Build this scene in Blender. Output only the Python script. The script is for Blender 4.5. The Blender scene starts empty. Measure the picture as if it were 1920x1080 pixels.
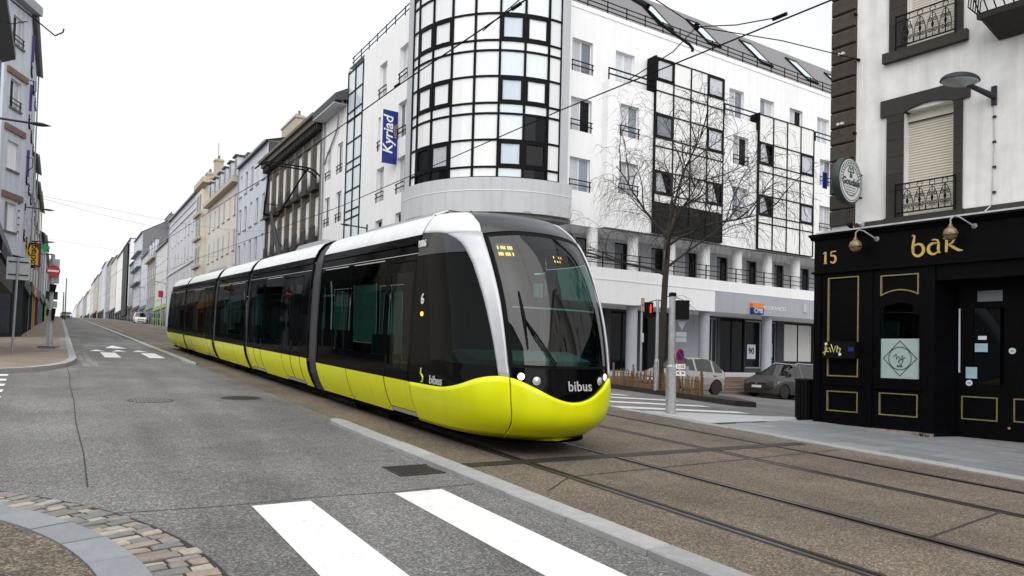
import bpy, math, random
from mathutils import Vector as V, Matrix
random.seed(11)
R = math.radians
sc = bpy.context.scene
COL = sc.collection
# ------------------------------------------------------------------ camera
F, PX, PY = 1330.0, 960.0, 627.0             # focal length and principal point on a 1920 x 1080 frame
YAW, PITCH, ROLL, EYE = R(32.5), R(1.68), R(1.46), 1.61
fw = V((math.sin(YAW)*math.cos(PITCH), math.cos(YAW)*math.cos(PITCH), math.sin(PITCH)))
r0 = V((math.cos(YAW), -math.sin(YAW), 0)); u0 = r0.cross(fw)
rt = r0*math.cos(ROLL) + u0*math.sin(ROLL); up = u0*math.cos(ROLL) - r0*math.sin(ROLL)
EYEP = V((0, 0, EYE))
cd = bpy.data.cameras.new('camera'); cam = bpy.data.objects.new('camera', cd); COL.objects.link(cam)
cam.matrix_world = Matrix(((rt.x, up.x, -fw.x, 0), (rt.y, up.y, -fw.y, 0), (rt.z, up.z, -fw.z, EYE), (0, 0, 0, 1)))
cd.sensor_width = 36; cd.lens = 36*F/1920; cd.shift_y = (PY-540)/1920; cd.clip_start = .05; cd.clip_end = 3000
sc.camera = cam
# ------------------------------------------------------------------ overcast sky, soft sun, exposure
w = bpy.data.worlds.new('World'); sc.world = w; w.use_nodes = True
nt = w.node_tree; nt.nodes.clear()
sky = nt.nodes.new('ShaderNodeTexSky'); sky.sky_type = 'NISHITA'; sky.sun_disc = False
SUN_EL, SUN_AZ = R(48), R(215)               # azimuth clockwise from the street direction
sky.sun_elevation = SUN_EL; sky.sun_rotation = SUN_AZ; sky.air_density = 1.0; sky.dust_density = 4.0
hs = nt.nodes.new('ShaderNodeHueSaturation'); hs.inputs['Saturation'].default_value = .10
mx = nt.nodes.new('ShaderNodeMixRGB'); mx.inputs[0].default_value = .88
wtc = nt.nodes.new('ShaderNodeTexCoord'); wn_ = nt.nodes.new('ShaderNodeTexNoise'); wn_.inputs['Scale'].default_value = 1.7; wn_.inputs['Detail'].default_value = 5; wn_.inputs['Roughness'].default_value = .55
wr = nt.nodes.new('ShaderNodeValToRGB'); wr.color_ramp.elements[0].position = .35; wr.color_ramp.elements[1].position = .65; wr.color_ramp.elements[0].color = (.905, .93, .965, 1); wr.color_ramp.elements[1].color = (1, 1, 1, 1)
wsc = nt.nodes.new('ShaderNodeMixRGB'); wsc.blend_type = 'MULTIPLY'; wsc.inputs[0].default_value = 1; wsc.inputs[2].default_value = (6.25, 6.3, 6.4, 1)   # even cloud deck
nt.links.new(wtc.outputs['Generated'], wn_.inputs['Vector']); nt.links.new(wn_.outputs['Fac'], wr.inputs[0]); nt.links.new(wr.outputs[0], wsc.inputs[1]); nt.links.new(wsc.outputs[0], mx.inputs[2])
bg = nt.nodes.new('ShaderNodeBackground'); bg.inputs[1].default_value = .10
wo = nt.nodes.new('ShaderNodeOutputWorld')
nt.links.new(sky.outputs[0], hs.inputs['Color']); nt.links.new(hs.outputs[0], mx.inputs[1])
nt.links.new(mx.outputs[0], bg.inputs[0]); nt.links.new(bg.outputs[0], wo.inputs[0])
sd = bpy.data.lights.new('sun', 'SUN'); sd.energy = 1.5; sd.angle = R(95); sd.color = (1, .97, .93)
sun = bpy.data.objects.new('sun', sd); COL.objects.link(sun)
sdir = V((math.sin(SUN_AZ)*math.cos(SUN_EL), math.cos(SUN_AZ)*math.cos(SUN_EL), math.sin(SUN_EL)))
sun.rotation_euler = sdir.to_track_quat('Z', 'Y').to_euler()
vs = sc.view_settings; vs.view_transform = 'Standard'; vs.look = 'None'; vs.exposure = 0.82; vs.gamma = 1; vs.use_curve_mapping = False
sc.cycles.max_bounces = 8; sc.cycles.transparent_max_bounces = 12; sc.cycles.caustics_reflective = False; sc.cycles.caustics_refractive = False
sc.cycles.use_denoising = True
# ------------------------------------------------------------------ materials
def mat(name, col, rough=.6, metal=0., var=.12, sc_=6., bump=0., bsc=40., spec=.5, streak=0., speck=None, rnd=0., emit=0., coat=0., lanes=0., chips=0.):
    m = bpy.data.materials.new(name); m.use_nodes = True
    t = m.node_tree; N = t.nodes; L = t.links; b = N['Principled BSDF']
    b.inputs['Roughness'].default_value = rough; b.inputs['Metallic'].default_value = metal
    b.inputs['Specular IOR Level'].default_value = spec; b.inputs['Coat Weight'].default_value = coat
    tc = N.new('ShaderNodeTexCoord'); c4 = (*col, 1)
    n1 = N.new('ShaderNodeTexNoise'); n1.inputs['Scale'].default_value = sc_; n1.inputs['Detail'].default_value = 6; n1.inputs['Roughness'].default_value = .65
    L.new(tc.outputs['Object'], n1.inputs['Vector'])
    cr = N.new('ShaderNodeValToRGB'); e = cr.color_ramp.elements
    e[0].position = .3; e[1].position = .7
    e[0].color = (*[max(0, c*(1-var)) for c in col], 1); e[1].color = (*[min(1, c*(1+var)) for c in col], 1)
    L.new(n1.outputs['Fac'], cr.inputs[0]); out = cr.outputs[0]
    def mul(src, fac_sock, k):
        x = N.new('ShaderNodeMixRGB'); x.blend_type = 'MULTIPLY'; x.inputs[0].default_value = k
        L.new(src, x.inputs[1]); L.new(fac_sock, x.inputs[2]); return x.outputs[0]
    if streak:
        mp = N.new('ShaderNodeMapping'); mp.inputs['Scale'].default_value = (3.0, 3.0, .22)
        L.new(tc.outputs['Object'], mp.inputs[0])
        n2 = N.new('ShaderNodeTexNoise'); n2.inputs['Scale'].default_value = 1.6; n2.inputs['Detail'].default_value = 7
        L.new(mp.outputs[0], n2.inputs['Vector'])
        r2 = N.new('ShaderNodeValToRGB'); r2.color_ramp.elements[0].position = .32; r2.color_ramp.elements[1].position = .55
        r2.color_ramp.elements[0].color = (.45, .43, .40, 1); r2.color_ramp.elements[1].color = (1, 1, 1, 1)
        L.new(n2.outputs['Fac'], r2.inputs[0]); out = mul(out, r2.outputs[0], streak)
    if chips:                                   # paint worn through to the road
        n5 = N.new('ShaderNodeTexNoise'); n5.inputs['Scale'].default_value = 7; n5.inputs['Detail'].default_value = 12; n5.inputs['Roughness'].default_value = .8; L.new(tc.outputs['Object'], n5.inputs['Vector'])
        r5 = N.new('ShaderNodeValToRGB'); r5.color_ramp.elements[0].position = .33; r5.color_ramp.elements[1].position = .41; r5.color_ramp.elements[0].color = (.34, .34, .34, 1); r5.color_ramp.elements[1].color = (1, 1, 1, 1)
        L.new(n5.outputs['Fac'], r5.inputs[0]); out = mul(out, r5.outputs[0], chips)
    if lanes:                                   # tyre and rain streaks drawn out along the street
        mp = N.new('ShaderNodeMapping'); mp.inputs['Scale'].default_value = (1.1, .10, 1.0); L.new(tc.outputs['Object'], mp.inputs[0])
        n3 = N.new('ShaderNodeTexNoise'); n3.inputs['Scale'].default_value = 1.3; n3.inputs['Detail'].default_value = 5; L.new(mp.outputs[0], n3.inputs['Vector'])
        r3 = N.new('ShaderNodeValToRGB'); r3.color_ramp.elements[0].position = .36; r3.color_ramp.elements[1].position = .62; r3.color_ramp.elements[0].color = (.62, .61, .60, 1); r3.color_ramp.elements[1].color = (1.0, 1.0, 1.0, 1)
        L.new(n3.outputs['Fac'], r3.inputs[0]); out = mul(out, r3.outputs[0], lanes)
        n4 = N.new('ShaderNodeTexNoise'); n4.inputs['Scale'].default_value = 1.1; n4.inputs['Detail'].default_value = 8; n4.inputs['Roughness'].default_value = .75; L.new(tc.outputs['Object'], n4.inputs['Vector'])
        r4 = N.new('ShaderNodeValToRGB'); r4.color_ramp.elements[0].position = .30; r4.color_ramp.elements[1].position = .45; r4.color_ramp.elements[0].color = (.55, .54, .53, 1); r4.color_ramp.elements[1].color = (1.0, 1.0, 1.0, 1)
        L.new(n4.outputs['Fac'], r4.inputs[0]); out = mul(out, r4.outputs[0], lanes)
    if rnd:
        oi = N.new('ShaderNodeObjectInfo'); mr = N.new('ShaderNodeMapRange'); mr.inputs[3].default_value = 1-rnd; mr.inputs[4].default_value = 1+rnd*.4
        L.new(oi.outputs['Random'], mr.inputs[0]); out = mul(out, mr.outputs[0], 1)
    hsrc = None
    if speck:                                   # (scale, dark, light, amount): loose aggregate in the surface
        for k, (ss, lo, hi, am) in enumerate(speck):
            vo = N.new('ShaderNodeTexVoronoi'); vo.inputs['Scale'].default_value = ss
            L.new(tc.outputs['Object'], vo.inputs['Vector'])
            rr = N.new('ShaderNodeMapRange'); rr.inputs[3].default_value = lo; rr.inputs[4].default_value = hi
            se = N.new('ShaderNodeSeparateColor'); L.new(vo.outputs['Color'], se.inputs[0])
            pw = N.new('ShaderNodeMath'); pw.operation = 'POWER'; pw.inputs[1].default_value = 2.2
            L.new(se.outputs[0], pw.inputs[0]); L.new(pw.outputs[0], rr.inputs[0]); out = mul(out, rr.outputs[0], am)
            hsrc = se.outputs[1]
    L.new(out, b.inputs['Base Color'])
    if bump:
        bn = N.new('ShaderNodeTexNoise'); bn.inputs['Scale'].default_value = bsc; bn.inputs['Detail'].default_value = 4
        L.new(tc.outputs['Object'], bn.inputs['Vector'])
        bp = N.new('ShaderNodeBump'); bp.inputs['Strength'].default_value = bump; bp.inputs['Distance'].default_value = .02
        L.new(hsrc or bn.outputs['Fac'], bp.inputs['Height']); L.new(bp.outputs[0], b.inputs['Normal'])
    if emit:
        b.inputs['Emission Color'].default_value = c4; b.inputs['Emission Strength'].default_value = emit
    return m
def glass_mat(name, tint, refl=.06, gain=1., solid=False, rough=.02):
    m = bpy.data.materials.new(name); m.use_nodes = True; t = m.node_tree; N = t.nodes; L = t.links; N.clear()
    tr = N.new('ShaderNodeBsdfDiffuse' if solid else 'ShaderNodeBsdfTransparent'); tr.inputs[0].default_value = (*tint, 1)
    gl = N.new('ShaderNodeBsdfGlossy'); gl.inputs['Roughness'].default_value = rough; gl.inputs[0].default_value = (1, 1, 1, 1)
    fr = N.new('ShaderNodeLayerWeight'); fr.inputs[0].default_value = .5
    pw = N.new('ShaderNodeMath'); pw.operation = 'POWER'; pw.inputs[1].default_value = 5
    ad = N.new('ShaderNodeMath'); ad.operation = 'MULTIPLY_ADD'; ad.inputs[1].default_value = (.94-refl)*gain; ad.inputs[2].default_value = (.04+refl)*gain; ad.use_clamp = True
    L.new(fr.outputs['Facing'], pw.inputs[0])
    mi = N.new('ShaderNodeMixShader'); o = N.new('ShaderNodeOutputMaterial')
    L.new(pw.outputs[0], ad.inputs[0]); L.new(ad.outputs[0], mi.inputs[0]); L.new(tr.outputs[0], mi.inputs[1]); L.new(gl.outputs[0], mi.inputs[2]); L.new(mi.outputs[0], o.inputs[0])
    return m
asph_speck = [(75, .5, 1.9, .9), (140, .7, 1.4, .6)]
MT = {}
def add(n, *a, **k): MT[n] = mat(n, *a, **k)
add('asphalt', (.185, .183, .180), .88, var=.30, sc_=.42, speck=asph_speck, bump=.35, lanes=.6)
add('asphalt_patch', (.07, .07, .069), .9, var=.2, sc_=.8, speck=asph_speck, bump=.3)
add('aggregate', (.160, .128, .096), .9, var=.32, sc_=.45, speck=[(80, .5, 2.2, .85), (150, .65, 1.5, .6)], bump=.4, lanes=.5)
add('paint_white', (.76, .76, .755), .6, var=.04, sc_=3, speck=[(120, .9, 1.05, .5)], chips=.75)
add('paint_worn', (.62, .62, .61), .7, var=.25, sc_=5)
add('kerb', (.35, .355, .35), .8, var=.13, sc_=9, speck=[(160, .8, 1.2, .5)], rnd=.16, bump=.15)
add('kerb_blue', (.245, .262, .285), .75, var=.1, sc_=7, speck=[(170, .85, 1.15, .5)], rnd=.1, bump=.1)
for i, c in enumerate([(.31, .255, .205), (.25, .245, .235), (.34, .33, .30), (.20, .18, .17), (.25, .205, .185), (.18, .185, .175), (.40, .36, .30)]):
    add('cobble_%d' % i, c, .75, var=.2, sc_=18, speck=[(120, .75, 1.25, .6)], bump=.25)
add('joint_soil', (.035, .032, .028), .95, var=.4, sc_=30, bump=.4)
add('brown_gravel', (.135, .115, .085), .95, var=.4, sc_=6, speck=[(75, .4, 2.1, .9)], bump=.5)
add('slab_blue', (.22, .235, .25), .6, var=.16, sc_=5, rnd=.22, bump=.08)
add('pave_tan', (.225, .185, .145), .9, var=.2, sc_=1.2, speck=[(90, .6, 1.5, .6)])
add('slab_pale', (.42, .43, .44), .8, var=.12, rnd=.12)
add('rail_steel', (.17, .155, .145), .38, .8, var=.2)
add('groove', (.02, .018, .016), .9)
add('iron', (.05, .048, .045), .6, .4, var=.3, sc_=20)
add('grate', (.045, .042, .04), .6, .5)
add('wall_white', (.84, .84, .845), .85, var=.03, sc_=1.2, streak=.09)
add('wall_grey', (.52, .53, .55), .85, var=.04, sc_=1.5, streak=.2)
add('band_lilac', (.37, .375, .42), .85, var=.05, streak=.1)
add('col_lilac', (.40, .41, .46), .8, var=.05, streak=.1)
add('pier_grey', (.46, .47, .49), .8, var=.04, streak=.12)
add('mullion', (.003, .003, .0045), .5, spec=.1)
for i, c in enumerate([(.74, .76, .77), (.70, .74, .76), (.77, .78, .77), (.62, .70, .75)]):
    add('spandrel_%d' % i, c, .12, var=.02, spec=.6)
add('bay_pane', (.80, .80, .78), .14, var=.02, spec=.55, rnd=.05)
MT['glass_dark'] = glass_mat('glass_dark', (.006, .007, .008), 0, .35, True, .03)
add('glass_sky', (.20, .23, .28), .06, var=.15, rnd=.5, spec=.7)
add('curtain', (.55, .57, .61), .25, var=.12, sc_=9, rnd=.25, spec=.6)
add('glass_far', (.045, .055, .07), .25, var=.25, rnd=.6, spec=.15)
add('curtain_dark', (.16, .17, .19), .3, var=.2, sc_=9, rnd=.4, spec=.6)
add('glass_pale', (.50, .58, .66), .1, var=.05, spec=.6)
add('shop_sky_reflection', (.66, .65, .62), .2, var=.06, spec=.6)  # shop panes with the pale sky reflection put into their colour
add('orange_sign', (.72, .20, .03), .5)
add('brass', (.20, .13, .06), .35, .7)
add('scrawl', (.60, .52, .18), .6)
add('pub_rim', (.02, .035, .035), .5)
add('pub_face', (.70, .73, .72), .5)
for n_, c_ in dict(wall_cool=(.62, .66, .72), wall_cream=(.70, .66, .61), wall_yellow=(.66, .62, .53), wall_lavender=(.60, .60, .65), wall_mint=(.68, .70, .68), wall_stone=(.36, .35, .34), wall_pale_blue=(.56, .59, .66), stone_cream=(.50, .44, .36)).items():
    add(n_, c_, .85, var=.05, sc_=1.3, streak=.3)
add('stone_brown', (.115, .093, .073), .9, var=.3, sc_=4, bump=.3)
add('stone_grey', (.15, .133, .113), .85, var=.22, sc_=5, streak=.3)
add('chim_cream', (.45, .39, .31), .85, var=.2)
add('pot_clay', (.22, .12, .08), .8)
add('lintel_brown', (.19, .115, .095), .8)
add('shutter_violet', (.05, .03, .20), .6)
add('shop_lime', (.36, .55, .14), .6)
add('shop_blue', (.16, .21, .26), .6)
add('shop_slate', (.018, .022, .026), .5, spec=.2)
add('plate_faded', (.45, .28, .22), .6)
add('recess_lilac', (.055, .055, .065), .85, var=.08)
add('iron_worn', (.15, .15, .155), .5, .3, var=.25, sc_=30)
add('frame_white', (.78, .78, .78), .5, var=.03)
add('slate', (.17, .165, .17), .7, var=.2, sc_=14, bump=.2)
add('slate_dark', (.05, .053, .06), .65, var=.25, sc_=14, bump=.2)
add('zinc', (.30, .31, .33), .5, .3, var=.1)
add('dark_interior', (.006, .006, .007), .95, spec=0)
add('soffit', (.20, .20, .20), .9)
add('steel_black', (.004, .004, .0045), .55, spec=.12)
add('wood_black', (.0022, .0022, .003), .45, var=.4, sc_=9, spec=.07)
add('gold', (.62, .42, .13), .38, .35, var=.22, sc_=25)
add('moulding_gold', (.30, .235, .105), .45, .3, var=.25, sc_=16)
add('moulding_brown', (.24, .19, .085), .5, .3, var=.25, sc_=16)
add('render_white', (.78, .78, .77), .9, var=.09, sc_=2.5, streak=.30)
add('kersanton', (.062, .050, .041), .85, var=.28, sc_=9, speck=[(90, .6, 1.5, .6)], rnd=.25, bump=.35)
add('stone_dark', (.036, .031, .028), .85, var=.2, sc_=12, rnd=.2, bump=.2)
add('shutter', (.70, .66, .57), .6, var=.04)
add('ledge_pale', (.55, .55, .56), .7, var=.15, sc_=8, streak=.3)
add('granite_pink', (.30, .22, .19), .85, var=.3, sc_=14)
add('frost', (.36, .46, .44), .35, var=.05, spec=.5)
add('paper', (.62, .68, .76), .7)
add('paper_blue', (.34, .50, .58), .6)
add('globe', (.20, .13, .07), .22, var=.35, sc_=9, spec=.7, coat=.5)
add('bark', (.038, .031, .025), .95, var=.4, sc_=22, bump=.6)
add('twig', (.032, .026, .022), .95, var=.3)
add('picket', (.21, .12, .058), .85, var=.3, sc_=14, rnd=.35, bump=.2)
add('moss', (.05, .065, .025), .95, var=.5, sc_=14)
add('galv', (.43, .44, .45), .5, .35, var=.22, sc_=9, streak=.35)
add('alu_grey', (.34, .36, .39), .55, .4, var=.1)
add('sign_red', (.42, .012, .016), .4)
add('sign_white', (.82, .82, .82), .45, var=.02)
add('sign_blue', (.006, .022, .19), .4, var=.05)
add('yellow_sign', (.75, .43, .02), .5)
add('orange_front', (.72, .28, .015), .6)
add('maroon', (.10, .012, .012), .5)
add('green_cross', (.0, .20, .07), .5, emit=.25)
add('red_lamp', (1, .04, .012), .4, emit=.8)
add('signal_black', (.005, .005, .005), .6, spec=.1)
add('wire', (.006, .006, .007), .6, spec=.1)
add('lamp_grey', (.03, .034, .042), .5, spec=.2)
add('diffuser', (.30, .31, .33), .3)
add('brick_step', (.21, .15, .12), .85, var=.3, sc_=10, rnd=.3)
# tram
add('tram_yellow', (.80, .835, .002), .28, var=.03, sc_=2, spec=.4, streak=.10)
MT['tram_black'] = glass_mat('tram_black', (.0022, .0022, .003), 0, .26, True, .05)
add('tram_fairing', (.02, .024, .035), .14, spec=.6)
add('tram_white', (.72, .73, .75), .34, var=.05, sc_=3, streak=.10, coat=.3)
add('tram_silver', (.52, .53, .56), .32, .25, var=.07, sc_=6)
add('tram_roof_grey', (.022, .025, .032), .25, var=.1, spec=.5)
add('rubber', (.006, .006, .006), .75, spec=.1)
add('bellows', (.05, .05, .055), .6)
add('underframe', (.004, .004, .004), .95, spec=0)
add('cab_interior', (.022, .026, .028), .8)
add('cab_panel', (.20, .26, .27), .6)
add('seat_cloth', (.03, .10, .10), .9)
add('headlamp_warm', (1, .72, .42), .2, emit=2.2)
add('headlamp_clear', (.62, .64, .66), .15, .3)
add('amber', (1, .30, .05), .4, emit=4.0)
add('amber_panel', (.25, .16, .10), .4)
add('lettering_grey', (.52, .52, .52), .4, .2)
add('lime', (.62, .70, .06), .5)
MT['tram_glass'] = glass_mat('tram_glass', (.095, .185, .175), .0, .36)
MT['windscreen'] = glass_mat('windscreen', (.27, .50, .48), .05, .62)
MT['car_glass'] = glass_mat('car_glass', (.10, .13, .13), .04)
MT['shop_glass'] = glass_mat('shop_glass', (.40, .46, .46), .03)
add('car_silver', (.36, .35, .325), .30, .4, var=.04, coat=.5)
add('car_grey', (.048, .045, .043), .28, .4, var=.06, coat=.6)
add('car_white', (.75, .75, .76), .35, coat=.4)
add('car_trim', (.015, .015, .016), .6)
add('tyre', (.018, .018, .018), .85)
add('rim', (.42, .42, .43), .35, .7)
add('chrome', (.6, .6, .6), .15, .9)
# ------------------------------------------------------------------ mesh helpers
class MB:
    def __init__(s): s.v = []; s.f = []; s.m = []
    def pt(s, p): s.v.append(V(p)); return len(s.v)-1
    def poly(s, pts, m=0): s.f.append([s.pt(p) for p in pts]); s.m.append(m)
    def hexa(s, a, m=0):                         # eight corners: bottom four, top four
        i = [s.pt(p) for p in a]
        for q in ((3, 2, 1, 0), (4, 5, 6, 7), (0, 1, 5, 4), (1, 2, 6, 5), (2, 3, 7, 6), (3, 0, 4, 7)): s.f.append([i[k] for k in q]); s.m.append(m)
    def box(s, x0, x1, y0, y1, z0, z1, m=0):
        s.hexa([(x0, y0, z0), (x1, y0, z0), (x1, y1, z0), (x0, y1, z0), (x0, y0, z1), (x1, y0, z1), (x1, y1, z1), (x0, y1, z1)], m)
    def prism(s, pts, vec, m=0):                 # planar outline swept by a vector
        n = len(pts); a = [s.pt(p) for p in pts]; b = [s.pt(V(p)+V(vec)) for p in pts]
        s.f.append(a[::-1]); s.m.append(m); s.f.append(b); s.m.append(m)
        for k in range(n): s.f.append([a[k], a[(k+1) % n], b[(k+1) % n], b[k]]); s.m.append(m)
    def grid(s, fn, nu, nv, m=0):
        b = len(s.v)
        for i in range(nu+1):
            for j in range(nv+1): s.v.append(V(fn(i/nu, j/nv)))
        for i in range(nu):
            for j in range(nv):
                a = b+i*(nv+1)+j; s.f.append([a, a+1, a+nv+2, a+nv+1]); s.m.append(m)
    def tube(s, path, r, n=6, m=0):
        path = [V(p) for p in path]; rr = r if isinstance(r, (list, tuple)) else [r]*len(path)
        b = len(s.v); ref = None
        for k, p in enumerate(path):
            d = (path[min(k+1, len(path)-1)]-path[max(k-1, 0)]).normalized()
            if ref is None: ref = d.cross(V((0, 0, 1)) if abs(d.z) < .9 else V((1, 0, 0))).normalized()
            else:
                ref = ref - d*ref.dot(d); ref.normalize()
            q = d.cross(ref)
            for j in range(n):
                an = 2*math.pi*j/n; s.v.append(p+(ref*math.cos(an)+q*math.sin(an))*rr[k])
        for k in range(len(path)-1):
            for j in range(n):
                a = b+k*n+j; c = b+k*n+(j+1) % n; s.f.append([a, c, c+n, a+n]); s.m.append(m)
        s.f.append([b+j for j in range(n)][::-1]); s.m.append(m); e = b+(len(path)-1)*n; s.f.append([e+j for j in range(n)]); s.m.append(m)
    def lathe(s, c, prof, n=14, m=0, axis=None, ang=None):   # prof: (radius, height) along axis
        c = V(c); ax = V(axis or (0, 0, 1)).normalized(); e1 = ax.cross(V((1, 0, 0)) if abs(ax.x) < .9 else V((0, 1, 0))).normalized(); e2 = ax.cross(e1)
        b = len(s.v)
        for (r, h) in prof:
            for j in range(n):
                a = 2*math.pi*j/n; s.v.append(c+ax*h+(e1*math.cos(a)+e2*math.sin(a))*r)
        for k in range(len(prof)-1):
            for j in range(n):
                a = b+k*n+j; d = b+k*n+(j+1) % n; s.f.append([a, d, d+n, a+n]); s.m.append(m)
        s.f.append([b+j for j in range(n)][::-1]); s.m.append(m); e = b+(len(prof)-1)*n; s.f.append([e+j for j in range(n)]); s.m.append(m)
    def mesh(s, name, mats, o=V((0, 0, 0)), smooth=False):
        me = bpy.data.meshes.new(name); me.from_pydata([tuple(p-o) for p in s.v], [], s.f)
        for x in (mats if isinstance(mats, (list, tuple)) else [mats]): me.materials.append(MT[x])
        if any(s.m): me.polygons.foreach_set('material_index', s.m)
        if smooth:
            me.polygons.foreach_set('use_smooth', [True]*len(s.f))
            me.update(); 
            try: me.set_sharp_from_angle(angle=R(38))
            except Exception: pass
        me.update(); return me
    def build(s, name, mats, parent=None, smooth=False, at=None, merge=False):
        o = ORG.get(parent, V((0, 0, 0))) if at is None else V(at)
        me = s.mesh(name, mats, o, smooth)
        ob = bpy.data.objects.new(name, me); COL.objects.link(ob)
        if parent: ob.parent = parent; ob.location = o-ORG.get(parent, V((0, 0, 0)))
        else: ob.location = o
        ORG[ob] = o; return ob
ORG = {}
def tag(o, label, cat, group=None):
    o['label'] = label; o['category'] = cat
    if group: o['group'] = group
    return o
def thing(name, label, cat, loc=(0, 0, 0), group=None):
    o = bpy.data.objects.new(name, None); COL.objects.link(o); o.location = loc; o.empty_display_size = .3; ORG[o] = V(loc)
    return tag(o, label, cat, group)
def struct(o): o['kind'] = 'structure'; return o
def stuff(o): o['kind'] = 'stuff'; return o
def inst(name, me, parent, at):                  # a part that shares mesh data, placed at a world point
    ob = bpy.data.objects.new(name, me); COL.objects.link(ob); ob.parent = parent; ob.location = V(at)-ORG[parent]; ORG[ob] = V(at); return ob
class Fr:                                        # a facade: s along the wall, z up, d out of the wall
    def __init__(s, o, t, n): s.o = V(o); s.t = V(t).normalized(); s.n = V(n).normalized()
    def p(s, a, z, d=0.): q = s.o+s.t*a+s.n*d; return V((q.x, q.y, z))
    def box(s, mb, a0, a1, z0, z1, d0, d1, m=0):
        mb.hexa([s.p(a0, z0, d0), s.p(a1, z0, d0), s.p(a1, z0, d1), s.p(a0, z0, d1), s.p(a0, z1, d0), s.p(a1, z1, d0), s.p(a1, z1, d1), s.p(a0, z1, d1)], m)
    def wall(s, mb, a0, a1, z0, z1, holes=(), dep=.18, d=0., m=0, mr=None):
        xs = sorted({a0, a1, *[h[0] for h in holes], *[h[1] for h in holes]}); zs = sorted({z0, z1, *[h[2] for h in holes], *[h[3] for h in holes]})
        for i in range(len(xs)-1):
            for j in range(len(zs)-1):
                cx = (xs[i]+xs[i+1])/2; cz = (zs[j]+zs[j+1])/2
                if xs[i] < a0-1e-6 or xs[i+1] > a1+1e-6 or zs[j] < z0-1e-6 or zs[j+1] > z1+1e-6: continue
                if any(h[0] < cx < h[1] and h[2] < cz < h[3] for h in holes): continue
                mb.poly([s.p(xs[i], zs[j], d), s.p(xs[i+1], zs[j], d), s.p(xs[i+1], zs[j+1], d), s.p(xs[i], zs[j+1], d)], m)
        for (b0, b1, c0, c1) in holes:
            for q in (((b0, c0), (b1, c0)), ((b1, c0), (b1, c1)), ((b1, c1), (b0, c1)), ((b0, c1), (b0, c0))):
                mb.poly([s.p(*q[0], d), s.p(*q[1], d), s.p(*q[1], d-dep), s.p(*q[0], d-dep)], m if mr is None else mr)
def ray(x, y): return fw+rt*((x-PX)/F)-up*((y-PY)/F)
def onX(x, y, X): d = ray(x, y); return EYEP+d*(X/d.x)
def onY(x, y, Y): d = ray(x, y); return EYEP+d*(Y/d.y)
# ------------------------------------------------------------------ lettering
_txt = {}
def text_mesh(body, size, ext=.004, bold=0., shear=0., space=1.):
    k = (body, size, ext, bold, shear, space)
    if k in _txt: return _txt[k]
    cu = bpy.data.curves.new('lettering', 'FONT'); cu.body = body; cu.size = size; cu.extrude = ext; cu.offset = bold; cu.shear = shear; cu.space_character = space
    cu.align_x = 'CENTER'; cu.align_y = 'CENTER'; cu.resolution_u = 3
    ob = bpy.data.objects.new('lettering', cu); COL.objects.link(ob)
    bpy.context.view_layer.update()
    me = bpy.data.meshes.new_from_object(ob.evaluated_get(bpy.context.evaluated_depsgraph_get()))
    bpy.data.objects.remove(ob); _txt[k] = me; return me
def text(name, body, parent, at, right, upv, size, m, **k):
    me = text_mesh(body, size, **k).copy(); me.materials.clear(); me.materials.append(MT[m])
    r_ = V(right).normalized(); u_ = V(upv).normalized(); n_ = r_.cross(u_)
    me.transform(Matrix(((r_.x, u_.x, n_.x, 0), (r_.y, u_.y, n_.y, 0), (r_.z, u_.z, n_.z, 0), (0, 0, 0, 1))))
    return inst(name, me, parent, at)
# ------------------------------------------------------------------ lie of the land: the street climbs, the side street falls away to the east
A, B = .039, -.052
def prof(Y): return Y if Y < 170 else (Y-(Y-170)**2/1500 if Y < 400 else 364.7+.69*(Y-400))
def sm(a, b, x): t = max(0., min(1., (x-a)/(b-a))); return t*t*(3-2*t)
def gz(X, Y):
    z = A*prof(Y)
    if X > 10.5: z += B*(min(X, 80)-10.5)*sm(9.2, 11., Y)*(1-sm(27.5, 31., Y))
    return z
def on_ground(x, y, dz=0):
    d = ray(x, y); t = 4.
    for k in range(60):
        p = EYEP+d*t; t += ((gz(p.x, p.y)+dz)-p.z)/(d.z-A*d.y) if abs(d.z-A*d.y) > 1e-6 else 0
    return EYEP+d*t
def sheet(name, x0, x1, y0, y1, dz, m, parent=None, sx=None, sy=None):
    mb = MB(); xs = sx or [x0, x1]; ys = sy or sorted({y0, y1, *[y for y in (170, 210, 250, 300, 350, 400) if y0 < y < y1]})
    for i in range(len(xs)-1):
        for j in range(len(ys)-1):
            mb.poly([(x, y, gz(x, y)+dz) for x, y in ((xs[i], ys[j]), (xs[i+1], ys[j]), (xs[i+1], ys[j+1]), (xs[i], ys[j+1]))])
    return mb.build(name, m, parent)
# ================================================================== ground, tramway, kerbs, pavements
ys = sorted({-40, -10, 0, 4, 9.2, 9.65, 10.1, 10.55, 11, 14, 18, 22, 27.5, 28.4, 29.3, 30.2, 31, 40, 60, 100, 140, 170, 190, 210, 230, 250, 270, 300, 330, 360, 400, 500, 650, 900})
mb = MB()
for xs in ([-220, -60, -20, -8, -2, 0, 2, 3.97], [10.45, 10.5, 12, 14, 18, 24, 32, 45, 60, 80, 260]):
    for i in range(len(xs)-1):
        for j in range(len(ys)-1):
            mb.poly([(x, y, gz(x, y)) for x, y in ((xs[i], ys[j]), (xs[i+1], ys[j]), (xs[i+1], ys[j+1]), (xs[i], ys[j+1]))])
struct(mb.build('road', 'asphalt'))
RAILS = (4.90, 6.335, 8.15, 9.585)
yb = [-20, 0, 60, 120, 170, 190, 210, 230, 250, 270, 300, 330, 360, 400, 500, 650, 900]
bed = MB()
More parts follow.
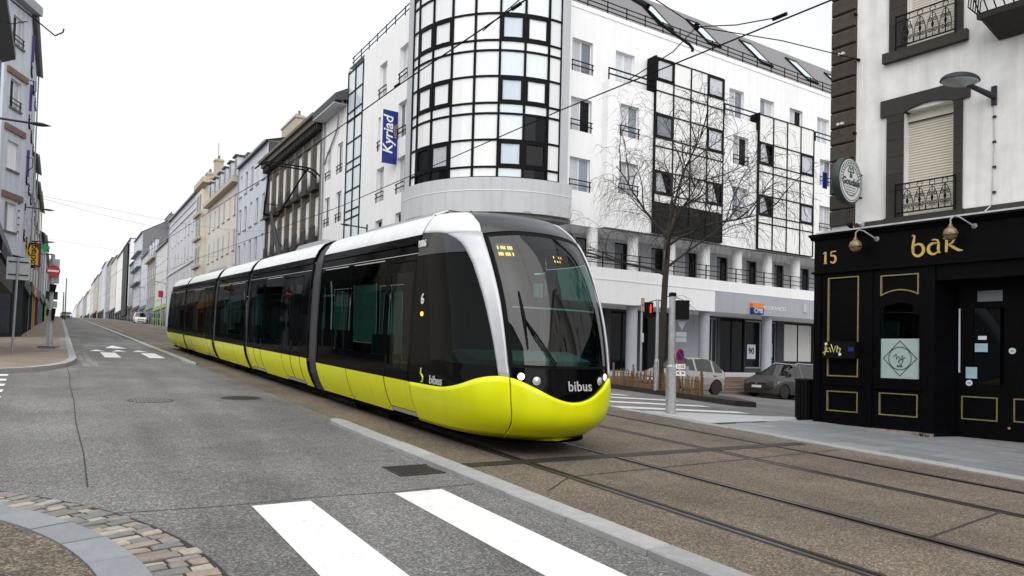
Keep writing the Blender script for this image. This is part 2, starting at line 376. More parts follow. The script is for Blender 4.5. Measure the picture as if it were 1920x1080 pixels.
def strip(mb, x0, x1, dz, m=0, yy=yb):
    for j in range(len(yy)-1):
        mb.poly([(x0, yy[j], gz(x0, yy[j])+dz), (x1, yy[j], gz(x0, yy[j])+dz), (x1, yy[j+1], gz(x0, yy[j+1])+dz), (x0, yy[j+1], gz(x0, yy[j+1])+dz)], m)
edges = [3.97]
for x in RAILS: edges += [x-.035, x+.085] if x in RAILS[0::2] else [x-.085, x+.035]
edges.append(10.45)
for k in range(0, len(edges), 2): strip(bed, edges[k], edges[k+1], .004)
bedo = struct(bed.build('tramway', 'aggregate'))
sub = MB(); strip(sub, 3.97, 10.45, -.05); sub.build('groove_bed', 'groove', bedo)
for k, x in enumerate(RAILS):                    # grooved rail: running head, groove, keeper lip, bitumen joint
    s = 1 if k % 2 == 0 else -1
    rl = MB()
    for (a, b, dz) in ((-.028, .03, .008), (.068, .08, .004)):
        x0, x1 = sorted((x+s*a, x+s*b)); strip(rl, x0, x1, dz)
    ro = rl.build('rail', 'rail_steel', bedo)
    jt = MB(); x0, x1 = sorted((x-s*.065, x-s*.036)); strip(jt, x0, x1, .006); x0, x1 = sorted((x+s*.086, x+s*.115)); strip(jt, x0, x1, .006)
    jt.build('joint_seal', 'iron', ro)
mb = MB(); mb.poly([(x, y, gz(x, y)+.009) for x, y in ((3.98, 7.27), (10.3, 7.14), (10.3, 7.36), (3.98, 7.50))])
mb.build('drain_channel', 'grate', bedo)
mb = MB(); mb.poly([(x, y, gz(x, y)+.007) for x, y in ((4.25, 5.9), (4.9, 6.4), (10.3, 6.6), (10.3, 6.63), (4.9, 6.43), (4.25, 5.93))]); mb.build('bed_joint', 'joint_soil', bedo)
mb = MB(); mb.poly([(x, y, gz(x, y)+.007) for x, y in ((6.34, 3.22), (8.15, 3.42), (8.15, 3.45), (6.34, 3.25))]); mb.build('bed_joint', 'joint_soil', bedo)
# granite kerb between lane and tramway, stone by stone
def stones(parent, name, m, x0, x1, y0, y1, n, h, jog=.006, low=-.1):
    L = (y1-y0)/n
    for k in range(n):
        a, b = y0+k*L+.006, y0+(k+1)*L-.006; z = random.uniform(-jog, jog); c = .012
        mb = MB(); pts = []
        for (xx0, xx1, dz, ins) in ((x0, x1, low, 0), (x0, x1, h-c+z, 0), (x0+c, x1-c, h+z, c)):
            pts.append([(xx0, a+ins, gz(x0, a)+dz), (xx1, a+ins, gz(x0, a)+dz), (xx1, b-ins, gz(x0, b)+dz), (xx0, b-ins, gz(x0, b)+dz)])
        for q in range(2):
            for e in range(4): mb.poly([pts[q][e], pts[q][(e+1) % 4], pts[q+1][(e+1) % 4], pts[q+1][e]])
        mb.poly(pts[2]); mb.build(name, m, parent, at=((x0+x1)/2, (a+b)/2, gz(x0, a)))
kb = MB(); kb.prism([(3.71, 10.9, gz(0, 10.9)-.1), (3.96, 10.9, gz(0, 10.9)-.1), (3.96, 11.2, gz(0, 11.2)-.1), (3.90, 11.42, gz(0, 11.4)-.1), (3.80, 11.42, gz(0, 11.4)-.1), (3.73, 11.25, gz(0, 11.2)-.1)], (0, 0, .155))
kerb = struct(kb.build('kerb', 'kerb'))
stones(kerb, 'kerbstone', 'kerb', 3.71, 3.96, -1.1, 10.89, 12, .06)
kb2 = MB(); kb2.prism([(3.80, 25.9, gz(0, 25.9)-.1), (3.87, 25.7, gz(0, 25.7)-.1), (3.92, 26.0, gz(0, 26)-.1), (3.96, 27.0, gz(0, 27)-.1), (3.72, 27.0, gz(0, 27)-.1)], (0, 0, .165))
yk = [56, 110, 170, 190, 210, 230, 250, 270, 300, 330, 360, 400, 500, 650]
for j in range(len(yk)-1):
    a, b = yk[j], yk[j+1]; kb2.hexa([(3.72, a, gz(0, a)-.1), (3.96, a, gz(0, a)-.1), (3.96, b, gz(0, b)-.1), (3.72, b, gz(0, b)-.1), (3.72, a, gz(0, a)+.07), (3.96, a, gz(0, a)+.07), (3.96, b, gz(0, b)+.07), (3.72, b, gz(0, b)+.07)])
kerb2 = struct(kb2.build('kerb', 'kerb'))
stones(kerb2, 'kerbstone', 'kerb', 3.72, 3.96, 27.01, 55.99, 29, .07)
# far pavement on the west side, beyond the crossing street
edge = [(-9, 20.0), (-3, 20.9), (-1.21, 21.5), (-.55, 22.2), (-.12, 23.1), (.18, 24.1), (.38, 25.4), (.48, 27), (.48, 40), (.48, 60), (.46, 110), (.46, 170), (.46, 190), (.46, 210), (.46, 230), (.46, 250), (.46, 270), (.46, 300), (.46, 330), (.46, 360), (.46, 400), (.46, 500), (.46, 650)]
def offs(pl, d):
    out = []
    for k in range(len(pl)):
        a = V((*pl[max(k-1, 0)], 0)); b = V((*pl[min(k+1, len(pl)-1)], 0)); t = (b-a).normalized(); n = V((-t.y, t.x, 0)); q = V((*pl[k], 0))+n*d; out.append((q.x, q.y))
    return out
inn = offs(edge, .22)
pv = MB()
for k in range(len(edge)-1):
    a, b = inn[k], inn[k+1]
    pv.poly([(a[0], a[1], gz(*a)+.115), (b[0], b[1], gz(*b)+.115), (-9 if k > 1 else b[0]-9, max(b[1], 26+k*.01), gz(0, max(b[1], 26+k*.01))+.115), (-9 if k > 1 else a[0]-9, max(a[1], 26), gz(0, max(a[1], 26))+.115)])
pavw = struct(pv.build('pavement', 'pave_tan'))
def edge_stones(parent, name, m, pl, wd, h, seg=1.0, upto=999):
    ol = offs(pl, wd)
    for k in range(len(pl)-1):
        if pl[k][1] > upto: break
        L = math.dist(pl[k], pl[k+1]); n = max(1, round(L/seg))
        for i in range(n):
            f0, f1 = i/n+.006/L, (i+1)/n-.006/L
            q = [tuple(pl[k][c]+(pl[k+1][c]-pl[k][c])*f for c in (0, 1)) for f in (f0, f1)]+[tuple(ol[k][c]+(ol[k+1][c]-ol[k][c])*f for c in (0, 1)) for f in (f1, f0)]
            mb = MB(); mb.hexa([(x, y, gz(x, y)-.1) for x, y in q]+[(x, y, gz(x, y)+h+random.uniform(-.003, .003)) for x, y in q]); mb.build(name, m, parent, at=(q[0][0], q[0][1], gz(*q[0])))
edge_stones(pavw, 'kerbstone', 'kerb', edge[:10], .215, .12, 1.0)
kb3 = MB()
for k in range(9, len(edge)-1):
    q = [edge[k], edge[k+1], inn[k+1], inn[k]]; kb3.hexa([(x, y, gz(x, y)-.1) for x, y in q]+[(x, y, gz(x, y)+.12) for x, y in q])
kb3.build('far_kerb', 'kerb', pavw)
mb = MB()
for j in range(22):
    for i in range(2):
        a = 33.4+j*.6; x = -.02+i*.21; mb.box(x, x+.2, a, a+.58, gz(0, a)+.1, gz(0, a+.3)+.122)
mb.build('tactile_slabs', 'slab_pale', pavw)
mb = MB(); mb.poly([(x, y, gz(x, y)+.119) for x, y in ((-.75, 33.0), (-.13, 33.0), (-.13, 34.7), (-.75, 34.7))]); mb.build('asphalt_patch', 'asphalt_patch', pavw)
for (x, y, a, L) in ((-1.6, 30.5, .2, 1.3), (-1.5, 43, -.1, 1.6), (-1.3, 52, .1, 1.8)):
    mb = MB(); mb.poly([(x+u, y+v, gz(x, y+v)+.118) for u, v in ((0, 0), (L, a), (L, a+.22), (0, .25))]); mb.build('trench_patch', 'asphalt_patch', pavw)
gut = MB()                                       # sett gutter running up the lane
for j in range(110):
    for i in range(2):
        y0 = 24.4+j*.24+random.uniform(-.01, .01); x0 = .50+i*.22; z = random.uniform(.002, .022)
        if y0 < 26.5: x0 += .10
        gut.box(x0+.01, x0+.205, y0+.012, y0+.228, gz(0, y0)-.03, gz(0, y0+.1)+z, (i*3+j*5+random.randrange(3)) % 3)
stuff(gut.build('gutter_setts', ['cobble_1', 'cobble_2', 'kerb'], pavw))
# near corner: sett band, slate-blue kerb, gravel
CC = V((-3.7, 4.4))
def arc(r, a): return (CC.x+r*math.cos(R(a)), CC.y+r*math.sin(R(a)))
def ring_piece(mb, ra, rb, a0, a1, z0, z1, m=0, n=3, inset=.0):
    for k in range(n):
        b0 = a0+(a1-a0)*k/n; b1 = a0+(a1-a0)*(k+1)/n
        q = [arc(ra, b0), arc(rb, b0), arc(rb, b1), arc(ra, b1)]
        mb.hexa([(x, y, gz(x, y)+z0) for x, y in q]+[(x, y, gz(x, y)+z1) for x, y in q], m)
mb = MB()
for k in range(40):
    a0, a1 = -60+k*4.5, -60+(k+1)*4.5; q = [arc(.2, a0), arc(3.97, a0), arc(3.97, a1), arc(.2, a1)]; mb.poly([(x, y, gz(x, y)+.03) for x, y in q])
corner = struct(mb.build('pavement', 'brown_gravel'))
mb = MB()
for k in range(40):
    a0, a1 = -60+k*4.5, -60+(k+1)*4.5; r_ = 3.52+.06*math.sin(k*1.7); r2 = 3.52+.06*math.sin((k+1)*1.7); q = [arc(.2, a0), arc(r_, a0), arc(r2, a1), arc(.2, a1)]; mb.poly([(x, y, gz(x, y)+.036) for x, y in q])
mb.build('asphalt_path', 'asphalt_patch', corner)
a = -40.
while a < 130:
    st = random.uniform(6.8, 8.0); mb = MB(); ring_piece(mb, 3.975, 4.245, a+.09, a+st-.09, -.1, .040+random.uniform(-.003, .003)); x, y = arc(4.1, a); mb.build('kerbstone', 'kerb_blue', corner, at=(x, y, gz(x, y))); a += st
mb = MB(); ring_piece(mb, 4.24, 4.66, -45, 130, -.12, .004, n=40); mb.build('sett_bedding', 'joint_soil', corner)
a = -30.
while a < 120:                                   # rows of worn setts, each its own stone
    st = random.uniform(1.15, 1.75)
    cut = [4.25, 4.25+random.uniform(.14, .27), 4.63+random.uniform(-.03, .03)]
    if random.random() < .25: cut = [4.25, 4.25+random.uniform(.10, .14), 4.25+random.uniform(.24, .28), 4.63]
    for i in range(len(cut)-1):
        a0, a1 = a+random.uniform(.06, .13), a+st-random.uniform(.06, .13); ra, rb = cut[i]+.008, cut[i+1]-.008; h = random.uniform(.010, .021); c = .012; ca = c/4.4*57.3
        sk = random.uniform(-.25, .25)
        def ring(dz, ins, inz):
            j = lambda: random.uniform(-.006, .006)
            return [(x, y, gz(x, y)+dz+j()*inz) for x, y in (arc(ra+ins+j(), a0+ins*13), arc(rb-ins+j(), a0+ins*13+sk), arc(rb-ins+j(), a1-ins*13+sk), arc(ra+ins+j(), a1-ins*13))]
        r0_, r1_, r2_ = ring(-.1, 0, 0), ring(h-.006, .001, .6), ring(h, .008, .6)
        mb = MB()
        for q0, q1 in ((r0_, r1_), (r1_, r2_)):
            for e in range(4): mb.poly([q0[e], q0[(e+1) % 4], q1[(e+1) % 4], q1[e]])
        mb.poly(r2_); mb.build('sett', 'cobble_%d' % random.randrange(7), corner, at=(*arc(4.4, a), gz(*arc(4.4, a))))
    a += st
# road paint
def paint(pts, name='crossing_stripe', m='paint_white', dz=.005):
    mb = MB(); mb.poly([(x, y, gz(x, y)+dz) for x, y in pts]); return struct(mb.build(name, m))
for x in (1.45, 2.77): paint([(x, 2.2), (x+.51, 2.2), (x+.51, 6.385), (x, 6.385)])
for x in (1.40, 2.86): paint([(x, 29.6), (x+.53, 29.6), (x+.53, 33.3), (x, 33.3)])
for x in (1.05, 1.85, 2.65): paint([(x, 34.3), (x+.6, 34.3), (x+.3, 35.7)], 'road_marking')
paint([(1.75, 37.4), (2.65, 37.4), (2.2, 40.5)], 'road_marking')
for y in (21.0, 19.6, 18.3, 17.0, 15.7): paint([(-7, y-.25), (-1.02+(y-21)*-.03, y-.25), (-1.02+(y-21)*-.03, y+.25), (-7, y+.25)])
for y, x1 in ((18.7, 15.0), (17.3, 15.4), (15.9, 16.2), (14.2, 15.7), (12.62, 15.4)):
    paint([(10.9, y-.24), (x1, y-.24), (x1, y+.24), (10.9, y+.24)], m='paint_worn')
mb = MB()
pts = [(.20, 24.2), (.24, 21), (.215, 18), (.25, 15), (.235, 12), (.27, 9.5), (.26, 7.6)]
for k in range(len(pts)-1):
    (x, y), (x2, y2) = pts[k], pts[k+1]; mb.poly([(x, y, gz(x, y)+.004), (x+.013, y, gz(x, y)+.004), (x2+.013, y2, gz(x2, y2)+.004), (x2, y2, gz(x2, y2)+.004)])
struct(mb.build('road_seam', 'joint_soil'))
mb = MB()
pts = [(.3, 6.55), (1.2, 6.47), (2.1, 6.50), (2.9, 6.44), (3.8, 6.49)]
for k in range(len(pts)-1):
    (x, y), (x2, y2) = pts[k], pts[k+1]; mb.poly([(x, y, gz(x, y)+.004), (x2, y2, gz(x2, y2)+.004), (x2, y2+.012, gz(x2, y2)+.004), (x, y+.012, gz(x, y)+.004)])
struct(mb.build('road_seam', 'joint_soil'))
# iron in the road
def manhole(x, y, r, m, label):
    t = thing('manhole_cover', label, 'manhole cover', (x, y, gz(x, y)), 'manhole covers in the lane')
    mb = MB(); n = 28; rings = [r*1.10, r*1.0]
    for j in range(n):
        a0, a1 = 2*math.pi*j/n, 2*math.pi*(j+1)/n
        q = [(x+rr*math.cos(a), y+rr*math.sin(a)) for rr, a in ((rings[1], a0), (rings[0], a0), (rings[0], a1), (rings[1], a1))]; mb.poly([(*p, gz(*p)+.006) for p in q])
    mb.build('frame', 'iron', t)
    mb = MB(); mb.poly([(x+r*.97*math.cos(2*math.pi*j/n), y+r*.97*math.sin(2*math.pi*j/n), gz(x, y+r*math.sin(2*math.pi*j/n))+.005) for j in range(n)])
    for i in range(-5, 6):
        for j in range(-5, 6):
            px, py = x+i*r*.17, y+j*r*.17
            if math.hypot(px-x, py-y) < r*.88: mb.box(px-.018, px+.018, py-.018, py+.018, gz(px, py)+.004, gz(px, py)+.012)
    mb.build('cover', m, t)
manhole(1.49, 14.95, .36, 'iron_worn', 'pale round manhole cover with a studded grid in the asphalt lane')
manhole(3.16, 15.2, .36, 'iron', 'dark round manhole cover in the lane beside the tramway')
def grate(x0, x1, y0, y1, label, n):
    t = thing('drain_grate', label, 'drain grate', ((x0+x1)/2, (y0+y1)/2, gz(x0, y0)), 'drain grates'); zz = lambda y: gz((x0+x1)/2, y)
    mb = MB(); mb.poly([(x, y, gz(x, y)+.003) for x, y in ((x0, y0), (x1, y0), (x1, y1), (x0, y1))]); mb.build('pit', 'groove', t)
    mb = MB()
    for (a, b, c, d) in ((x0, x1, y0, y0+.03), (x0, x1, y1-.03, y1), (x0, x0+.03, y0+.031, y1-.031), (x1-.03, x1, y0+.031, y1-.031)): mb.box(a, b, c, d, zz(c)-.02, zz(c)+.012)
    mb.build('frame', 'iron', t)
    for k in range(n):
        x = x0+.045+(x1-x0-.09)*(k+.5)/n; mb = MB(); mb.hexa([(x+u, y, zz(y)+v) for v in (-.01, .010) for u, y in ((-.014, y0+.032), (.014, y0+.032), (.014, y1-.032), (-.014, y1-.032))]); mb.build('bar', 'grate', t)
grate(3.14, 3.68, 7.08, 7.60, 'square iron gully grate against the tramway kerb', 9)
grate(12.4, 13.15, 9.75, 10.25, 'dark gully grate in the pale pavement by the bar corner', 10)
# pavement before the bar
pavb = struct(sheet('pavement', 10.7, 14.2, -8, 9.6, .014, 'joint_soil', sy=[-8, 0, 5, 9.2, 9.6]))
mb = MB()
for (x0, x1) in ((10.72, 13.0), (13.0, 15.2), (15.2, 17.4)):
    mb.hexa([(x, y, gz(x, y)+dz) for dz in (-.05, .018) for x, y in ((x0, 9.62), (x1, 9.62), (x1, 11.75), (x0, 11.75))])
mb.build('pale_apron', 'slab_pale', pavb)
for r_ in range(7):
    y = 9.6-random.uniform(0, .3); x0 = 10.72+r_*.50
    while y > -1:
        L = random.uniform(.55, .95); mb = MB(); q = ((x0+.004, y-L+.004), (x0+.494, y-L+.004), (x0+.494, y-.004), (x0+.004, y-.004)); dz = .022+random.uniform(-.002, .002)
        mb.hexa([(x, yy, gz(10, yy)) for x, yy in q]+[(x, yy, gz(10, yy)+dz) for x, yy in q]); mb.build('paving_slab', 'slab_blue', pavb, at=(x0, y, gz(10, y))); y -= L
stones(pavb, 'kerbstone', 'kerb', 10.46, 10.70, -1, 11.9, 13, .03)
# tree island on the side street, with its kerb
isl = MB()
q = [(17.8, 14.9), (18.6, 14.75), (19.9, 16.6), (20.2, 20.5), (20.2, 23), (18.2, 23), (18.0, 20.5)]
isl.prism([(x, y, gz(x, y)-.1) for x, y in q], (0, 0, .27)); island = struct(isl.build('kerb', 'stone_dark'))
mb = MB(); q = [(18.0, 16.6), (18.6, 16.4), (19.75, 17.2), (20.05, 20.5), (20.05, 22.9), (18.35, 22.9), (18.15, 20.5)]
mb.poly([(x, y, gz(x, y)+.175) for x, y in q]); mb.build('soil', 'moss', island)
# ================================================================== the tram
SL = math.atan(A)
tram = thing('tram', 'lime yellow, black and white articulated tram on the rails', 'tram', (5.6175, 0, 0)); ORG[tram] = V((0, 0, 0))
tram.rotation_euler = (SL, 0, 0)                 # parts are modelled in the tram's own frame: x across, y along, z above the rails
HK = [.22, .45, .75, 1.1, 1.6, 2.1, 2.6, 2.95, 3.15, 3.3, 3.4]
NY = [7.69, 7.37, 7.33, 7.39, 7.50, 7.67, 7.93, 8.20, 8.45, 8.78, 9.5]
NW = [.98, 1.10, 1.19, 1.2, 1.2, 1.19, 1.17, 1.12, 1.03, .90, .68]
NL = [1.6, 1.58, 1.45, 1.42, 1.40, 1.40, 1.38, 1.30, 1.15, 1.0, .9]
def ip(h, K):
    if h <= HK[0]: return K[0]
    for i in range(len(HK)-1):
        if h <= HK[i+1]:
            t = (h-HK[i])/(HK[i+1]-HK[i])
            m0 = (K[i+1]-K[max(i-1, 0)])/(HK[i+1]-HK[max(i-1, 0)])*(HK[i+1]-HK[i]); j = min(i+2, len(HK)-1); m1 = (K[j]-K[i])/(HK[j]-HK[i])*(HK[i+1]-HK[i])
            return (2*t**3-3*t*t+1)*K[i]+(t**3-2*t*t+t)*m0+(-2*t**3+3*t*t)*K[i+1]+(t**3-t*t)*m1
    return K[-1]
NE = 9.75                                        # where the rounded nose becomes the straight side
REAR = 47.05                                     # the tail mirrors the nose about half of this
def nose(th, h, off=0., rear=False):             # th in degrees, 0 = centre front, beyond 90 runs straight back
    W, Y, L = ip(h, NW), ip(h, NY), ip(h, NL); a = min(abs(th), 90); s, c = math.sin(R(a)), math.cos(R(a))
    x = W*s**.85; y = Y+L*(1-max(c, 0)**.85)
    if abs(th) > 90: y = y+(NE-y)*(abs(th)-90)/10
    nx, ny = (x/W)**1.2*.9+.02, -(1-x/W)
    x = (x+off*min(1, nx)) if a > 0 else x; y += off*ny*1.1
    x = math.copysign(x, th) if th else 0
    return V((x, REAR-y if rear else y, h))
def lerp(t, K):                                  # piecewise linear table
    for i in range(len(K)-1):
        if t <= K[i+1][0]: u = max(0, (t-K[i][0])/(K[i+1][0]-K[i][0])); return K[i][1]+(K[i+1][1]-K[i][1])*u
    return K[-1][1]
def smooth_lerp(t, K):                           # piecewise cubic through a table
    n = len(K)
    if t <= K[0][0]: return K[0][1]
    for i in range(n-1):
        if t <= K[i+1][0]:
            h = K[i+1][0]-K[i][0]; u = (t-K[i][0])/h; a, b = max(i-1, 0), min(i+2, n-1)
            m0 = (K[i+1][1]-K[a][1])/(K[i+1][0]-K[a][0])*h; m1 = (K[b][1]-K[i][1])/(K[b][0]-K[i][0])*h
            if i == 0: m0 = 0
            return (2*u**3-3*u*u+1)*K[i][1]+(u**3-2*u*u+u)*m0+(-2*u**3+3*u*u)*K[i+1][1]+(u**3-u*u)*m1
    return K[-1][1]
YTOP = [(0, .735), (10, .785), (22, .905), (32, .995), (40, 1.035), (50, 1.03), (60, .985), (74, .885), (88, .82), (100, .80)]
PIN = [(1.0, 38), (1.24, 39), (1.6, 39.5), (2.0, 40), (2.43, 41), (2.92, 42.5)]       # front edge of the pillar
POUT = [(1.0, 45), (1.24, 46), (1.57, 48), (2.05, 51), (2.51, 54.5), (2.72, 58), (2.84, 61.5)]   # rear edge
def ytop(th): return smooth_lerp(abs(th), YTOP)
ARCH = [(61.5, 2.84), (66, 2.915), (72, 2.955), (82, 2.985), (90, 3.0), (100, 3.02)]
TB = dict(sec=[(NE, 14.38), (15.02, 20.78), (21.12, 25.72), (26.2, 32.66), (33.0, REAR-NE)])
def patch(fn, nu, nv, name, m, both=True, ends=(False,), th=1.0):
    for rear in ends:
        mb = MB(); mb.grid(lambda u, v: fn(u, v, rear), nu, nv); o = mb.build(name, m, tram, smooth=True)
        if th:
            md = o.modifiers.new('skin', 'SOLIDIFY'); md.thickness = .02*th; md.offset = 0
for rear in (False, True):
    nz = lambda th, h, off=0.: nose(th, h, off, rear)
    # bumper: the front shell, and a side shell each side, split by a seam
    for (t0, t1, nm) in ((-37.6, 37.6, 'bumper'), (-100, -38.2, 'side_skirt'), (38.2, 100, 'side_skirt')):
        mb = MB(); n = 36
        mb.grid(lambda u, v: nz(t0+(t1-t0)*u, .235+(ytop(t0+(t1-t0)*u)-.235)*v, .012), n*2, 10)
        mb.grid(lambda u, v: V((nz(t0+(t1-t0)*u, .235, .012-.5*v).x*(1-.1*v), nz(t0+(t1-t0)*u, .235, .012).y, .235-.03*math.sin(v*3.1)-.03*v)), n, 4)
        o = mb.build(nm, 'tram_yellow', tram, smooth=True); md = o.modifiers.new('shell', 'SOLIDIFY'); md.thickness = .025; md.offset = -1
    # black front mask with the lamps, below the windscreen
    mb = MB(); mb.grid(lambda u, v: nz(-37.4+74.8*u, ytop(-37.4+74.8*u)+.004+(1.155-ytop(-37.4+74.8*u))*v, -.012), 30, 5); mb.build('front_mask', 'tram_black', tram, smooth=True)
    # windscreen
    wsT = lambda u: 2.925+.07*(1-(2*u-1)**2)
    def ws(u, v, i0=.0):
        h = 1.16+(wsT(u)-1.16)*v; e = lerp(h, PIN)-.5-i0; return nz(-e+2*e*u, h, -.004)
    mb = MB(); mb.grid(lambda u, v: ws(.035+.93*u, .02+.95*v), 26, 20); mb.build('windscreen', 'windscreen', tram, smooth=True)
    for (a0, a1, b0, b1) in ((0, .035, 0, 1), (.965, 1, 0, 1), (.035, .965, 0, .02), (.035, .965, .97, 1)):
        mb = MB(); mb.grid(lambda u, v: ws(a0+(a1-a0)*u, b0+(b1-b0)*v), 12, 12); mb.build('windscreen_border', 'rubber', tram, smooth=True)
    for s in (-1, 1):
        # bright pillar sweeping into the roof
        def pl(u, v):
            h = 1.03+(2.95-1.03)*v; e0 = lerp(h, PIN); e1 = lerp(h, POUT) if h < 2.84 else 61.5+(h-2.84)/.11*10; return nz(s*(e0+(e1-e0)*u), h, .014)
        mb = MB(); mb.grid(pl, 5, 26); o = mb.build('pillar', 'tram_silver', tram, smooth=True); md = o.modifiers.new('shell', 'SOLIDIFY'); md.thickness = .03; md.offset = -1
        # cab side: lower panel, big side glass, fairing above
        def cs(t, h): return nz(s*t, h, 0)
        def band(name, h0, h1, m, t0f, t1=100, nu=14, nv=8):
            mb = MB(); mb.grid(lambda u, v: cs(*(lambda h: (t0f(h)+(t1-t0f(h))*u, h))(h0(t0f(1.2)+(t1-t0f(1.2))*u)+(h1(t0f(2.4)+(t1-t0f(2.4))*u)-h0(t0f(1.2)+(t1-t0f(1.2))*u))*v)), nu, nv)
            return mb.build(name, m, tram, smooth=True)
        po = lambda h: lerp(h, POUT)+.6
        band('cab_side_panel', lambda t: ytop(t)+.003, lambda t: 1.17, 'tram_black', po, nv=4)
        band('cab_side_window', lambda t: 1.175, lambda t: 2.66, 'tram_glass', po, t1=93)
        mb = MB(); mb.grid(lambda u, v: cs(93+7*u, 1.175+1.485*v), 3, 8); mb.build('cab_side_post', 'tram_black', tram, smooth=True)
        def fair(u, v):
            e0 = 58.2; t = e0+(100-e0)*u; hi = lerp(max(t, 61.5), ARCH); lo = 2.67; 
            if t < 61.5: hi = 2.72+(t-58.2)/3.3*.12
            return nz(s*t, lo+(hi-lo)*v, .006)
        mb = MB(); mb.grid(fair, 22, 4); mb.build('cab_fairing', 'tram_fairing', tram, smooth=True)
        # white roof shoulder of the nose
        def sh(u, v):
            t0 = 43.0+(0 if v < .3 else (v-.3)*12); t = t0+(100-t0)*u
            lo = 2.955 if t < 71.5 else lerp(t, ARCH)+.004
            return nz(s*t, lo+(3.4-lo)*v, .01)
        mb = MB(); mb.grid(sh, 20, 10); o = mb.build('roof_shoulder', 'tram_white', tram, smooth=True); md = o.modifiers.new('shell', 'SOLIDIFY'); md.thickness = .02; md.offset = -1
    # grey brow above the windscreen
    mb = MB(); mb.grid(lambda u, v: (lambda e: nz(-e+2*e*u, wsT(u)+.012+(3.4-wsT(u)-.012)*v, .004))(42.6+(0 if v < .3 else (v-.3)*12)), 28, 14); mb.build('brow', 'tram_roof_grey', tram, smooth=True)
    # lid behind the brow
    mb = MB(); mb.grid(lambda u, v: (lambda a: V((a.x*(1-v)+.68*(2*u-1)*v, a.y*(1-v)+(REAR-NE if rear else NE)*v, 3.4+.02*v)))(nz(-90+180*u, 3.4, .0)), 20, 3); mb.build('roof', 'tram_roof_grey', tram, smooth=True)
    # lamps
    for (t, h, m, r) in ((-31, 1.05, 'headlamp_warm', .045), (-21.5, 1.0, 'headlamp_clear', .055), (21.5, 1.0, 'headlamp_clear', .055), (31, 1.05, 'headlamp_warm', .045)):
        p = nz(t, h, -.005); n = (p-V((0, REAR-9 if rear else 9, h))); n.z = 0; n.normalize()
        mb = MB(); mb.lathe(p-n*.03, [(r*1.25, 0), (r*1.25, .03), (r*1.1, .036)], 14, axis=n); hl = mb.build('headlight', 'rubber', tram, smooth=True)
        mb = MB(); mb.lathe(p-n*.02, [(r, 0), (r, .03), (r*.6, .045), (0.001, .05)], 14, axis=n); mb.build('lens', m, hl, smooth=True)
    mb = MB(); mb.poly([V((p.x*.96, p.y, .17)) for p in [nz(-100+200*i/40, .3, -.06) for i in range(41)]]); mb.poly([V((p.x*.96, p.y, .20)) for p in [nz(-100+200*i/40, .3, -.06) for i in range(41)]]); mb.build('nose_floor', 'underframe', tram)
    # cab: bulkhead, desk, seat, blind
    q = (lambda y: REAR-y) if rear else (lambda y: y)
    mb = MB(); a, b = sorted((q(10.0), q(10.05))); mb.box(-1.1, 1.1, a, b, .9, 2.9); mb.build('bulkhead', 'cab_interior', tram)
    mb = MB(); mb.prism([(-.95, q(8.35), 1.0), (-.95, q(9.1), .95), (-.95, q(9.15), 1.28), (-.95, q(8.75), 1.34), (-.95, q(8.2), 1.22)], (1.9, 0, 0)); mb.build('desk', 'cab_panel', tram)
    mb = MB(); a, b = sorted((q(9.3), q(9.75))); mb.box(-.25, .25, a, b, 1.15, 1.3); a, b = sorted((q(9.7), q(9.83))); mb.box(-.25, .25, a, b, 1.3, 2.05); mb.box(-.14, .14, a, b, 2.08, 2.3); mb.build('driver_seat', 'cab_interior', tram)
    mb = MB(); mb.grid(lambda u, v: (lambda p: V((p.x*.96, p.y+(.06 if not rear else -.06), p.z)))(nz(-34+68*u, 1.93+.95*v)), 14, 4); mb.build('sun_blind', 'MIX_blind', tram) if 'MIX_blind' in MT else None
    mb = MB(); mb.grid(lambda u, v: (lambda p: V((p.x*.95, p.y+(.05 if not rear else -.05), p.z)))(nz(-33+66*u, 1.925+.02*v)), 14, 1); mb.build('blind_bar', 'lettering_grey', tram)
# front details
def on_nose(t, h, off): return nose(t, h, off)
for (t0, h0, t1, h1, pts) in ((-35, 2.80, -24, 2.62, 0), (1, 2.70, 8, 2.58, 1)):
    mb = MB(); mb.grid(lambda u, v: (lambda p: V((p.x*.97, p.y+.05, p.z)))(nose(t0+(t1-t0)*u, h0+(h1-h0)*v)), 6, 2); dp = mb.build('destination_display', 'amber_panel' if not pts else 'rubber', tram)
    for i in range(9 if not pts else 4):
        for j in range(2):
            u = (i+.3)/(9 if not pts else 4); v = .22+.5*j
            if (i+j*2) % 4 == 1: continue
            mb = MB(); mb.grid(lambda a, b: (lambda p: V((p.x*.968, p.y+.04, p.z)))(nose(t0+(t1-t0)*(u+.075*a), h0+(h1-h0)*(v+.25*b))), 1, 1); mb.build('glyph', 'amber', dp)
# wiper: upright blade on a two-bar arm
wp = [nose(-27, 2.14, .03), nose(-26.2, 1.82, .035), nose(-25.5, 1.40, .03)]
mb = MB(); mb.tube(wp, [.012, .026, .010], 5); wip = mb.build('wiper', 'rubber', tram)
for dx in (0, .05):
    mb = MB(); mb.tube([nose(-26.2, 1.80, .045), nose(-20, 1.6-dx, .06), nose(-9, 1.22-dx, .04)], .011, 5); mb.build('wiper_arm', 'rubber', wip)
def face_text(name, body, t, h, size, m, off=.012, **k):
    p = nose(t, h, off); d = (nose(t+2, h, off)-nose(t-2, h, off)).normalized(); u = (nose(t, h+.05, off)-nose(t, h-.05, off)).normalized()
    return text(name, body, tram, p, d, u, size, m, **k)
face_text('lettering', 'bibus', 3.5, .935, .185, 'lettering_grey', off=.004, bold=.002, space=1.05)
sd_ = (V((0, -1, 0)), V((0, 0, 1)))
text('lettering', 'bibus', tram, (-1.222, 8.88, .885), (.06, -1, 0), (0, 0, 1), .17, 'lettering_grey', bold=.002)
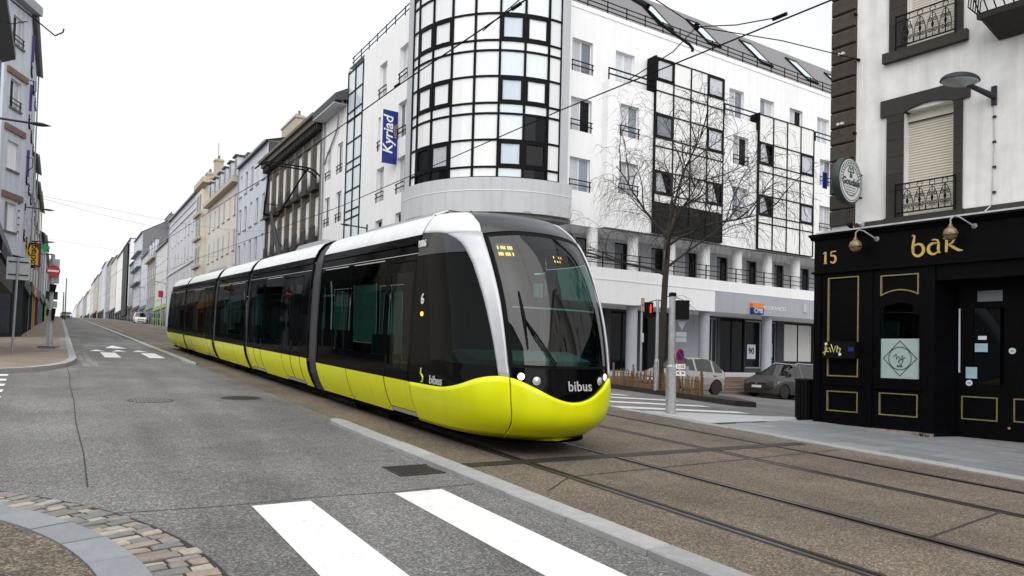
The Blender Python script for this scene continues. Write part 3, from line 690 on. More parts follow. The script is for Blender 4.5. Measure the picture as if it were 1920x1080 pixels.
text('fleet_number', '1006', tram, (-1.172, 9.62, 2.84), *sd_, .14, 'sign_white', bold=.003)
text('fleet_mark', '6', tram, (-1.206, 9.45, 2.02), *sd_, .21, 'sign_white', bold=.003)
mb = MB(); c = V((-1.222, 9.33, .93)); mb.tube([c+V((0, .03, .10)), c+V((0, .04, .02)), c+V((0, .0, .01)), c+V((0, -.04, -.03)), c+V((0, -.03, -.09)), c+V((0, .02, -.10))], [.012, .012, .014, .014, .012, .006], 5); mb.build('logo_swirl', 'lime', tram)
mb = MB(); mb.lathe((-1.2, 9.45, 1.81), [(.03, 0), (.03, .012), (.015, .018)], 10, axis=(-1, 0, 0)); mb.build('side_repeater', 'amber', tram)
for (t, h) in ((-35, .93), (-33.5, .33), (35, .93)):
    p = nose(t, h, .02); mb = MB(); mb.lathe(p, [(.018, -.01), (.018, .004)], 8, axis=(p.x*.6, -1, 0)); mb.build('cover_screw', 'rubber', tram)
# body sections: skirt, glazed black sides with doors and windows, white shoulders, roof
def side(h): return ip(h, NW)
def sp(s, y, h, off=0.): return V((s*(side(h)+off), y, h))
def band_mesh(s, y0, y1, h0, h1, off=0., nv=6): mb = MB(); mb.grid(lambda u, v: sp(s, y0+(y1-y0)*u, h0+(h1-h0)*v, off), 1, nv); return mb
def bar_on(s, y0, y1, h0, h1, name, m, parent, off=.006, nv=6):
    mb = band_mesh(s, y0, y1, h0, h1, off, nv); return mb.build(name, m, parent, smooth=True)
DOORS = {0: [(9.78, 10.78)], 1: [(15.55, 17.05), (19.15, 20.6)], 2: [], 3: [(26.5, 28.0), (30.9, 32.4)], 4: [(REAR-10.78, REAR-9.78)]}
WINS = {0: [(10.92, 12.55), (12.67, 14.2)], 1: [(17.25, 18.95)], 2: [(21.4, 23.35), (23.45, 25.45)], 3: [(28.2, 30.7)], 4: [(33.2, 34.7), (34.8, REAR-10.92)]}
for k, (y0, y1) in enumerate(TB['sec']):
    for s in (-1, 1):
        drs, wns = DOORS[k], WINS[k]
        # skirt panels between doors
        cuts = [y0]+[c for d in drs for c in d]+[y1]
        for i in range(0, len(cuts)-1, 2):
            a, b = cuts[i], cuts[i+1]
            if b-a < .05: continue
            n = max(1, round((b-a)/1.75)); L = (b-a)/n
            for j in range(n): bar_on(s, a+j*L+.011, a+(j+1)*L-.011, .24, .80 if k == 0 else .85, 'skirt_panel', 'tram_yellow', tram, .012, 5)
            for j in range(n):
                for yy in (a+j*L+.1, a+(j+1)*L-.1): mb = MB(); mb.lathe(sp(s, yy, .30, .012), [(.014, -.01), (.014, .003)], 6, axis=(s, 0, 0)); mb.build('panel_screw', 'rubber', tram)
        wall = MB(); holes = [(a, b, 1.14, 2.68) for a, b in wns]+[(a, b, .30, 2.62) for a, b in drs]
        xs = sorted({y0, y1, *[h[0] for h in holes], *[h[1] for h in holes]}); zs = sorted({.80, .30, .86, 1.14, 1.6, 2.1, 2.62, 2.68, 2.95, 3.02})
        for i in range(len(xs)-1):
            for j in range(len(zs)-1):
                cy, cz = (xs[i]+xs[i+1])/2, (zs[j]+zs[j+1])/2
                if any(h[0] < cy < h[1] and h[2] < cz < h[3] for h in holes): continue
                if cz < .8: continue
                wall.poly([sp(s, xs[i], zs[j]), sp(s, xs[i+1], zs[j]), sp(s, xs[i+1], zs[j+1]), sp(s, xs[i], zs[j+1])])
        wall.build('side_wall', 'tram_black', tram)
        for (a, b) in wns:
            wo_ = bar_on(s, a+.015, b-.015, 1.155, 2.665, 'side_window', 'tram_glass', tram, -.004)
            bar_on(s, a+.1, b-.1, 2.665, 2.68, 'frame_strip', 'lettering_grey', wo_, .004, 1)
        for (a, b) in drs:
            leaves = [(a, b)] if b-a < 1.2 else [(a, (a+b)/2), ((a+b)/2, b)]
            for (c, d) in leaves:
                fr = MB()
                for (e0, e1, h0, h1) in ((c+.01, c+.09, .3, 2.6), (d-.09, d-.01, .3, 2.6), (c+.09, d-.09, 2.45, 2.6), (c+.09, d-.09, .80, .95)): fr.grid(lambda u, v: sp(s, e0+(e1-e0)*u, h0+(h1-h0)*v, .004), 1, 6)
                do = fr.build('door', 'tram_black', tram, smooth=True)
                bar_on(s, c+.09, d-.09, .95, 2.45, 'door_window', 'tram_glass', do, -.002)
                bar_on(s, c+.025, d-.025, .34, .80 if k == 0 else .85, 'door_panel', 'tram_yellow', do, .014, 4)
                bar_on(s, c+.0, d-.0, .26, .33, 'door_sill', 'lettering_grey', do, .016, 2)
        # white shoulder in two panels, black valance beneath it
        n = max(1, round((y1-y0)/2.4)); L = (y1-y0)/n
        for j in range(n): bar_on(s, y0+j*L+.005, y0+(j+1)*L-.005, 3.0, 3.4, 'roof_shoulder', 'tram_white', tram, .012, 9)
        bar_on(s, y0, y1, 2.86, 2.995, 'valance', 'tram_black', tram, .02, 2)
        bar_on(s, y0, y1, 2.71, 2.72, 'trim_line', 'lettering_grey', tram, .004, 1)
    mb = MB(); mb.box(-.69, .69, y0, y1, 3.36, 3.405); mb.build('roof', 'zinc', tram)
    mb = MB(); mb.box(-.98, .98, y0, y1, .17, .40); mb.build('floor_frame', 'underframe', tram)
    mb = MB(); mb.box(-1.1, 1.1, y0+.05, y1-.05, 2.86, 2.9); mb.build('ceiling', 'cab_panel', tram)
    for yy in [y0+.8+1.5*i for i in range(int((y1-y0-1)/1.5))]:
        if any(a-.3 < yy < b+.2 for a, b in drs): continue
        for xx in (-.75, .35):
            mb = MB(); mb.box(xx, xx+.42, yy, yy+.42, .75, .85); mb.box(xx, xx+.42, yy+.40, yy+.48, .85, 1.45); mb.build('passenger_seat', 'seat_cloth', tram)
    if k in (0, 2, 4):                           # bogies under the ends and the middle
        yc = 12.2 if k == 0 else (23.4 if k == 2 else REAR-12.2)
        for yy in (yc-.8, yc+.8):
            for xx in (-.76, .68):
                mb = MB(); mb.lathe((xx, yy, .29), [(.29, 0), (.29, .08)], 16, axis=(1, 0, 0)); mb.build('wheel', 'underframe', tram)
for (a, b) in ((14.38, 15.02), (20.78, 21.12), (25.72, 26.2), (32.66, 33.0)):   # bellows
    n = 5; bl = MB()
    outline = [sp(-1, 0, h) for h in (.24, .6, .9, 1.4, 2.0, 2.5, 2.9, 3.15, 3.3, 3.38)]; prof_ = [(p.x, p.z) for p in outline]+[(-p.x, p.z) for p in outline[::-1]]
    for i in range(2*n):
        k0 = .0 if i % 2 == 0 else -.06; k1 = -.06 if i % 2 == 0 else .0; ya, yb_ = a+(b-a)*i/(2*n), a+(b-a)*(i+1)/(2*n)
        for j in range(len(prof_)-1):
            (x0, z0), (x1, z1) = prof_[j], prof_[j+1]; f0, f1 = 1+k0-.03, 1+k1-.03
            bl.poly([(x0*f0, ya, z0-.03), (x1*f0, ya, z1-.03), (x1*f1, yb_, z1-.03), (x0*f1, yb_, z0-.03)])
    bl.build('bellows', 'bellows', tram)
    for yy in (a-.03, b-.02):
        mb = MB()
        for j in range(len(prof_)-1):
            (x0, z0), (x1, z1) = prof_[j], prof_[j+1]; g_ = 1.012
            mb.poly([(x0*g_, yy, z0), (x1*g_, yy, z1+.012), (x1*g_, yy+.05, z1+.012), (x0*g_, yy+.05, z0)])
        mb.build('portal_frame', 'rubber', tram)
for (y0, y1, w_, h) in ((10.6, 13.8, .55, .12), (16.2, 18.6, .6, .16), (22.6, 25.2, .6, .10), (27.5, 31.5, .6, .16), (34, 36.5, .55, .12)):
    mb = MB(); mb.hexa([(-w_, y0, 3.40), (w_, y0, 3.40), (w_, y1, 3.40), (-w_, y1, 3.40), (-w_+.08, y0+.15, 3.4+h), (w_-.08, y0+.15, 3.4+h), (w_-.08, y1-.15, 3.4+h), (-w_+.08, y1-.15, 3.4+h)]); mb.build('roof_box', 'zinc', tram)
mb = MB(); mb.tube([(-.1, 10.25, 3.4), (-.1, 10.25, 3.46), (-.1, 10.1, 3.52)], [.05, .04, .01], 6); mb.build('antenna', 'rubber', tram)
# pantograph
pb = V((0, 22.3, 3.42)); kn = V((0, 23.75, 5.03)); hd = 6.30; hy = 21.9
mb = MB(); mb.box(-.5, .5, 21.7, 23.0, 3.42, 3.50)
for xx in (-.4, .4):
    for yy in (21.8, 22.9): mb.lathe((xx, yy, 3.36), [(.05, 0), (.07, .03), (.05, .06), (.07, .09), (.05, .14)], 8)
pan = mb.build('pantograph', 'steel_black', tram)
mb = MB(); mb.tube([pb+V((0, 0, .05)), kn], [.085, .06], 8); mb.tube([pb+V((.12, -.25, .05)), kn+V((.03, -.06, -.08))], .018, 5); mb.build('lower_arm', 'lamp_grey', pan)
mb = MB(); mb.tube([kn+V((-.24, 0, 0)), kn+V((.24, 0, 0))], .055, 8); mb.build('knuckle', 'steel_black', pan)
for s in (-1, 1):
    mb = MB(); mb.tube([kn+V((s*.22, 0, 0)), V((s*.52, hy+.05, hd-.1))], [.034, .026], 6); mb.build('upper_arm', 'steel_black', pan)
mb = MB(); mb.tube([kn+V((-.22, 0, 0)).lerp(V((0, 0, 0)), .0)+(V((-.52, hy, hd))-kn)*.22, kn+(V((.52, hy, hd))-kn)*.22], .016, 5); mb.build('cross_brace', 'steel_black', pan)
for yy in (-.18, .18):
    mb = MB(); mb.tube([(-.92, hy+yy, hd-.20), (-.78, hy+yy, hd-.06), (-.60, hy+yy, hd), (.60, hy+yy, hd), (.78, hy+yy, hd-.06), (.92, hy+yy, hd-.20)], .026, 6); mb.build('contact_strip', 'steel_black', pan)
for s in (-1, 1):
    mb = MB(); mb.tube([(s*.55, hy-.2, hd-.04), (s*.55, hy+.2, hd-.04)], .035, 6); mb.tube([(s*.55, hy, hd-.05), (s*.52, hy+.03, hd-.14)], .03, 6); mb.build('head_spring', 'steel_black', pan)
# ================================================================== windows shared by the facades
_wm = {}
def wmesh(key, fn, mats):
    if key not in _wm: mb = MB(); fn(mb); _wm[key] = mb.mesh(key[0], mats)
    return _wm[key]
def window(fr, root, s, z, w, h, frame='frame_white', panes=('curtain', 'glass_sky'), rec=.16, rail=0, sill=None, lintel=None, bars=1, fwid=.05, sillout=.08, div=1):
    o = Fr((0, 0, 0), fr.t, fr.n); at = fr.p(s, z); T = (tuple(fr.t), tuple(fr.n))
    def f(mb):
        for (a0, a1, c0, c1) in ((0, fwid, 0, h), (w-fwid, w, 0, h), (fwid, w-fwid, 0, fwid), (fwid, w-fwid, h-fwid, h)): o.box(mb, a0, a1, c0, c1, -rec-.05, -rec+.01)
        if div: o.box(mb, w/2-fwid*.6, w/2+fwid*.6, fwid, h-fwid, -rec-.04, -rec+.015)
        for k in range(1, bars): o.box(mb, fwid, w-fwid, h*k/bars-.012, h*k/bars+.012, -rec-.03, -rec+.005)
    wi = inst('window', wmesh(('window', w, h, rec, bars, fwid, div, frame, T), f, frame), root, at)
    halves = [(fwid, w/2-fwid*.6), (w/2+fwid*.6, w-fwid)] if div else [(fwid, w-fwid)]
    for k, (a, b) in enumerate(halves):
        m = panes[k % len(panes)]
        inst('pane', wmesh(('pane', w, h, rec, fwid, div, k, m, T), lambda mb: o.box(mb, a, b, fwid, h-fwid, -rec-.03, -rec-.012), m), wi, at)
    if sill: inst('sill', wmesh(('sill', w, sillout, sill, T), lambda mb: o.box(mb, -.08, w+.08, -.1, -.003, -rec, sillout), sill), wi, at)
    if lintel: inst('lintel', wmesh(('lintel', w, lintel, h, T), lambda mb: o.box(mb, -.1, w+.1, h+.003, h+.22, -rec+.02, .03), lintel), wi, at)
    if rail:
        def g(mb):
            for zz in ([.22, .44] if rail == 1 else [.1, .35, .6, .85]): o.box(mb, -.03, w+.03, zz, zz+.04, .02, .06)
            if rail == 1:
                for x in (.0, w-.03): o.box(mb, x, x+.03, .0, .48, -.02, .02)
            else:
                for x in (.02, w/2, w-.04): o.box(mb, x, x+.025, .0, .85, .022, .05)
        inst('railing', wmesh(('railing', w, rail, T), g, 'steel_black'), wi, at)
    return wi
# ================================================================== the hotel on the corner
hotel = thing('hotel_building', 'white corner hotel with a rounded glass tower and grey slate roof', 'building', (18, 30, gz(18, 26)))
HR = Fr((0, 25.3, 0), (1, 0, 0), (0, -1, 0)); HL = Fr((13.55, 0, 0), (0, 1, 0), (-1, 0, 0))
XE = 47.0
# right-hand wall, set back upper storey and projecting block
wc = {'a': [(18.95, z) for z in (14.5, 11.82, 9.1)], 'top': [(x, 14.55) for x in (21.5, 29.35, 31.85, 34.4, 36.95, 40, 43)]}
holes = [(x, x+1.18, z, z+1.5) for x, z in wc['a']+wc['top']]
mb = MB(); HR.wall(mb, 18.15, XE, 7.55, 17.4, holes); HR.box(mb, 18.15, XE, 17.4, 17.62, -.3, .03)
mb.poly([(XE, 25.3, 1), (XE, 45, 1), (XE, 45, 17.5), (XE, 25.3, 17.5)]); mb.build('wall', 'wall_white', hotel)
HB = Fr((0, 24.85, 0), (1, 0, 0), (0, -1, 0))
wb = [(x, z) for x in (21.45, 29.2, 36.6, 39.6, 42.6) for z in (11.9, 9.2)]
mb = MB(); hb = [(x, x+1.18, z, z+1.5) for x, z in wb]; HB.wall(mb, 20.72, XE, 7.55, 14.35, hb); mb.poly([HB.p(20.72, 7.55), HB.p(20.72, 14.35), HB.p(20.72, 14.35, -.45), HB.p(20.72, 7.55, -.45)])
mb.poly([HB.p(20.72, 14.35), HB.p(XE, 14.35), HB.p(XE, 14.35, -.45), HB.p(20.72, 14.35, -.45)]); mb.poly([HB.p(18.1, 7.55, -.46), HB.p(XE, 7.55), HB.p(XE, 7.55, -2.4), HB.p(18.1, 7.55, -2.4)])
mb.build('projecting_wall', 'wall_white', hotel)
pn = [('curtain', 'curtain'), ('curtain', 'glass_sky'), ('glass_sky', 'curtain'), ('curtain', 'glass_dark')]
for i, (x, z) in enumerate(wc['a']): window(HR, hotel, x, z, 1.18, 1.5, panes=pn[(i*2+1) % 4], rail=1)
for i, (x, z) in enumerate(wc['top']): window(HR, hotel, x, z, 1.18, 1.5, panes=pn[i % 4])
for i, (x, z) in enumerate(wb): window(HB, hotel, x, z, 1.18, 1.5, panes=pn[(i*3+1) % 4], rail=1)
for (a, b) in ((20.75, 23.6), (28.55, 31.25), (36.2, 40.5), (41, XE)):
    mb = MB()
    for z in (14.62, 14.88): HB.box(mb, a, b, z, z+.055, -.08, -.03)
    for x in (a, b-.05): HB.box(mb, x, x+.05, 14.35, 14.93, -.08, -.032)
    mb.build('balcony_rail', 'steel_black', hotel)
# two glazed bays
def bay(x0, x1, zt, zb, zl, wins, reflection_row=None, hood=None):
    fr = Fr((0, 24.74, 0), (1, 0, 0), (0, -1, 0)); n = 4; L = (x1-x0)/n; zs = [zt]+zl+[zb]
    mb = MB(); fr.box(mb, x0, x1, zb, zt, -.45, -.09); bo = mb.build('glazed_bay', 'mullion', hotel)
    for j in range(len(zs)-1):
        for i in range(n):
            a, b, c, d = x0+i*L+.03, x0+(i+1)*L-.03, zs[j+1]+.028, zs[j]-.028; k = wins.get((i, j))
            if k:
                f = MB(); e = .09
                for (p, q, r_, t_) in ((a, b, c, c+e), (a, b, d-e, d), (a, a+e, c+e, d-e), (b-e, b, c+e, d-e)): fr.box(f, p, q, r_, t_, -.08, .03)
                wo_ = f.build('window', 'mullion', bo, at=fr.p(a, c)); f = MB()
                if k == 'tilt': f.hexa([fr.p(a+e, c+e, -.03), fr.p(b-e-.25, c+e, -.03), fr.p(b-e-.25, c+e, -.01), fr.p(a+e, c+e, -.01), fr.p(a+e, d-e, -.03), fr.p(a+e+.25, d-e, .06), fr.p(a+e+.25, d-e, .09), fr.p(a+e, d-e, -.01)])
                else: fr.box(f, a+e, b-e, c+e, d-e, -.03, -.01)
                f.build('pane', 'curtain' if k == 'light' else 'glass_sky' if k != 'tilt' else 'curtain', wo_)
            else:
                f = MB(); fr.box(f, a, b, c, d, -.088, -.01+random.uniform(-.004, .004)); f.build('pane', 'bay_pane' if not (reflection_row == j) else 'glass_dark', bo, at=fr.p(a, c))
    for i in range(n+1):
        f = MB(); x = x0+i*L; fr.box(f, x-.03, x+.03, zb, zt, -.085, .03); f.build('mullion', 'mullion', bo, at=fr.p(x, zb))
    for z in zs:
        for i in range(n): f = MB(); fr.box(f, x0+i*L+.031, x0+(i+1)*L-.031, z-.028, z+.028, -.085, .02); f.build('transom', 'mullion', bo, at=fr.p(x0+i*L, z))
    if hood: f = MB(); fr.box(f, x0-.12, x0-.045, hood, zt+.03, -.5, .1); f.build('hood', 'mullion', bo)
bay(23.55, 28.3, 16.05, 7.62, [14.97, 14.45, 13.36, 12.2, 11.78, 10.6, 9.5, 9.08], {(0, 0): 'light', (3, 0): 'light', (0, 3): 'sky', (3, 3): 'light', (0, 6): 'tilt', (3, 6): 'tilt'}, reflection_row=8, hood=14.4)  # dark reflection put into the colour of the bottom row of panes
bay(31.1, 35.85, 14.85, 7.62, [13.36, 12.2, 11.78, 10.52, 9.44, 9.02], {(0, 1): 'tilt', (3, 1): 'light', (0, 4): 'tilt', (3, 4): 'light'}, hood=14.0)
# roof with railing and skylights
def rp(x, v, d=0.): y, z = 25.85+4.2*v, 17.4+4.9*v; return V((x, y-d*.76, z+d*.65))
mb = MB(); mb.poly([rp(19.5, 0), rp(XE, 0), rp(XE, 1), rp(19.5, 1)]); mb.poly([rp(XE, 0), rp(XE, 1), V((XE, 30.05, 17))]); mb.poly([rp(19.5, 1), rp(XE, 1), V((XE, 40, 22.2)), V((19.5, 40, 22.2))]); mb.build('roof', 'slate', hotel)
mb = MB(); mb.box(24.5, 40, 30.2, 31.5, 22.0, 22.75); mb.box(41, 43, 30.2, 31.2, 22, 23); mb.build('roof_upstand', 'wall_white', hotel)
for x in (26.4, 30.2, 34.8, 39.3, 43.5):
    f = MB()
    for (a, b, c, d) in ((x, x+.08, .42, .84), (x+1.02, x+1.1, .42, .84), (x+.08, x+1.02, .42, .45), (x+.08, x+1.02, .81, .84)): f.hexa([rp(a, c, 0), rp(b, c, 0), rp(b, d, 0), rp(a, d, 0), rp(a, c, .1), rp(b, c, .1), rp(b, d, .1), rp(a, d, .1)])
    so = f.build('skylight', 'steel_black', hotel); f = MB(); f.poly([rp(x+.08, .45, .07), rp(x+1.02, .45, .07), rp(x+1.02, .81, .07), rp(x+.08, .81, .07)]); f.build('pane', 'glass_pale', so)
mb = MB()
for z in (17.78, 17.98, 18.2): HR.box(mb, 18.2, XE, z, z+.035, -.10, -.06)
for k in range(25): x = 18.6+k*1.18; HR.box(mb, x, x+.04, 17.62, 18.24, -.06, -.02)
mb.build('roof_railing', 'steel_black', hotel)
# band, gallery, ground floor
BN = Fr((0, 25.0, 0), (1, 0, 0), (0, -1, 0))
mb = MB(); BN.box(mb, 17.2, XE, 4.1, 5.72, -2.6, 0); mb.build('band', 'wall_white', hotel)
mb = MB(); BN.box(mb, 17.2, XE, 5.17, 5.22, .001, .02); mb.build('band_groove', 'frame_white', hotel)
mb = MB(); BN.box(mb, 28.19, 37.2, 4.104, 5.165, .002, .012); fasc = mb.build('shop_fascia', 'band_lilac', hotel)
for k in range(11):
    x = 20.45+2.475*k; mb = MB(); mb.lathe((x, 25.45, 5.72), [(.26, 0), (.26, 1.84)], 16); mb.build('gallery_column', 'frame_white', hotel, smooth=True)
for k in range(6):
    x = 17.97+4.95*k; mb = MB(); mb.lathe((x+.05, 25.45, .7), [(.27, 0), (.27, 3.41)], 18); mb.build('column', 'col_lilac', hotel, smooth=True)
GB = Fr((0, 27.1, 0), (1, 0, 0), (0, -1, 0)); gh = []
for k in range(11):
    x = 19.2+2.475*k; gh.append((x+1.55, x+2.95 if k < 2 else x+2.45, 5.75, 7.4))
mb = MB(); GB.wall(mb, 16.5, XE, 5.7, 7.55, gh, .12); mb.build('gallery_wall', 'wall_grey', hotel)
for k, (a, b, c, d) in enumerate(gh): window(GB, hotel, a, c, b-a, d-c, frame='steel_black', panes=('curtain_dark', 'glass_dark') if 'curtain_dark' in MT else ('glass_dark', 'glass_dark'), rec=.1, fwid=.07)
mb = MB()
for z in (5.92, 6.16, 6.42): BN.box(mb, 18.3, XE, z, z+.035, -.12, -.085)
mb.build('gallery_rail', 'steel_black', hotel)
for k in range(26):
    x = 18.5+k*1.13; mb = MB(); BN.box(mb, x, x+.045, 5.72, 6.46, -.085, -.04); mb.build('rail_post', 'steel_black', hotel, at=BN.p(x, 5.72))
GF = Fr((0, 27.6, 0), (1, 0, 0), (0, -1, 0))
fh = [(22.2, 23.1, 1.6, 4.0), (23.5, 25.2, 1.0, 4.0), (25.7, 27.9, .97, 4.05), (30.6, 31.4, 1.0, 4.0), (31.6, 33.7, .97, 4.05), (33.75, 36.6, 1.2, 4.0), (37.3, 40.2, 1.6, 4.0), (41, 45, 1.6, 4)]
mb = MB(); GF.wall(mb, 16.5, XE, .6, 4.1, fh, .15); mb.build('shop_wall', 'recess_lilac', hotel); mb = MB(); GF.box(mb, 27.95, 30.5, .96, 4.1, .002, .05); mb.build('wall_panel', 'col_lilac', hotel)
for k, (a, b, c, d) in enumerate(fh):
    wi = window(GF, hotel, a, c, b-a, d-c, frame='alu_grey' if k in (3, 5) else 'steel_black', panes=('glass_dark',) if k < 5 else (('glass_dark', 'glass_dark') if k == 5 else ('shop_sky_reflection',)), rec=.1, fwid=.07)
mb = MB(); GF.box(mb, 34.0, 34.75, 1.75, 2.6, -.08, -.075); po = mb.build('poster', 'paper', hotel); text('poster_print', '90', po, GF.p(34.37, 2.2, -.07), GF.t, (0, 0, 1), .5, 'wood_black', bold=.01)
mb = MB(); GF.box(mb, 35.6, 36.3, 1.9, 2.7, -.08, -.075); mb.build('poster', 'frost', hotel)
# terrace and brick steps down to the falling street
mb = MB(); mb.box(17, XE, 24.3, 27.6, .3, .96); mb.box(20.5, XE, 23.9, 24.3, -.3, .62); ter = mb.build('terrace', 'wall_grey', hotel)
for k in range(5):
    y0 = 24.28-.33*(k+1); z = .80-.16*k; x = 20.
    while x < XE: L = random.uniform(1.0, 1.4); mb = MB(); mb.box(x+.01, x+L-.01, y0, 24.28-.33*k-.004, z-.5, z); mb.build('step_block', 'brick_step', ter, at=(x, y0, z)); x += L
# rounded glass tower
TC, TR = V((17.94, 29.49)), 4.7
def tp(a, z, d=0.): return V((TC.x+(TR+d)*math.cos(R(a)), TC.y+(TR+d)*math.sin(R(a)), z))
AN = [176.36, 183.61, 196.79, 209.97, 223.15, 236.33, 249.51, 262.69, 270.6]
ZN = [9.12, 9.57, 10.73, 11.86, 12.31, 13.46, 14.57, 15.01, 16.17, 17.28, 17.72, 18.88, 20.0]
def curve_box(mb, a0, a1, z0, z1, d0, d1, n=1):
    for k in range(n):
        b0, b1 = a0+(a1-a0)*k/n, a0+(a1-a0)*(k+1)/n
        mb.hexa([tp(b0, z0, d0), tp(b1, z0, d0), tp(b1, z0, d1), tp(b0, z0, d1), tp(b0, z1, d0), tp(b1, z1, d0), tp(b1, z1, d1), tp(b0, z1, d1)])
mb = MB(); curve_box(mb, 175, 272, 9.1, 20, -.6, -.10, 24); tw = mb.build('glass_tower', 'mullion', hotel)
da = lambda m_: m_/TR*57.3
for j in range(len(ZN)-1):
    for i in range(len(AN)-1):
        a0, a1, z0, z1 = AN[i]+da(.05), AN[i+1]-da(.05), ZN[j]+.045, ZN[j+1]-.045
        if j % 4 == 1+0 and False: pass
        opening = j in (1, 4+1-0, 7) if False else (j in (1, 4, 7, 10))
        if opening and i in (1, 2, 5, 6):
            f = MB(); e = .10; ea = da(e); curve_box(f, a0, a1, z0, z0+e, -.09, .035, 2); curve_box(f, a0, a1, z1-e, z1, -.09, .035, 2); curve_box(f, a0, a0+ea, z0+e, z1-e, -.09, .035); curve_box(f, a1-ea, a1, z0+e, z1-e, -.09, .035)
            wo_ = f.build('window', 'mullion', tw, at=tp(a0, z0)); f = MB(); curve_box(f, a0+ea, a1-ea, z0+e, z1-e, -.06, -.02, 1)
            f.build('pane', ('glass_dark' if j == 1 and i in (1, 6) else 'curtain' if j == 1 and i == 2 else 'glass_pale' if i == 5 else 'spandrel_0'), wo_)
        else:
            m = 'spandrel_%d' % (random.choice([0, 0, 1, 2]) if i != 5 else random.choice([1, 3]))
            if j in (0, 2) and i == 6 or j == 0 and i in (1, 2): m = 'glass_dark'
            f = MB(); curve_box(f, a0, a1, z0, z1, -.095, -.015+random.uniform(-.004, .004), 2); f.build('pane', m, tw, at=tp(a0, z0))
for a in AN: f = MB(); curve_box(f, a-da(.05), a+da(.05), 9.1, 20, -.09, .045); f.build('mullion', 'mullion', tw, at=tp(a, 9.1))
for z in ZN:
    for i in range(len(AN)-1): f = MB(); curve_box(f, AN[i]+da(.052), AN[i+1]-da(.052), z-.04, z+.04, -.09, .03, 3); f.build('transom', 'mullion', tw, at=tp(AN[i], z))
mb = MB(); curve_box(mb, 169, 277.5, 7.62, 9.08, -.7, .22, 26); mb.build('tower_base', 'wall_grey', hotel, smooth=True)
mb = MB(); curve_box(mb, 169.5, 277, 8.52, 8.55, .222, .235, 26); mb.build('base_line', 'frame_white', hotel)
mb = MB(); curve_box(mb, 168, 279, 7.45, 7.61, -1.4, .05, 20); mb.build('soffit', 'soffit', hotel)
mb = MB(); curve_box(mb, 165, 282, 4.1, 5.72, -1.2, -.2, 20); mb.build('tower_band', 'wall_white', hotel)
mb = MB(); curve_box(mb, 165, 282, .6, 7.5, -2.6, -2.4, 16); mb.build('tower_core', 'dark_interior', hotel)
for a in (186, 212, 238, 262): mb = MB(); mb.lathe(tp(a, 5.7, -.55), [(.26, 0), (.26, 1.8)], 14); mb.build('gallery_column', 'frame_white', hotel, smooth=True)
mb = MB(); mb.box(17.98, 18.4, 24.72, 25.5, 7.6, 20.2); mb.build('tower_pier', 'pier_grey', hotel)
mb = MB(); mb.box(13.2, 13.75, 29.82, 30.35, 7.6, 20.2); mb.build('tower_pier', 'pier_grey', hotel)
mb = MB(); curve_box(mb, 174, 273, 20.0, 20.3, -.6, .1, 24); mb.build('tower_cap', 'pier_grey', hotel)
# street-side wall of the hotel
lw = [(y, z) for y in (31.15, 33.75) for z in (14.75, 12.0, 9.3, 6.6)]
mb = MB(); lh = [(y, y+1.0, z, z+1.75) for y, z in lw]; HL.wall(mb, 30.36, 37.1, 1.2, 17.95, lh, .2); HL.box(mb, 37.1, 39.55, 1.2, 17.6, -.4, -.12); HL.wall(mb, 39.5, 39.6, 1.2, 17.6); mb.poly([HL.p(39.6, 1), HL.p(39.6, 17.9), HL.p(39.6, 17.9, -10), HL.p(39.6, 1, -10)])
mb.poly([HL.p(30.3, 17.95), HL.p(39.6, 17.95), HL.p(39.6, 17.95, -10), HL.p(30.3, 17.95, -10)]); mb.build('side_wall', 'wall_white', hotel)
for i, (y, z) in enumerate(lw): window(HL, hotel, y, z, 1.0, 1.75, panes=pn[i % 4], rail=1, rec=.18)
zz = [17.6, 16.35, 15.25, 14.75, 13.5, 12.35, 11.9, 10.7, 9.55, 9.1, 7.9, 6.8, 5.5]
mb = MB(); HL.box(mb, 37.1, 39.55, 5.4, 17.7, -.12, -.06); gs = mb.build('glazed_strip', 'mullion', hotel)
for j in range(len(zz)-1):
    for i in range(2):
        f = MB(); a = 37.17+i*1.19; HL.box(f, a, a+1.1, zz[j+1]+.04, zz[j]-.04, -.055, .0); f.build('pane', 'spandrel_%d' % random.choice([1, 3, 3]), gs, at=HL.p(a, zz[j]))
mb = MB()
for x in (37.12, 38.32, 39.5): HL.box(mb, x-.04, x+.04, 5.4, 17.7, -.05, .05)
mb.build('mullion', 'mullion', gs)
for z in zz:
    for i in range(2): f = MB(); a = 37.16+i*1.2; HL.box(f, a, a+1.12, z-.035, z+.035, -.05, .035); f.build('transom', 'mullion', gs, at=HL.p(a, z))
mb = MB()
for z in (18.25, 18.5): HL.box(mb, 30.4, 39.4, z, z+.035, -.15, -.11)
for k in range(8): y = 30.6+k*1.2; HL.box(mb, y, y+.04, 17.95, 18.53, -.1, -.06)
mb.build('roof_railing', 'steel_black', hotel)
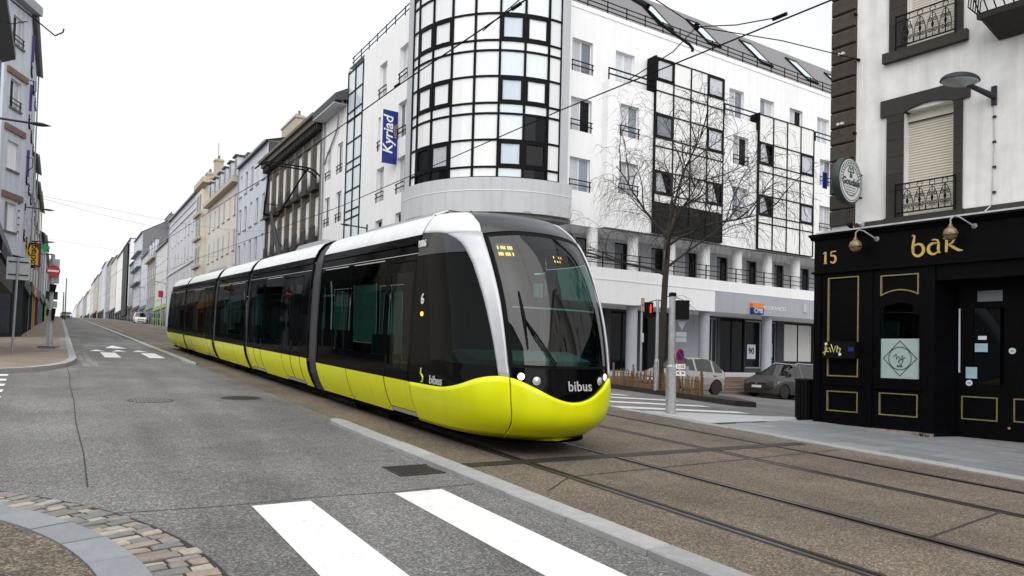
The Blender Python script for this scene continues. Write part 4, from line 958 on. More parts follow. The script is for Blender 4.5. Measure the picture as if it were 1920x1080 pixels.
# signs on the hotel
YS = 32.1
a, b = onY(718.5, 204, YS), onY(746.5, 208, YS); zt, zb = a.z, onY(717, 303, YS).z
sg = thing('hotel_sign', 'tall blue blade sign with white vertical lettering on the hotel side wall', 'sign', (a.x, YS, zb))
mb = MB(); mb.box(a.x, b.x, YS, YS+.18, zb, zt); mb.build('sign_box', 'sign_blue', sg)
mb = MB(); mb.box(a.x-.03, a.x-.001, YS-.005, YS+.185, zb-.02, zt+.02); mb.build('edge_trim', 'sign_white', sg)
mb = MB(); mb.box(b.x, 13.55, YS+.05, YS+.1, zt-.4, zt-.34); mb.box(b.x, 13.55, YS+.05, YS+.1, zb+.34, zb+.4); mb.build('bracket', 'steel_black', sg)
cx = a.x+(b.x-a.x)*.40; hh = zt-zb
text('lettering', 'Kyriad', sg, (cx, YS-.012, zb+hh*.53), (0, 0, 1), (-1, 0, 0), hh*.275, 'sign_white', bold=.010, shear=.15, space=1.0)
text('small_lettering', 'HOTEL', sg, (a.x+(b.x-a.x)*.87, YS-.012, zb+hh*.62), (0, 0, 1), (-1, 0, 0), hh*.085, 'gold', bold=.004)
p0, p1 = onY(1409, 568, 24.9), onY(1427, 590, 24.9)
sg = thing('office_sign', 'small square sign, orange over blue, on the lilac fascia', 'sign', (p0.x, 24.8, p1.z))
zm = p0.z-(p0.z-p1.z)*.42
mb = MB(); mb.box(p0.x, p1.x+.1, 24.8, 24.98, zm, p0.z); mb.build('upper_half', 'orange_sign', sg)
mb = MB(); mb.box(p0.x, p1.x+.1, 24.8, 24.98, p1.z, zm-.002); mb.build('lower_half', 'sign_blue', sg)
text('lettering', 'CMB', sg, ((p0.x+p1.x)/2+.05, 24.79, p1.z+.18), (1, 0, 0), (0, 0, 1), .34, 'sign_white')
text('fascia_lettering', 'ASSURANCES', hotel, (onY(1452, 582, 25).x, 24.975, 4.52), (1, 0, 0), (0, 0, 1), .30, 'sign_white', space=1.1)
mb = MB(); mb.box(35.4, 35.75, 24.95, 24.985, 4.45, 4.95); mb.build('wall_plate', 'pier_grey', hotel)
# ================================================================== the bar on the near corner
ba = R(4.7)
BF = Fr((13.5, 9.3, 0), (math.sin(ba), -math.cos(ba), 0), (-math.cos(ba), -math.sin(ba), 0))
barb = thing('bar_building', 'white rendered corner house with dark stone quoins over a black bar front', 'building', (13.5, 9.3, gz(13.5, 9.3)))
def bpx(x, y, d):                                # pixel to (s, z) on the plane d metres proud of the bar wall
    q = ray(x, y); o = BF.p(0, 0, d); t = ((o-EYEP).dot(BF.n))/q.dot(BF.n); P = EYEP+q*t; return (P-o).dot(BF.t), P.z
UW = -.12                                        # upper wall sits behind the shopfront
SE = 11.0
# upper wall with arched and square openings
W1 = (1.79, 2.68, 4.52, 6.56); W2 = (1.83, 2.68, 7.82, 9.95)
up_h = [W1, W2]+[(s, s+.9, z, z+2.1) for s in (5.9, 8.6) for z in (4.55, 7.82)]+[(3.55, 4.6, 7.75, 9.95)]
mb = MB(); BF.wall(mb, .84, SE, 4.30, 13, up_h, .28, d=UW)
BF.wall(mb, .32, .84, 4.30, 13, (), d=UW-.03)
mb.poly([BF.p(.32, 0, UW-.03), BF.p(.32, 13, UW-.03), BF.p(.32, 13, -9), BF.p(.32, 0, -9)]); mb.poly([BF.p(.1, 13, UW), BF.p(SE, 13, UW), BF.p(SE, 13, -9), BF.p(.1, 13, -9)]); mb.poly([BF.p(SE, 0, UW), BF.p(SE, 13, UW), BF.p(SE, 13, -9), BF.p(SE, 0, -9)])
mb.build('wall', 'render_white', barb)
z = 4.47; k = 0
while z < 13:                                    # rusticated quoins, one block each
    L = .345; c = .025; mb = MB(); j = random.uniform(-.006, .006)
    s0, s1, z0, z1, d0, d1 = .30, .83+j, z+.012, z+L-.012, UW-.02, UW+.05
    f = [BF.p(s0, z0, d0), BF.p(s1, z0, d0), BF.p(s1, z1, d0), BF.p(s0, z1, d0)]; m_ = [BF.p(s0, z0, d1-c), BF.p(s1, z0, d1-c), BF.p(s1, z1, d1-c), BF.p(s0, z1, d1-c)]; g_ = [BF.p(s0+c, z0+c, d1), BF.p(s1-c, z0+c, d1), BF.p(s1-c, z1-c, d1), BF.p(s0+c, z1-c, d1)]
    bk = [BF.p(s0, z0, -.5), BF.p(s0, z1, -.5)]
    for a, b in ((f, m_), (m_, g_)):
        for e in range(4): mb.poly([a[e], a[(e+1) % 4], b[(e+1) % 4], b[e]])
    mb.poly(g_); mb.poly([m_[0], m_[3], bk[1], bk[0]]); mb.poly([m_[0], bk[0], BF.p(s1, z0, d0)]); mb.build('quoin', 'kersanton', barb, at=BF.p(s0, z0)); z += L
# stone surrounds built of blocks
def block(s0, s1, z0, z1, d0, d1, parent, name='surround_stone', m='stone_dark'):
    mb = MB(); c = .008; BF.box(mb, s0+.003, s1-.003, z0+.003, z1-.003, d0, d1); return mb.build(name, m, parent, at=BF.p(s0, z0))
def surround(W, s0, s1, arch, base):
    a, b, c, d = W; mb = MB()
    n = 10; rise = arch; pts = []
    for k in range(n+1):
        u = k/n; pts.append((a+(b-a)*u, d-.02+rise*(1-(2*u-1)**2)))
    top = d+rise+.30
    poly = [(s0-.1, d+.06), (a, d+.06)] if not arch else [(s0-.12, d-.02), (s0-.12, d+.14)]
    if arch:                                     # arched lintel of one shaped stone, hood rising to the middle
        outer = [(s0-.12+(s1+.12-s0+.12)*u, d+.31) for u in [k/n for k in range(n+1)]]
        pl = [BF.p(x, z_, UW-.2) for x, z_ in pts]+[BF.p(s1+.12, d-.02, UW-.2)]+[BF.p(x, z_, UW-.2) for x, z_ in outer[::-1]]+[BF.p(s0-.12, d-.02, UW-.2)]
        for k in range(n):
            q = [pts[k], pts[k+1], outer[k+1], outer[k]]; mb.hexa([BF.p(x, z_, UW-.26) for x, z_ in q]+[BF.p(x, z_, UW+.05) for x, z_ in q])
        mb.hexa([BF.p(x, z_, UW-.26) for x, z_ in ((s0-.12, d-.02), (a, d-.02), pts[0], outer[0])]+[BF.p(x, z_, UW+.05) for x, z_ in ((s0-.12, d-.02), (a, d-.02), pts[0], outer[0])])
        mb.hexa([BF.p(x, z_, UW-.26) for x, z_ in ((b, d-.02), (s1+.12, d-.02), outer[n], pts[n])]+[BF.p(x, z_, UW+.05) for x, z_ in ((b, d-.02), (s1+.12, d-.02), outer[n], pts[n])])
        mb.build('arched_lintel', 'stone_dark', barb)
    zz_ = c-.05; H = [.55, .34, .34, .34, .34, .34, .34]
    for h in H:
        t = min(zz_+h, d-.025)
        if t-zz_ < .05: break
        block(s0, a, zz_, t, UW-.25, UW+.05, barb); block(b, s1, zz_, t, UW-.25, UW+.05, barb); zz_ = t
surround(W1, 1.47, 2.83, .10, 0)
surround(W2, 1.50, 2.83, 0, 0)
block(1.40, 2.92, 7.60, 7.80, UW-.28, UW+.12, barb, 'sill')
block(1.45, 2.86, 4.36, 4.50, UW-.28, UW+.08, barb, 'sill')
mb = MB(); BF.box(mb, .84, SE, 4.36, 4.49, UW-.01, UW+.035); mb.build('plinth_course', 'stone_dark', barb)
for (a, b, c, d) in (W1, W2):                    # roller shutters, slat on slat
    mb = MB(); n = int((d+.12-c)/.052)
    for k in range(n):
        z0 = c+k*.052; q = [(z0+.002, -.22), (z0+.016, -.200), (z0+.036, -.200), (z0+.05, -.22)]
        for i in range(3): mb.poly([BF.p(a, q[i][0], UW+q[i][1]), BF.p(b, q[i][0], UW+q[i][1]), BF.p(b, q[i+1][0], UW+q[i+1][1]), BF.p(a, q[i+1][0], UW+q[i+1][1])])
    BF.box(mb, a, b, c, d+.16, UW-.27, UW-.221); stuff(mb.build('roller_shutter', 'shutter', barb))
    if d < 7: mb = MB(); BF.box(mb, a, b, d-.17, d+.13, UW-.20, UW-.17); mb.build('shutter_box', 'shutter', barb); mb = MB(); BF.box(mb, a, b, d-.19, d-.172, UW-.2, UW-.165); mb.build('shutter_lip', 'stone_dark', barb)
def spiral(mb, s, z, r, turns, ph, d, dirn=1, rad=.008):
    pts = [BF.p(s+r*(1-t/(turns*10)*.85)*math.cos(ph+dirn*t*.62), z+r*(1-t/(turns*10)*.85)*math.sin(ph+dirn*t*.62), d) for t in range(int(turns*10)+1)]; mb.tube(pts, rad, 4)
def ironwork(a, b, z0, h, d, parent):
    mb = MB()
    for zz_ in (z0, z0+h): BF.box(mb, a-.12, b+.06, zz_-.012, zz_+.012, d-.012, d+.012)
    BF.box(mb, a-.12, b+.06, z0+h*.80, z0+h*.80+.014, d-.007, d+.007)
    for s in (a-.12, b+.05): BF.box(mb, s, s+.02, z0-.06, z0+h+.03, d-.01, d+.01)
    ir = mb.build('balustrade', 'steel_black', parent); n = 4; L = (b-a)/n
    for k in range(n):
        m = MB(); c = a+(k+.5)*L; hh = h*.78
        for sg_ in (-1, 1):
            spiral(m, c+sg_*L*.25, z0+hh*.70, L*.20, 1.5, math.pi/2, d, sg_); spiral(m, c+sg_*L*.25, z0+hh*.27, L*.20, 1.5, -math.pi/2, d, -sg_)
            m.tube([BF.p(c+sg_*L*.48, z0, d), BF.p(c+sg_*L*.44, z0+hh*.5, d), BF.p(c+sg_*L*.2, z0+hh*.9, d), BF.p(c, z0+hh, d)], .007, 4)
        m.tube([BF.p(c, z0, d), BF.p(c, z0+hh*1.02, d)], .011 if k % 2 else .007, 4); m.lathe(BF.p(c, z0+hh*.5, d), [(.004, -.09), (.028, 0), (.004, .09)], 6)
        m.tube([BF.p(c+.05*math.cos(t), z0+h*.9+.05*math.sin(t), d) for t in [i*.63 for i in range(11)]], .007, 4)
        m.build('scroll', 'steel_black', ir, at=BF.p(c, z0, d))
ironwork(W1[0], W1[1], 4.56, .56, UW+.10, barb); ironwork(W2[0]-.05, W2[1], 7.84, .60, UW+.13, barb)
# balcony at the edge of the view
mb = MB(); s0 = 3.28
mb.prism([BF.p(s0+.12, 7.42, UW+.02), BF.p(s0+.10, 7.60, UW+.55), BF.p(s0-.02, 7.66, UW+.62), BF.p(s0-.02, 7.74, UW+.64), BF.p(s0, 7.74, UW)], BF.t*1.6); bal = mb.build('balcony', 'stone_dark', barb)
mb = MB()
for k in range(12):
    s = s0+.02+k*.13; mb.tube([BF.p(s, 7.74, UW+.60), BF.p(s-.02, 7.95, UW+.78), BF.p(s, 8.2, UW+.76), BF.p(s, 8.55, UW+.62)], .011, 4)
for k in range(6):
    d = .08+k*.1; mb.tube([BF.p(s0, 7.74, UW+d), BF.p(s0-.17, 7.95, UW+d), BF.p(s0-.15, 8.2, UW+d), BF.p(s0, 8.55, UW+d)], .011, 4)
for k in range(5): spiral(mb, s0+.2+k*.3, 8.08, .1, 1.4, 0, UW+.76, 1, .009)
for z_, o_ in ((7.76, .60), (8.55, .62)): mb.tube([BF.p(s0, z_, UW), BF.p(s0, z_, UW+o_), BF.p(s0+1.6, z_, UW+o_)], .015, 5)
mb.build('balcony_railing', 'steel_black', bal)
# shopfront: carcass, fascia, cornice, ledge
SF = .02
def fb(name, m, s0, s1, z0, z1, d0, d1, parent=None): mb = MB(); BF.box(mb, s0, s1, z0, z1, d0, d1); return mb.build(name, m, parent or barb, at=BF.p(s0, z0, d1))
front = MB(); BF.wall(front, .08, 2.42, .36, 3.52, [(1.42, 2.15, 1.34, 2.83), (.34, 1.0, 1.34, 3.40), (.34, 1.0, .62, 1.05), (1.41, 2.14, .62, 1.07), (1.42, 2.14, 2.95, 3.37)], .035)
BF.wall(front, 4.3, SE, .36, 3.52, [(4.6, 6.4, 1.2, 3.1), (7, 9.5, 1.2, 3.1)], .05)
front.poly([BF.p(.08, .0), BF.p(.08, 3.52), BF.p(.08, 3.52, -9), BF.p(.08, 0, -9)]); front.poly([BF.p(2.42, .2), BF.p(2.42, 3.52), BF.p(2.62, 3.52, -.55), BF.p(2.62, .2, -.55)])
shop = front.build('shopfront', 'wood_black', barb)
for (a, b, c, d) in ((.34, 1.0, 1.34, 3.40), (.34, 1.0, .62, 1.05), (1.41, 2.14, .62, 1.07), (1.42, 2.14, 2.95, 3.37)): fb('panel', 'wood_black', a, b, c, d, -.06, -.033, shop)
fb('fascia', 'wood_black', .06, SE, 3.53, 4.20, -.2, .05, shop)
fb('fascia_bead', 'wood_black', .02, SE, 3.49, 3.53, -.2, .09, shop)
mb = MB(); pr_ = [(.05, 4.20), (.09, 4.205), (.13, 4.25), (.20, 4.27), (.20, 4.31), (-.2, 4.31), (-.2, 4.20)]; mb.prism([BF.p(.0 if True else 0, z_, d_) for d_, z_ in pr_], BF.t*SE); mb.build('cornice', 'wood_black', shop)
mb = MB(); mb.hexa([BF.p(.16, 4.315, -.2), BF.p(SE, 4.315, -.2), BF.p(SE, 4.315, .17), BF.p(.16, 4.315, .17), BF.p(.16, 4.42, -.2), BF.p(SE, 4.42, -.2), BF.p(SE, 4.345, .17), BF.p(.16, 4.345, .17)]); mb.build('lead_ledge', 'ledge_pale', shop)
fb('plinth', 'granite_pink', .10, 2.42, -.2, .355, -.3, .02, shop)
fb('corner_post', 'wood_black', .05, .20, .36, 3.49, -.15, .03, shop); fb('pilaster', 'wood_black', 2.22, 2.43, .36, 3.49, -.15, .03, shop); fb('pilaster', 'wood_black', 1.12, 1.28, .36, 3.49, -.01, .025, shop)
fb('window_sill', 'wood_black', 1.33, 2.22, 1.14, 1.19, 0, .06, shop); fb('dado_rail', 'wood_black', .25, 1.1, 1.17, 1.20, 0, .03, shop)
def moulding(a, b, c, d, m='moulding_gold', wd=.022, dd=(-.035, .014), top=None, parent=None):
    for (s0, s1, z0, z1) in ((a, b, d-wd, d), (a, a+wd, c+wd, d-wd), (b-wd, b, c+wd, d-wd)): fb('moulding', m, s0, s1, z0, z1, *dd, parent or shop)
    if top is None: fb('moulding', m, a, b, c, c+wd, *dd, parent or shop)
moulding(.345, .995, 1.345, 3.395); moulding(.345, .995, .625, 1.045, 'moulding_brown'); moulding(1.415, 2.135, .625, 1.065, 'moulding_brown')
moulding(1.425, 2.135, 2.95, 3.365, top=1)
mb = MB(); n = 12
for k in range(n):
    u0_, u1_ = k/n, (k+1)/n; f = lambda u: 2.955+.10*(1-(2*u-1)**2)
    q = [(1.43+.70*u0_, f(u0_)), (1.43+.70*u1_, f(u1_)), (1.43+.70*u1_, f(u1_)+.022), (1.43+.70*u0_, f(u0_)+.022)]; mb.hexa([BF.p(s, z_, -.03) for s, z_ in q]+[BF.p(s, z_, .016) for s, z_ in q])
mb.build('moulding', 'moulding_gold', shop)
mb = MB()                                        # black spandrel closing the arch of the window, and below the top panel
for k in range(n):
    u0_, u1_ = k/n, (k+1)/n; f = lambda u: 2.70+.11*(1-(2*u-1)**2)
    q = [(1.42+.73*u0_, f(u0_)), (1.42+.73*u1_, f(u1_)), (1.42+.73*u1_, 2.835), (1.42+.73*u0_, 2.835)]; mb.hexa([BF.p(s, z_, -.05) for s, z_ in q]+[BF.p(s, z_, .004) for s, z_ in q])
mb.build('arch_head', 'wood_black', shop); mb = MB()
for k in range(n):
    u0_, u1_ = k/n, (k+1)/n; f2 = lambda u: 2.955+.10*(1-(2*u-1)**2); q = [(1.42+.72*u0_, 2.95), (1.42+.72*u1_, 2.95), (1.42+.72*u1_, f2(u1_)), (1.42+.72*u0_, f2(u0_))]; mb.hexa([BF.p(s, z_, -.03) for s, z_ in q]+[BF.p(s, z_, .003) for s, z_ in q])
mb.build('panel_foot', 'wood_black', shop)
wn = fb('bar_window', 'shop_glass', 1.42, 2.15, 1.34, 2.83, -.045, -.035, shop)
fb('frosted_film', 'frost', 1.43, 2.14, 1.35, 2.12, -.034, -.030, wn)
dm = MB(); cs_, cz_ = 1.79, 1.74                  # diamond and ring emblem
for k in range(4):
    a = [(cs_-.31, cz_), (cs_, cz_+.34), (cs_+.31, cz_), (cs_, cz_-.34)]; (s0, z0), (s1, z1) = a[k], a[(k+1) % 4]; dm.tube([BF.p(s0, z0, -.027), BF.p(s1, z1, -.027)], .007, 4)
dm.tube([BF.p(cs_+.21*math.cos(t), cz_+.22*math.sin(t), -.027) for t in [i*.2618 for i in range(25)]], .007, 4)
dm.tube([BF.p(cs_+x, cz_+y, -.027) for x, y in ((-.12, .03), (-.07, .09), (-.06, -.02), (-.02, .05), (0, -.03), (.05, .06), (.06, -.05), (.02, -.12), (-.03, -.06), (.1, .02))], .008, 4)
dm.build('emblem', 'stone_dark', wn)
tl = BF.t
text('emblem_lettering', 'BAR', wn, BF.p(cs_, cz_-.15, -.027), BF.t, (0, 0, 1), .06, 'stone_dark', bold=.001)
fb('back_room', 'dark_interior', .2, 4.3, .2, 3.6, -2.6, -2.5, shop); fb('entrance_backing', 'dark_interior', 2.62, 4.3, .3, 3.3, -.72, -.66, shop); mb = MB(); BF.box(mb, 1.65, 1.95, 2.2, 2.45, -1.2, -.9); mb.lathe(BF.p(2.02, 2.15, -.5), [(.03, 0), (.03, .14), (.012, .2), (.012, .26)], 8); mb.build('window_display', 'cab_panel', shop)
# recessed entrance with glazed doors
DD = -.55
fb('threshold', 'slab_blue', 2.43, 4.3, .05, .30, -1.0, -.02, shop); fb('entrance_soffit', 'wood_black', 2.43, 4.3, 3.2, 3.49, -.6, -.01, shop)
dr = MB(); BF.wall(dr, 2.60, 4.32, .30, 3.2, [(2.86, 3.36, 1.30, 2.7), (3.66, 4.2, 1.30, 2.7)], .05, d=DD); dr.poly([BF.p(4.3, .2), BF.p(4.3, 3.5), BF.p(4.25, 3.5, DD), BF.p(4.25, .2, DD)]); drs_ = dr.build('entrance', 'wood_black', shop)
def px_rect(x0, y0, x1, y1, d, name, m, th=.004, parent=None):
    s0, z1 = bpx(x0, y0, d); s1, z0 = bpx(x1, y1, d); return fb(name, m, min(s0, s1), max(s0, s1), min(z0, z1), max(z0, z1), d, d+th, parent or drs_)
px_rect(1805, 520, 1875, 728, DD-.03, 'door_glass', 'glass_dark'); px_rect(1885, 520, 1960, 728, DD-.03, 'door_glass', 'glass_dark')
px_rect(1758, 683, 1782, 715, DD+.03, 'menu_sheet', 'paper'); px_rect(1828, 644, 1852, 660, DD+.01, 'notice', 'paper_blue'); px_rect(1811, 688, 1832, 710, DD+.01, 'notice', 'paper_blue'); px_rect(1834, 630, 1850, 637, DD+.01, 'notice', 'paper'); px_rect(1833, 546, 1880, 564, DD+.005, 'transom_light', 'kerb_blue')
for k in range(5): px_rect(1761, 688+k*5, 1779-3*(k % 2), 689.5+k*5, DD+.035, 'menu_line', 'stone_dark', .002)
for (x, y) in ((1817, 718), (1898, 658)):
    s, z_ = bpx(x, y, DD+.012); mb = MB(); mb.lathe(BF.p(s, z_, DD+.0), [(.055, 0), (.055, .014)], 16, axis=BF.n); so = mb.build('sticker', 'paper', drs_); mb = MB(); BF.box(mb, s-.028, s+.028, z_-.012, z_+.012, DD+.0145, DD+.017); mb.build('sticker_print', 'kerb_blue', so)
def mould_px(x0, y0, x1, y1, d):
    s0, z1 = bpx(x0, y0, d); s1, z0 = bpx(x1, y1, d); moulding(s0, s1, z0, z1, 'moulding_brown', dd=(d-.01, d+.02), parent=drs_)
mould_px(1803, 742, 1871, 791, DD); mould_px(1901, 747, 1960, 796, DD); mould_px(1758, 740, 1783, 786, -.42)
fb('side_light', 'paper', 2.635, 2.655, 1.5, 2.7, -.53, -.50, drs_)
mb = MB(); s, z_ = bpx(1893, 803, DD); mb.lathe(BF.p(s, z_, DD), [(.02, 0), (.02, .03)], 8, axis=BF.n); mb.build('door_stop', 'gold', drs_)
# gold lettering
def ribbon(mb, pts, d, th=.014):                 # stroke of varying width; pts (s, z, half width)
    L = []; Rr = []
    for k, (s, z_, w_) in enumerate(pts):
        a = pts[max(k-1, 0)]; b = pts[min(k+1, len(pts)-1)]; t = V((b[0]-a[0], b[1]-a[1])).normalized(); n_ = V((-t.y, t.x)); L.append((s+n_.x*w_, z_+n_.y*w_)); Rr.append((s-n_.x*w_, z_-n_.y*w_))
    for k in range(len(pts)-1):
        q = [L[k], L[k+1], Rr[k+1], Rr[k]]; mb.hexa([BF.p(s, z_, d) for s, z_ in q]+[BF.p(s, z_, d+th) for s, z_ in q])
def letter(name, strokes, s0, z0, k):
    mb = MB()
    for st in strokes: ribbon(mb, [(s0+x*k, z0+y*k, w_*k) for x, y, w_ in st], .051)
    mb.build(name, 'gold', shop, at=BF.p(s0, z0))
arc_ = lambda cx, cy, rx, ry, a0, a1, w0, w1, n=14: [(cx+rx*math.cos(R(a0+(a1-a0)*i/n)), cy+ry*math.sin(R(a0+(a1-a0)*i/n)), w0+(w1-w0)*abs(math.sin(math.pi*i/n))) for i in range(n+1)]
ks = .27
letter('letter', [[(.02, 1.42, .02), (.14, 1.5, .05), (.22, 1.42, .05), (.16, 1.1, .08), (.10, .7, .09), (.12, .3, .09)], arc_(.45, .42, .36, .42, -200, 150, .04, .10, 24)], 2.02, 3.68, ks)
letter('letter', [arc_(.42, .38, .34, .38, 60, 330, .04, .10, 20), [(.30, .98, .03), (.5, 1.0, .05), (.68, .93, .06), (.74, .7, .08), (.72, .3, .09), (.78, .06, .05), (.88, .06, .02)], [(.28, .62, .02), (.5, .78, .04), (.74, .74, .03)]], 2.30, 3.69, ks)
letter('letter', [[(.0, .95, .02), (.12, 1.0, .05), (.2, .92, .08), (.2, .4, .09), (.18, .02, .07)], [(.2, .95, .04), (.5, 1.02, .07), (.66, .85, .09), (.58, .65, .07), (.3, .5, .04)], [(.34, .52, .05), (.6, .32, .09), (.95, .08, .09), (1.2, .04, .03)]], 2.58, 3.70, ks)
letter('numeral', [[(.0, 1.02, .03), (.22, 1.18, .05)], [(.24, 1.2, .09), (.24, .02, .11)], [(.08, .03, .04), (.42, .03, .04)]], .26, 3.69, .21)
letter('numeral', [[(.62, 1.16, .05), (.12, 1.14, .06)], [(.12, 1.15, .05), (.1, .72, .05)], arc_(.30, .40, .28, .36, 130, -150, .05, .11, 16)], .41, 3.69, .21)
# letterbox with scrawl
lb = fb('letterbox', 'steel_black', .30, 1.0, 1.72, 2.06, .005, .14, shop)
mb = MB()
for pl in ([(.36, 1.78), (.40, 1.9), (.39, 2.0), (.37, 1.9), (.47, 1.93), (.5, 1.84)], [(.33, 1.82), (.38, 1.86), (.45, 1.85)], [(.5, 2.0), (.56, 1.84), (.6, 1.97)], [(.64, 1.97), (.62, 1.85), (.68, 1.83), (.70, 1.92), (.63, 1.93)]):
    mb.tube([BF.p(s, z_, .144) for s, z_ in pl], .012, 4)
mb.build('scrawl', 'scrawl', lb)
for (s, z_) in ((.395, 2.01), (.69, 1.80)): mb = MB(); mb.lathe(BF.p(s, z_, .141), [(.03, 0), (.03, .01)], 10, axis=BF.n); mb.build('sticker', 'paper', lb)
fb('label', 'sign_blue', .86, .97, 1.86, 1.95, .141, .146, lb)
# globe lamps over the fascia, wall things
def globe_lamp(x, y, label):
    s, z_ = bpx(x, y, .34); P = BF.p(s, z_, .34); t = thing('globe_lamp', label, 'wall lamp', BF.p(s+.06, z_+.1, .06), 'globe lamps over the bar fascia')
    mb = MB(); mb.lathe(P, [(.001, -.125), (.06, -.11), (.105, -.065), (.125, 0), (.105, .065), (.06, .11), (.03, .125)], 18); mb.build('globe', 'globe', t, smooth=True)
    mb = MB(); mb.tube([P+V((.115*math.cos(a), .115*math.sin(a), -.02)) for a in [i*.3927 for i in range(17)]], .016, 5); mb.tube([P+V((0, 0, .12)), P+V((0, 0, .17))], [.045, .03], 8); mb.build('collar', 'brass', t)
    mb = MB(); top = P+V((0, 0, .17)); w_ = BF.p(s+.28, z_+.14, .05); mb.tube([top, top+V((0, 0, .09)), top+V((0, 0, .15))+BF.n*-.04+BF.t*.04, top+V((0, 0, .13))+BF.n*-.12+BF.t*.1, w_+BF.n*.06, w_], .014, 6); mb.lathe(w_, [(.05, 0), (.05, .015), (.02, .03)], 10, axis=BF.n); mb.build('bracket', 'alu_grey', t)
globe_lamp(1604, 461, 'globe lamp beside the gold house number on the bar fascia'); globe_lamp(1782, 438, 'globe lamp hanging in front of the gold bar lettering')
s, z_ = bpx(1865, 180, UW); lp = thing('street_lamp', 'grey bowl street lamp bracketed on the bar wall beside the arched window', 'street lamp', BF.p(s, z_, UW))
mb = MB(); BF.box(mb, s-.04, s+.04, z_-.17, z_+.17, UW, UW+.05); mb.build('wall_plate', 'lamp_grey', lp)
hs_, hz_ = bpx(1800, 152, .55); H = BF.p(hs_, hz_, .55); a0 = BF.p(s, z_-.02, UW+.05)
mb = MB(); mb.tube([a0, a0+(H-a0)*.15+V((0, 0, .0)), a0+(H-a0)*.75], [.055, .05, .04], 8); mb.build('arm', 'lamp_grey', lp)
ax = (H-a0); ax.z = 0; ax.normalize(); sx = V((-ax.y, ax.x, 0)); mb = MB()
def bowl(u, v, r, hgt): a = 2*math.pi*u; q = math.sin(v*math.pi/2); return H+ax*(.36*q*math.cos(a))+sx*(.24*q*math.sin(a))+V((0, 0, hgt*math.cos(v*math.pi/2)))+V((0, 0, -.0))
mb.grid(lambda u, v: bowl(u, v, 1, .14), 20, 7); mb.build('hood', 'lamp_grey', lp, smooth=True); mb = MB(); mb.grid(lambda u, v: (lambda p: H+(p-H)*.93)(bowl(u, v, 1, -.085)), 20, 6); mb.build('bowl', 'diffuser', lp, smooth=True)
mb = MB(); mb.tube([BF.p(s, z_-.17, UW+.015), BF.p(s+.01, 5.6, UW+.015), BF.p(s-.03, 4.5, UW+.015), BF.p(s-.12, 4.37, UW+.1)], .012, 5); mb.build('supply_cable', 'ledge_pale', lp)
for k in range(4): mb = MB(); BF.box(mb, s-.02, s+.03, 4.7+k*.45, 4.74+k*.45, UW, UW+.035); mb.build('cable_clip', 'lamp_grey', lp)
# round projecting pub sign
q0 = ray(1588, 340); dd = .46; s, z_ = bpx(1588, 340, dd); PC = BF.p(s, z_, dd); rs_ = thing('pub_sign', 'round white pub sign with dark rim projecting from the stone quoins', 'sign', PC-BF.n*.4)
nn = BF.t
mb = MB(); mb.lathe(PC-nn*.07, [(.46, 0), (.475, .03), (.475, .11), (.46, .14), (.44, .145)], 32, axis=nn); mb.build('drum', 'pub_rim', rs_, smooth=True)
mb = MB(); mb.lathe(PC-nn*.075, [(.425, 0), (.425, .152)], 32, axis=nn); fc = mb.build('face', 'pub_face', rs_)
fx = V((0, 0, 1)).cross(nn); fp = lambda x, y: PC+nn*.08+fx*x+V((0, 0, y))
mb = MB()
for rr in (.395, .30): mb.tube([fp(rr*math.cos(t), rr*math.sin(t)) for t in [i*.1963 for i in range(33)]], .007, 4)
for k in range(34):
    a = k*2*math.pi/34
    if math.sin(a) > -.15: mb.tube([fp(.325*math.cos(a), .325*math.sin(a)), fp(.37*math.cos(a+.05), .37*math.sin(a+.05))], .009, 4)
mb.tube([fp(-.12, .17), fp(-.05, .27), fp(0, .2), fp(.05, .27), fp(.12, .17), fp(-.12, .17)], .012, 4)
mb.build('rim_print', 'pub_rim', fc)
text('lettering', 'la', fc, fp(0, .11), fx, (0, 0, 1), .16, 'pub_rim', bold=.004, shear=.2); text('lettering', 'Goudale', fc, fp(0, -.03), fx, (0, 0, 1), .20, 'pub_rim', bold=.006, shear=.2)
for k in range(4): mb = MB(); mb.tube([fp(-.2+.03*k, -.14-.05*k), fp(.2-.03*k, -.14-.05*k)], .006, 4); mb.build('small_print', 'pub_rim', fc)
mb = MB()
for dz in (-.25, .22): mb.tube([PC-BF.n*.40+V((0, 0, dz)), PC-BF.n*.60+V((0, 0, dz))], .02, 6)
mb.build('bracket', 'steel_black', rs_)
p = thing('street_name_plate', 'small blue street name plate on the stone corner of the bar house', 'street sign', BF.p(.2, 5.3, -.2)); mb = MB(); x0, x1 = BF.p(.24, 0, -.16), BF.p(.24, 0, -.62)
mb.hexa([V((q.x, q.y, z_))+BF.t*d_ for z_ in (5.28, 5.62) for q, d_ in ((BF.p(.28, 0, UW+.12), 0), (BF.p(.28, 0, UW+.28), 0), (BF.p(.28, 0, UW+.28), .015), (BF.p(.28, 0, UW+.12), .015))]); mb.build('plate', 'sign_blue', p)
for (x, y) in ((1606, 28), (1611, 113), (1604, 250)):
    s, z_ = bpx(x, y, UW); mb = MB(); mb.lathe(BF.p(s, z_, UW), [(.03, 0), (.03, .06), (.012, .1)], 8, axis=BF.n); mb.build('wall_anchor', 'steel_black', barb)
for (x, y) in ((1579, 102), (1577, 233)):
    s, z_ = bpx(x, y, UW+.05)
    for k in range(2): mb = MB(); mb.lathe(BF.p(s-.04+.08*k, z_, UW+.05), [(.03, 0), (.025, .03), (.03, .06)], 8, axis=BF.n); mb.build('insulator', 'shutter', barb)
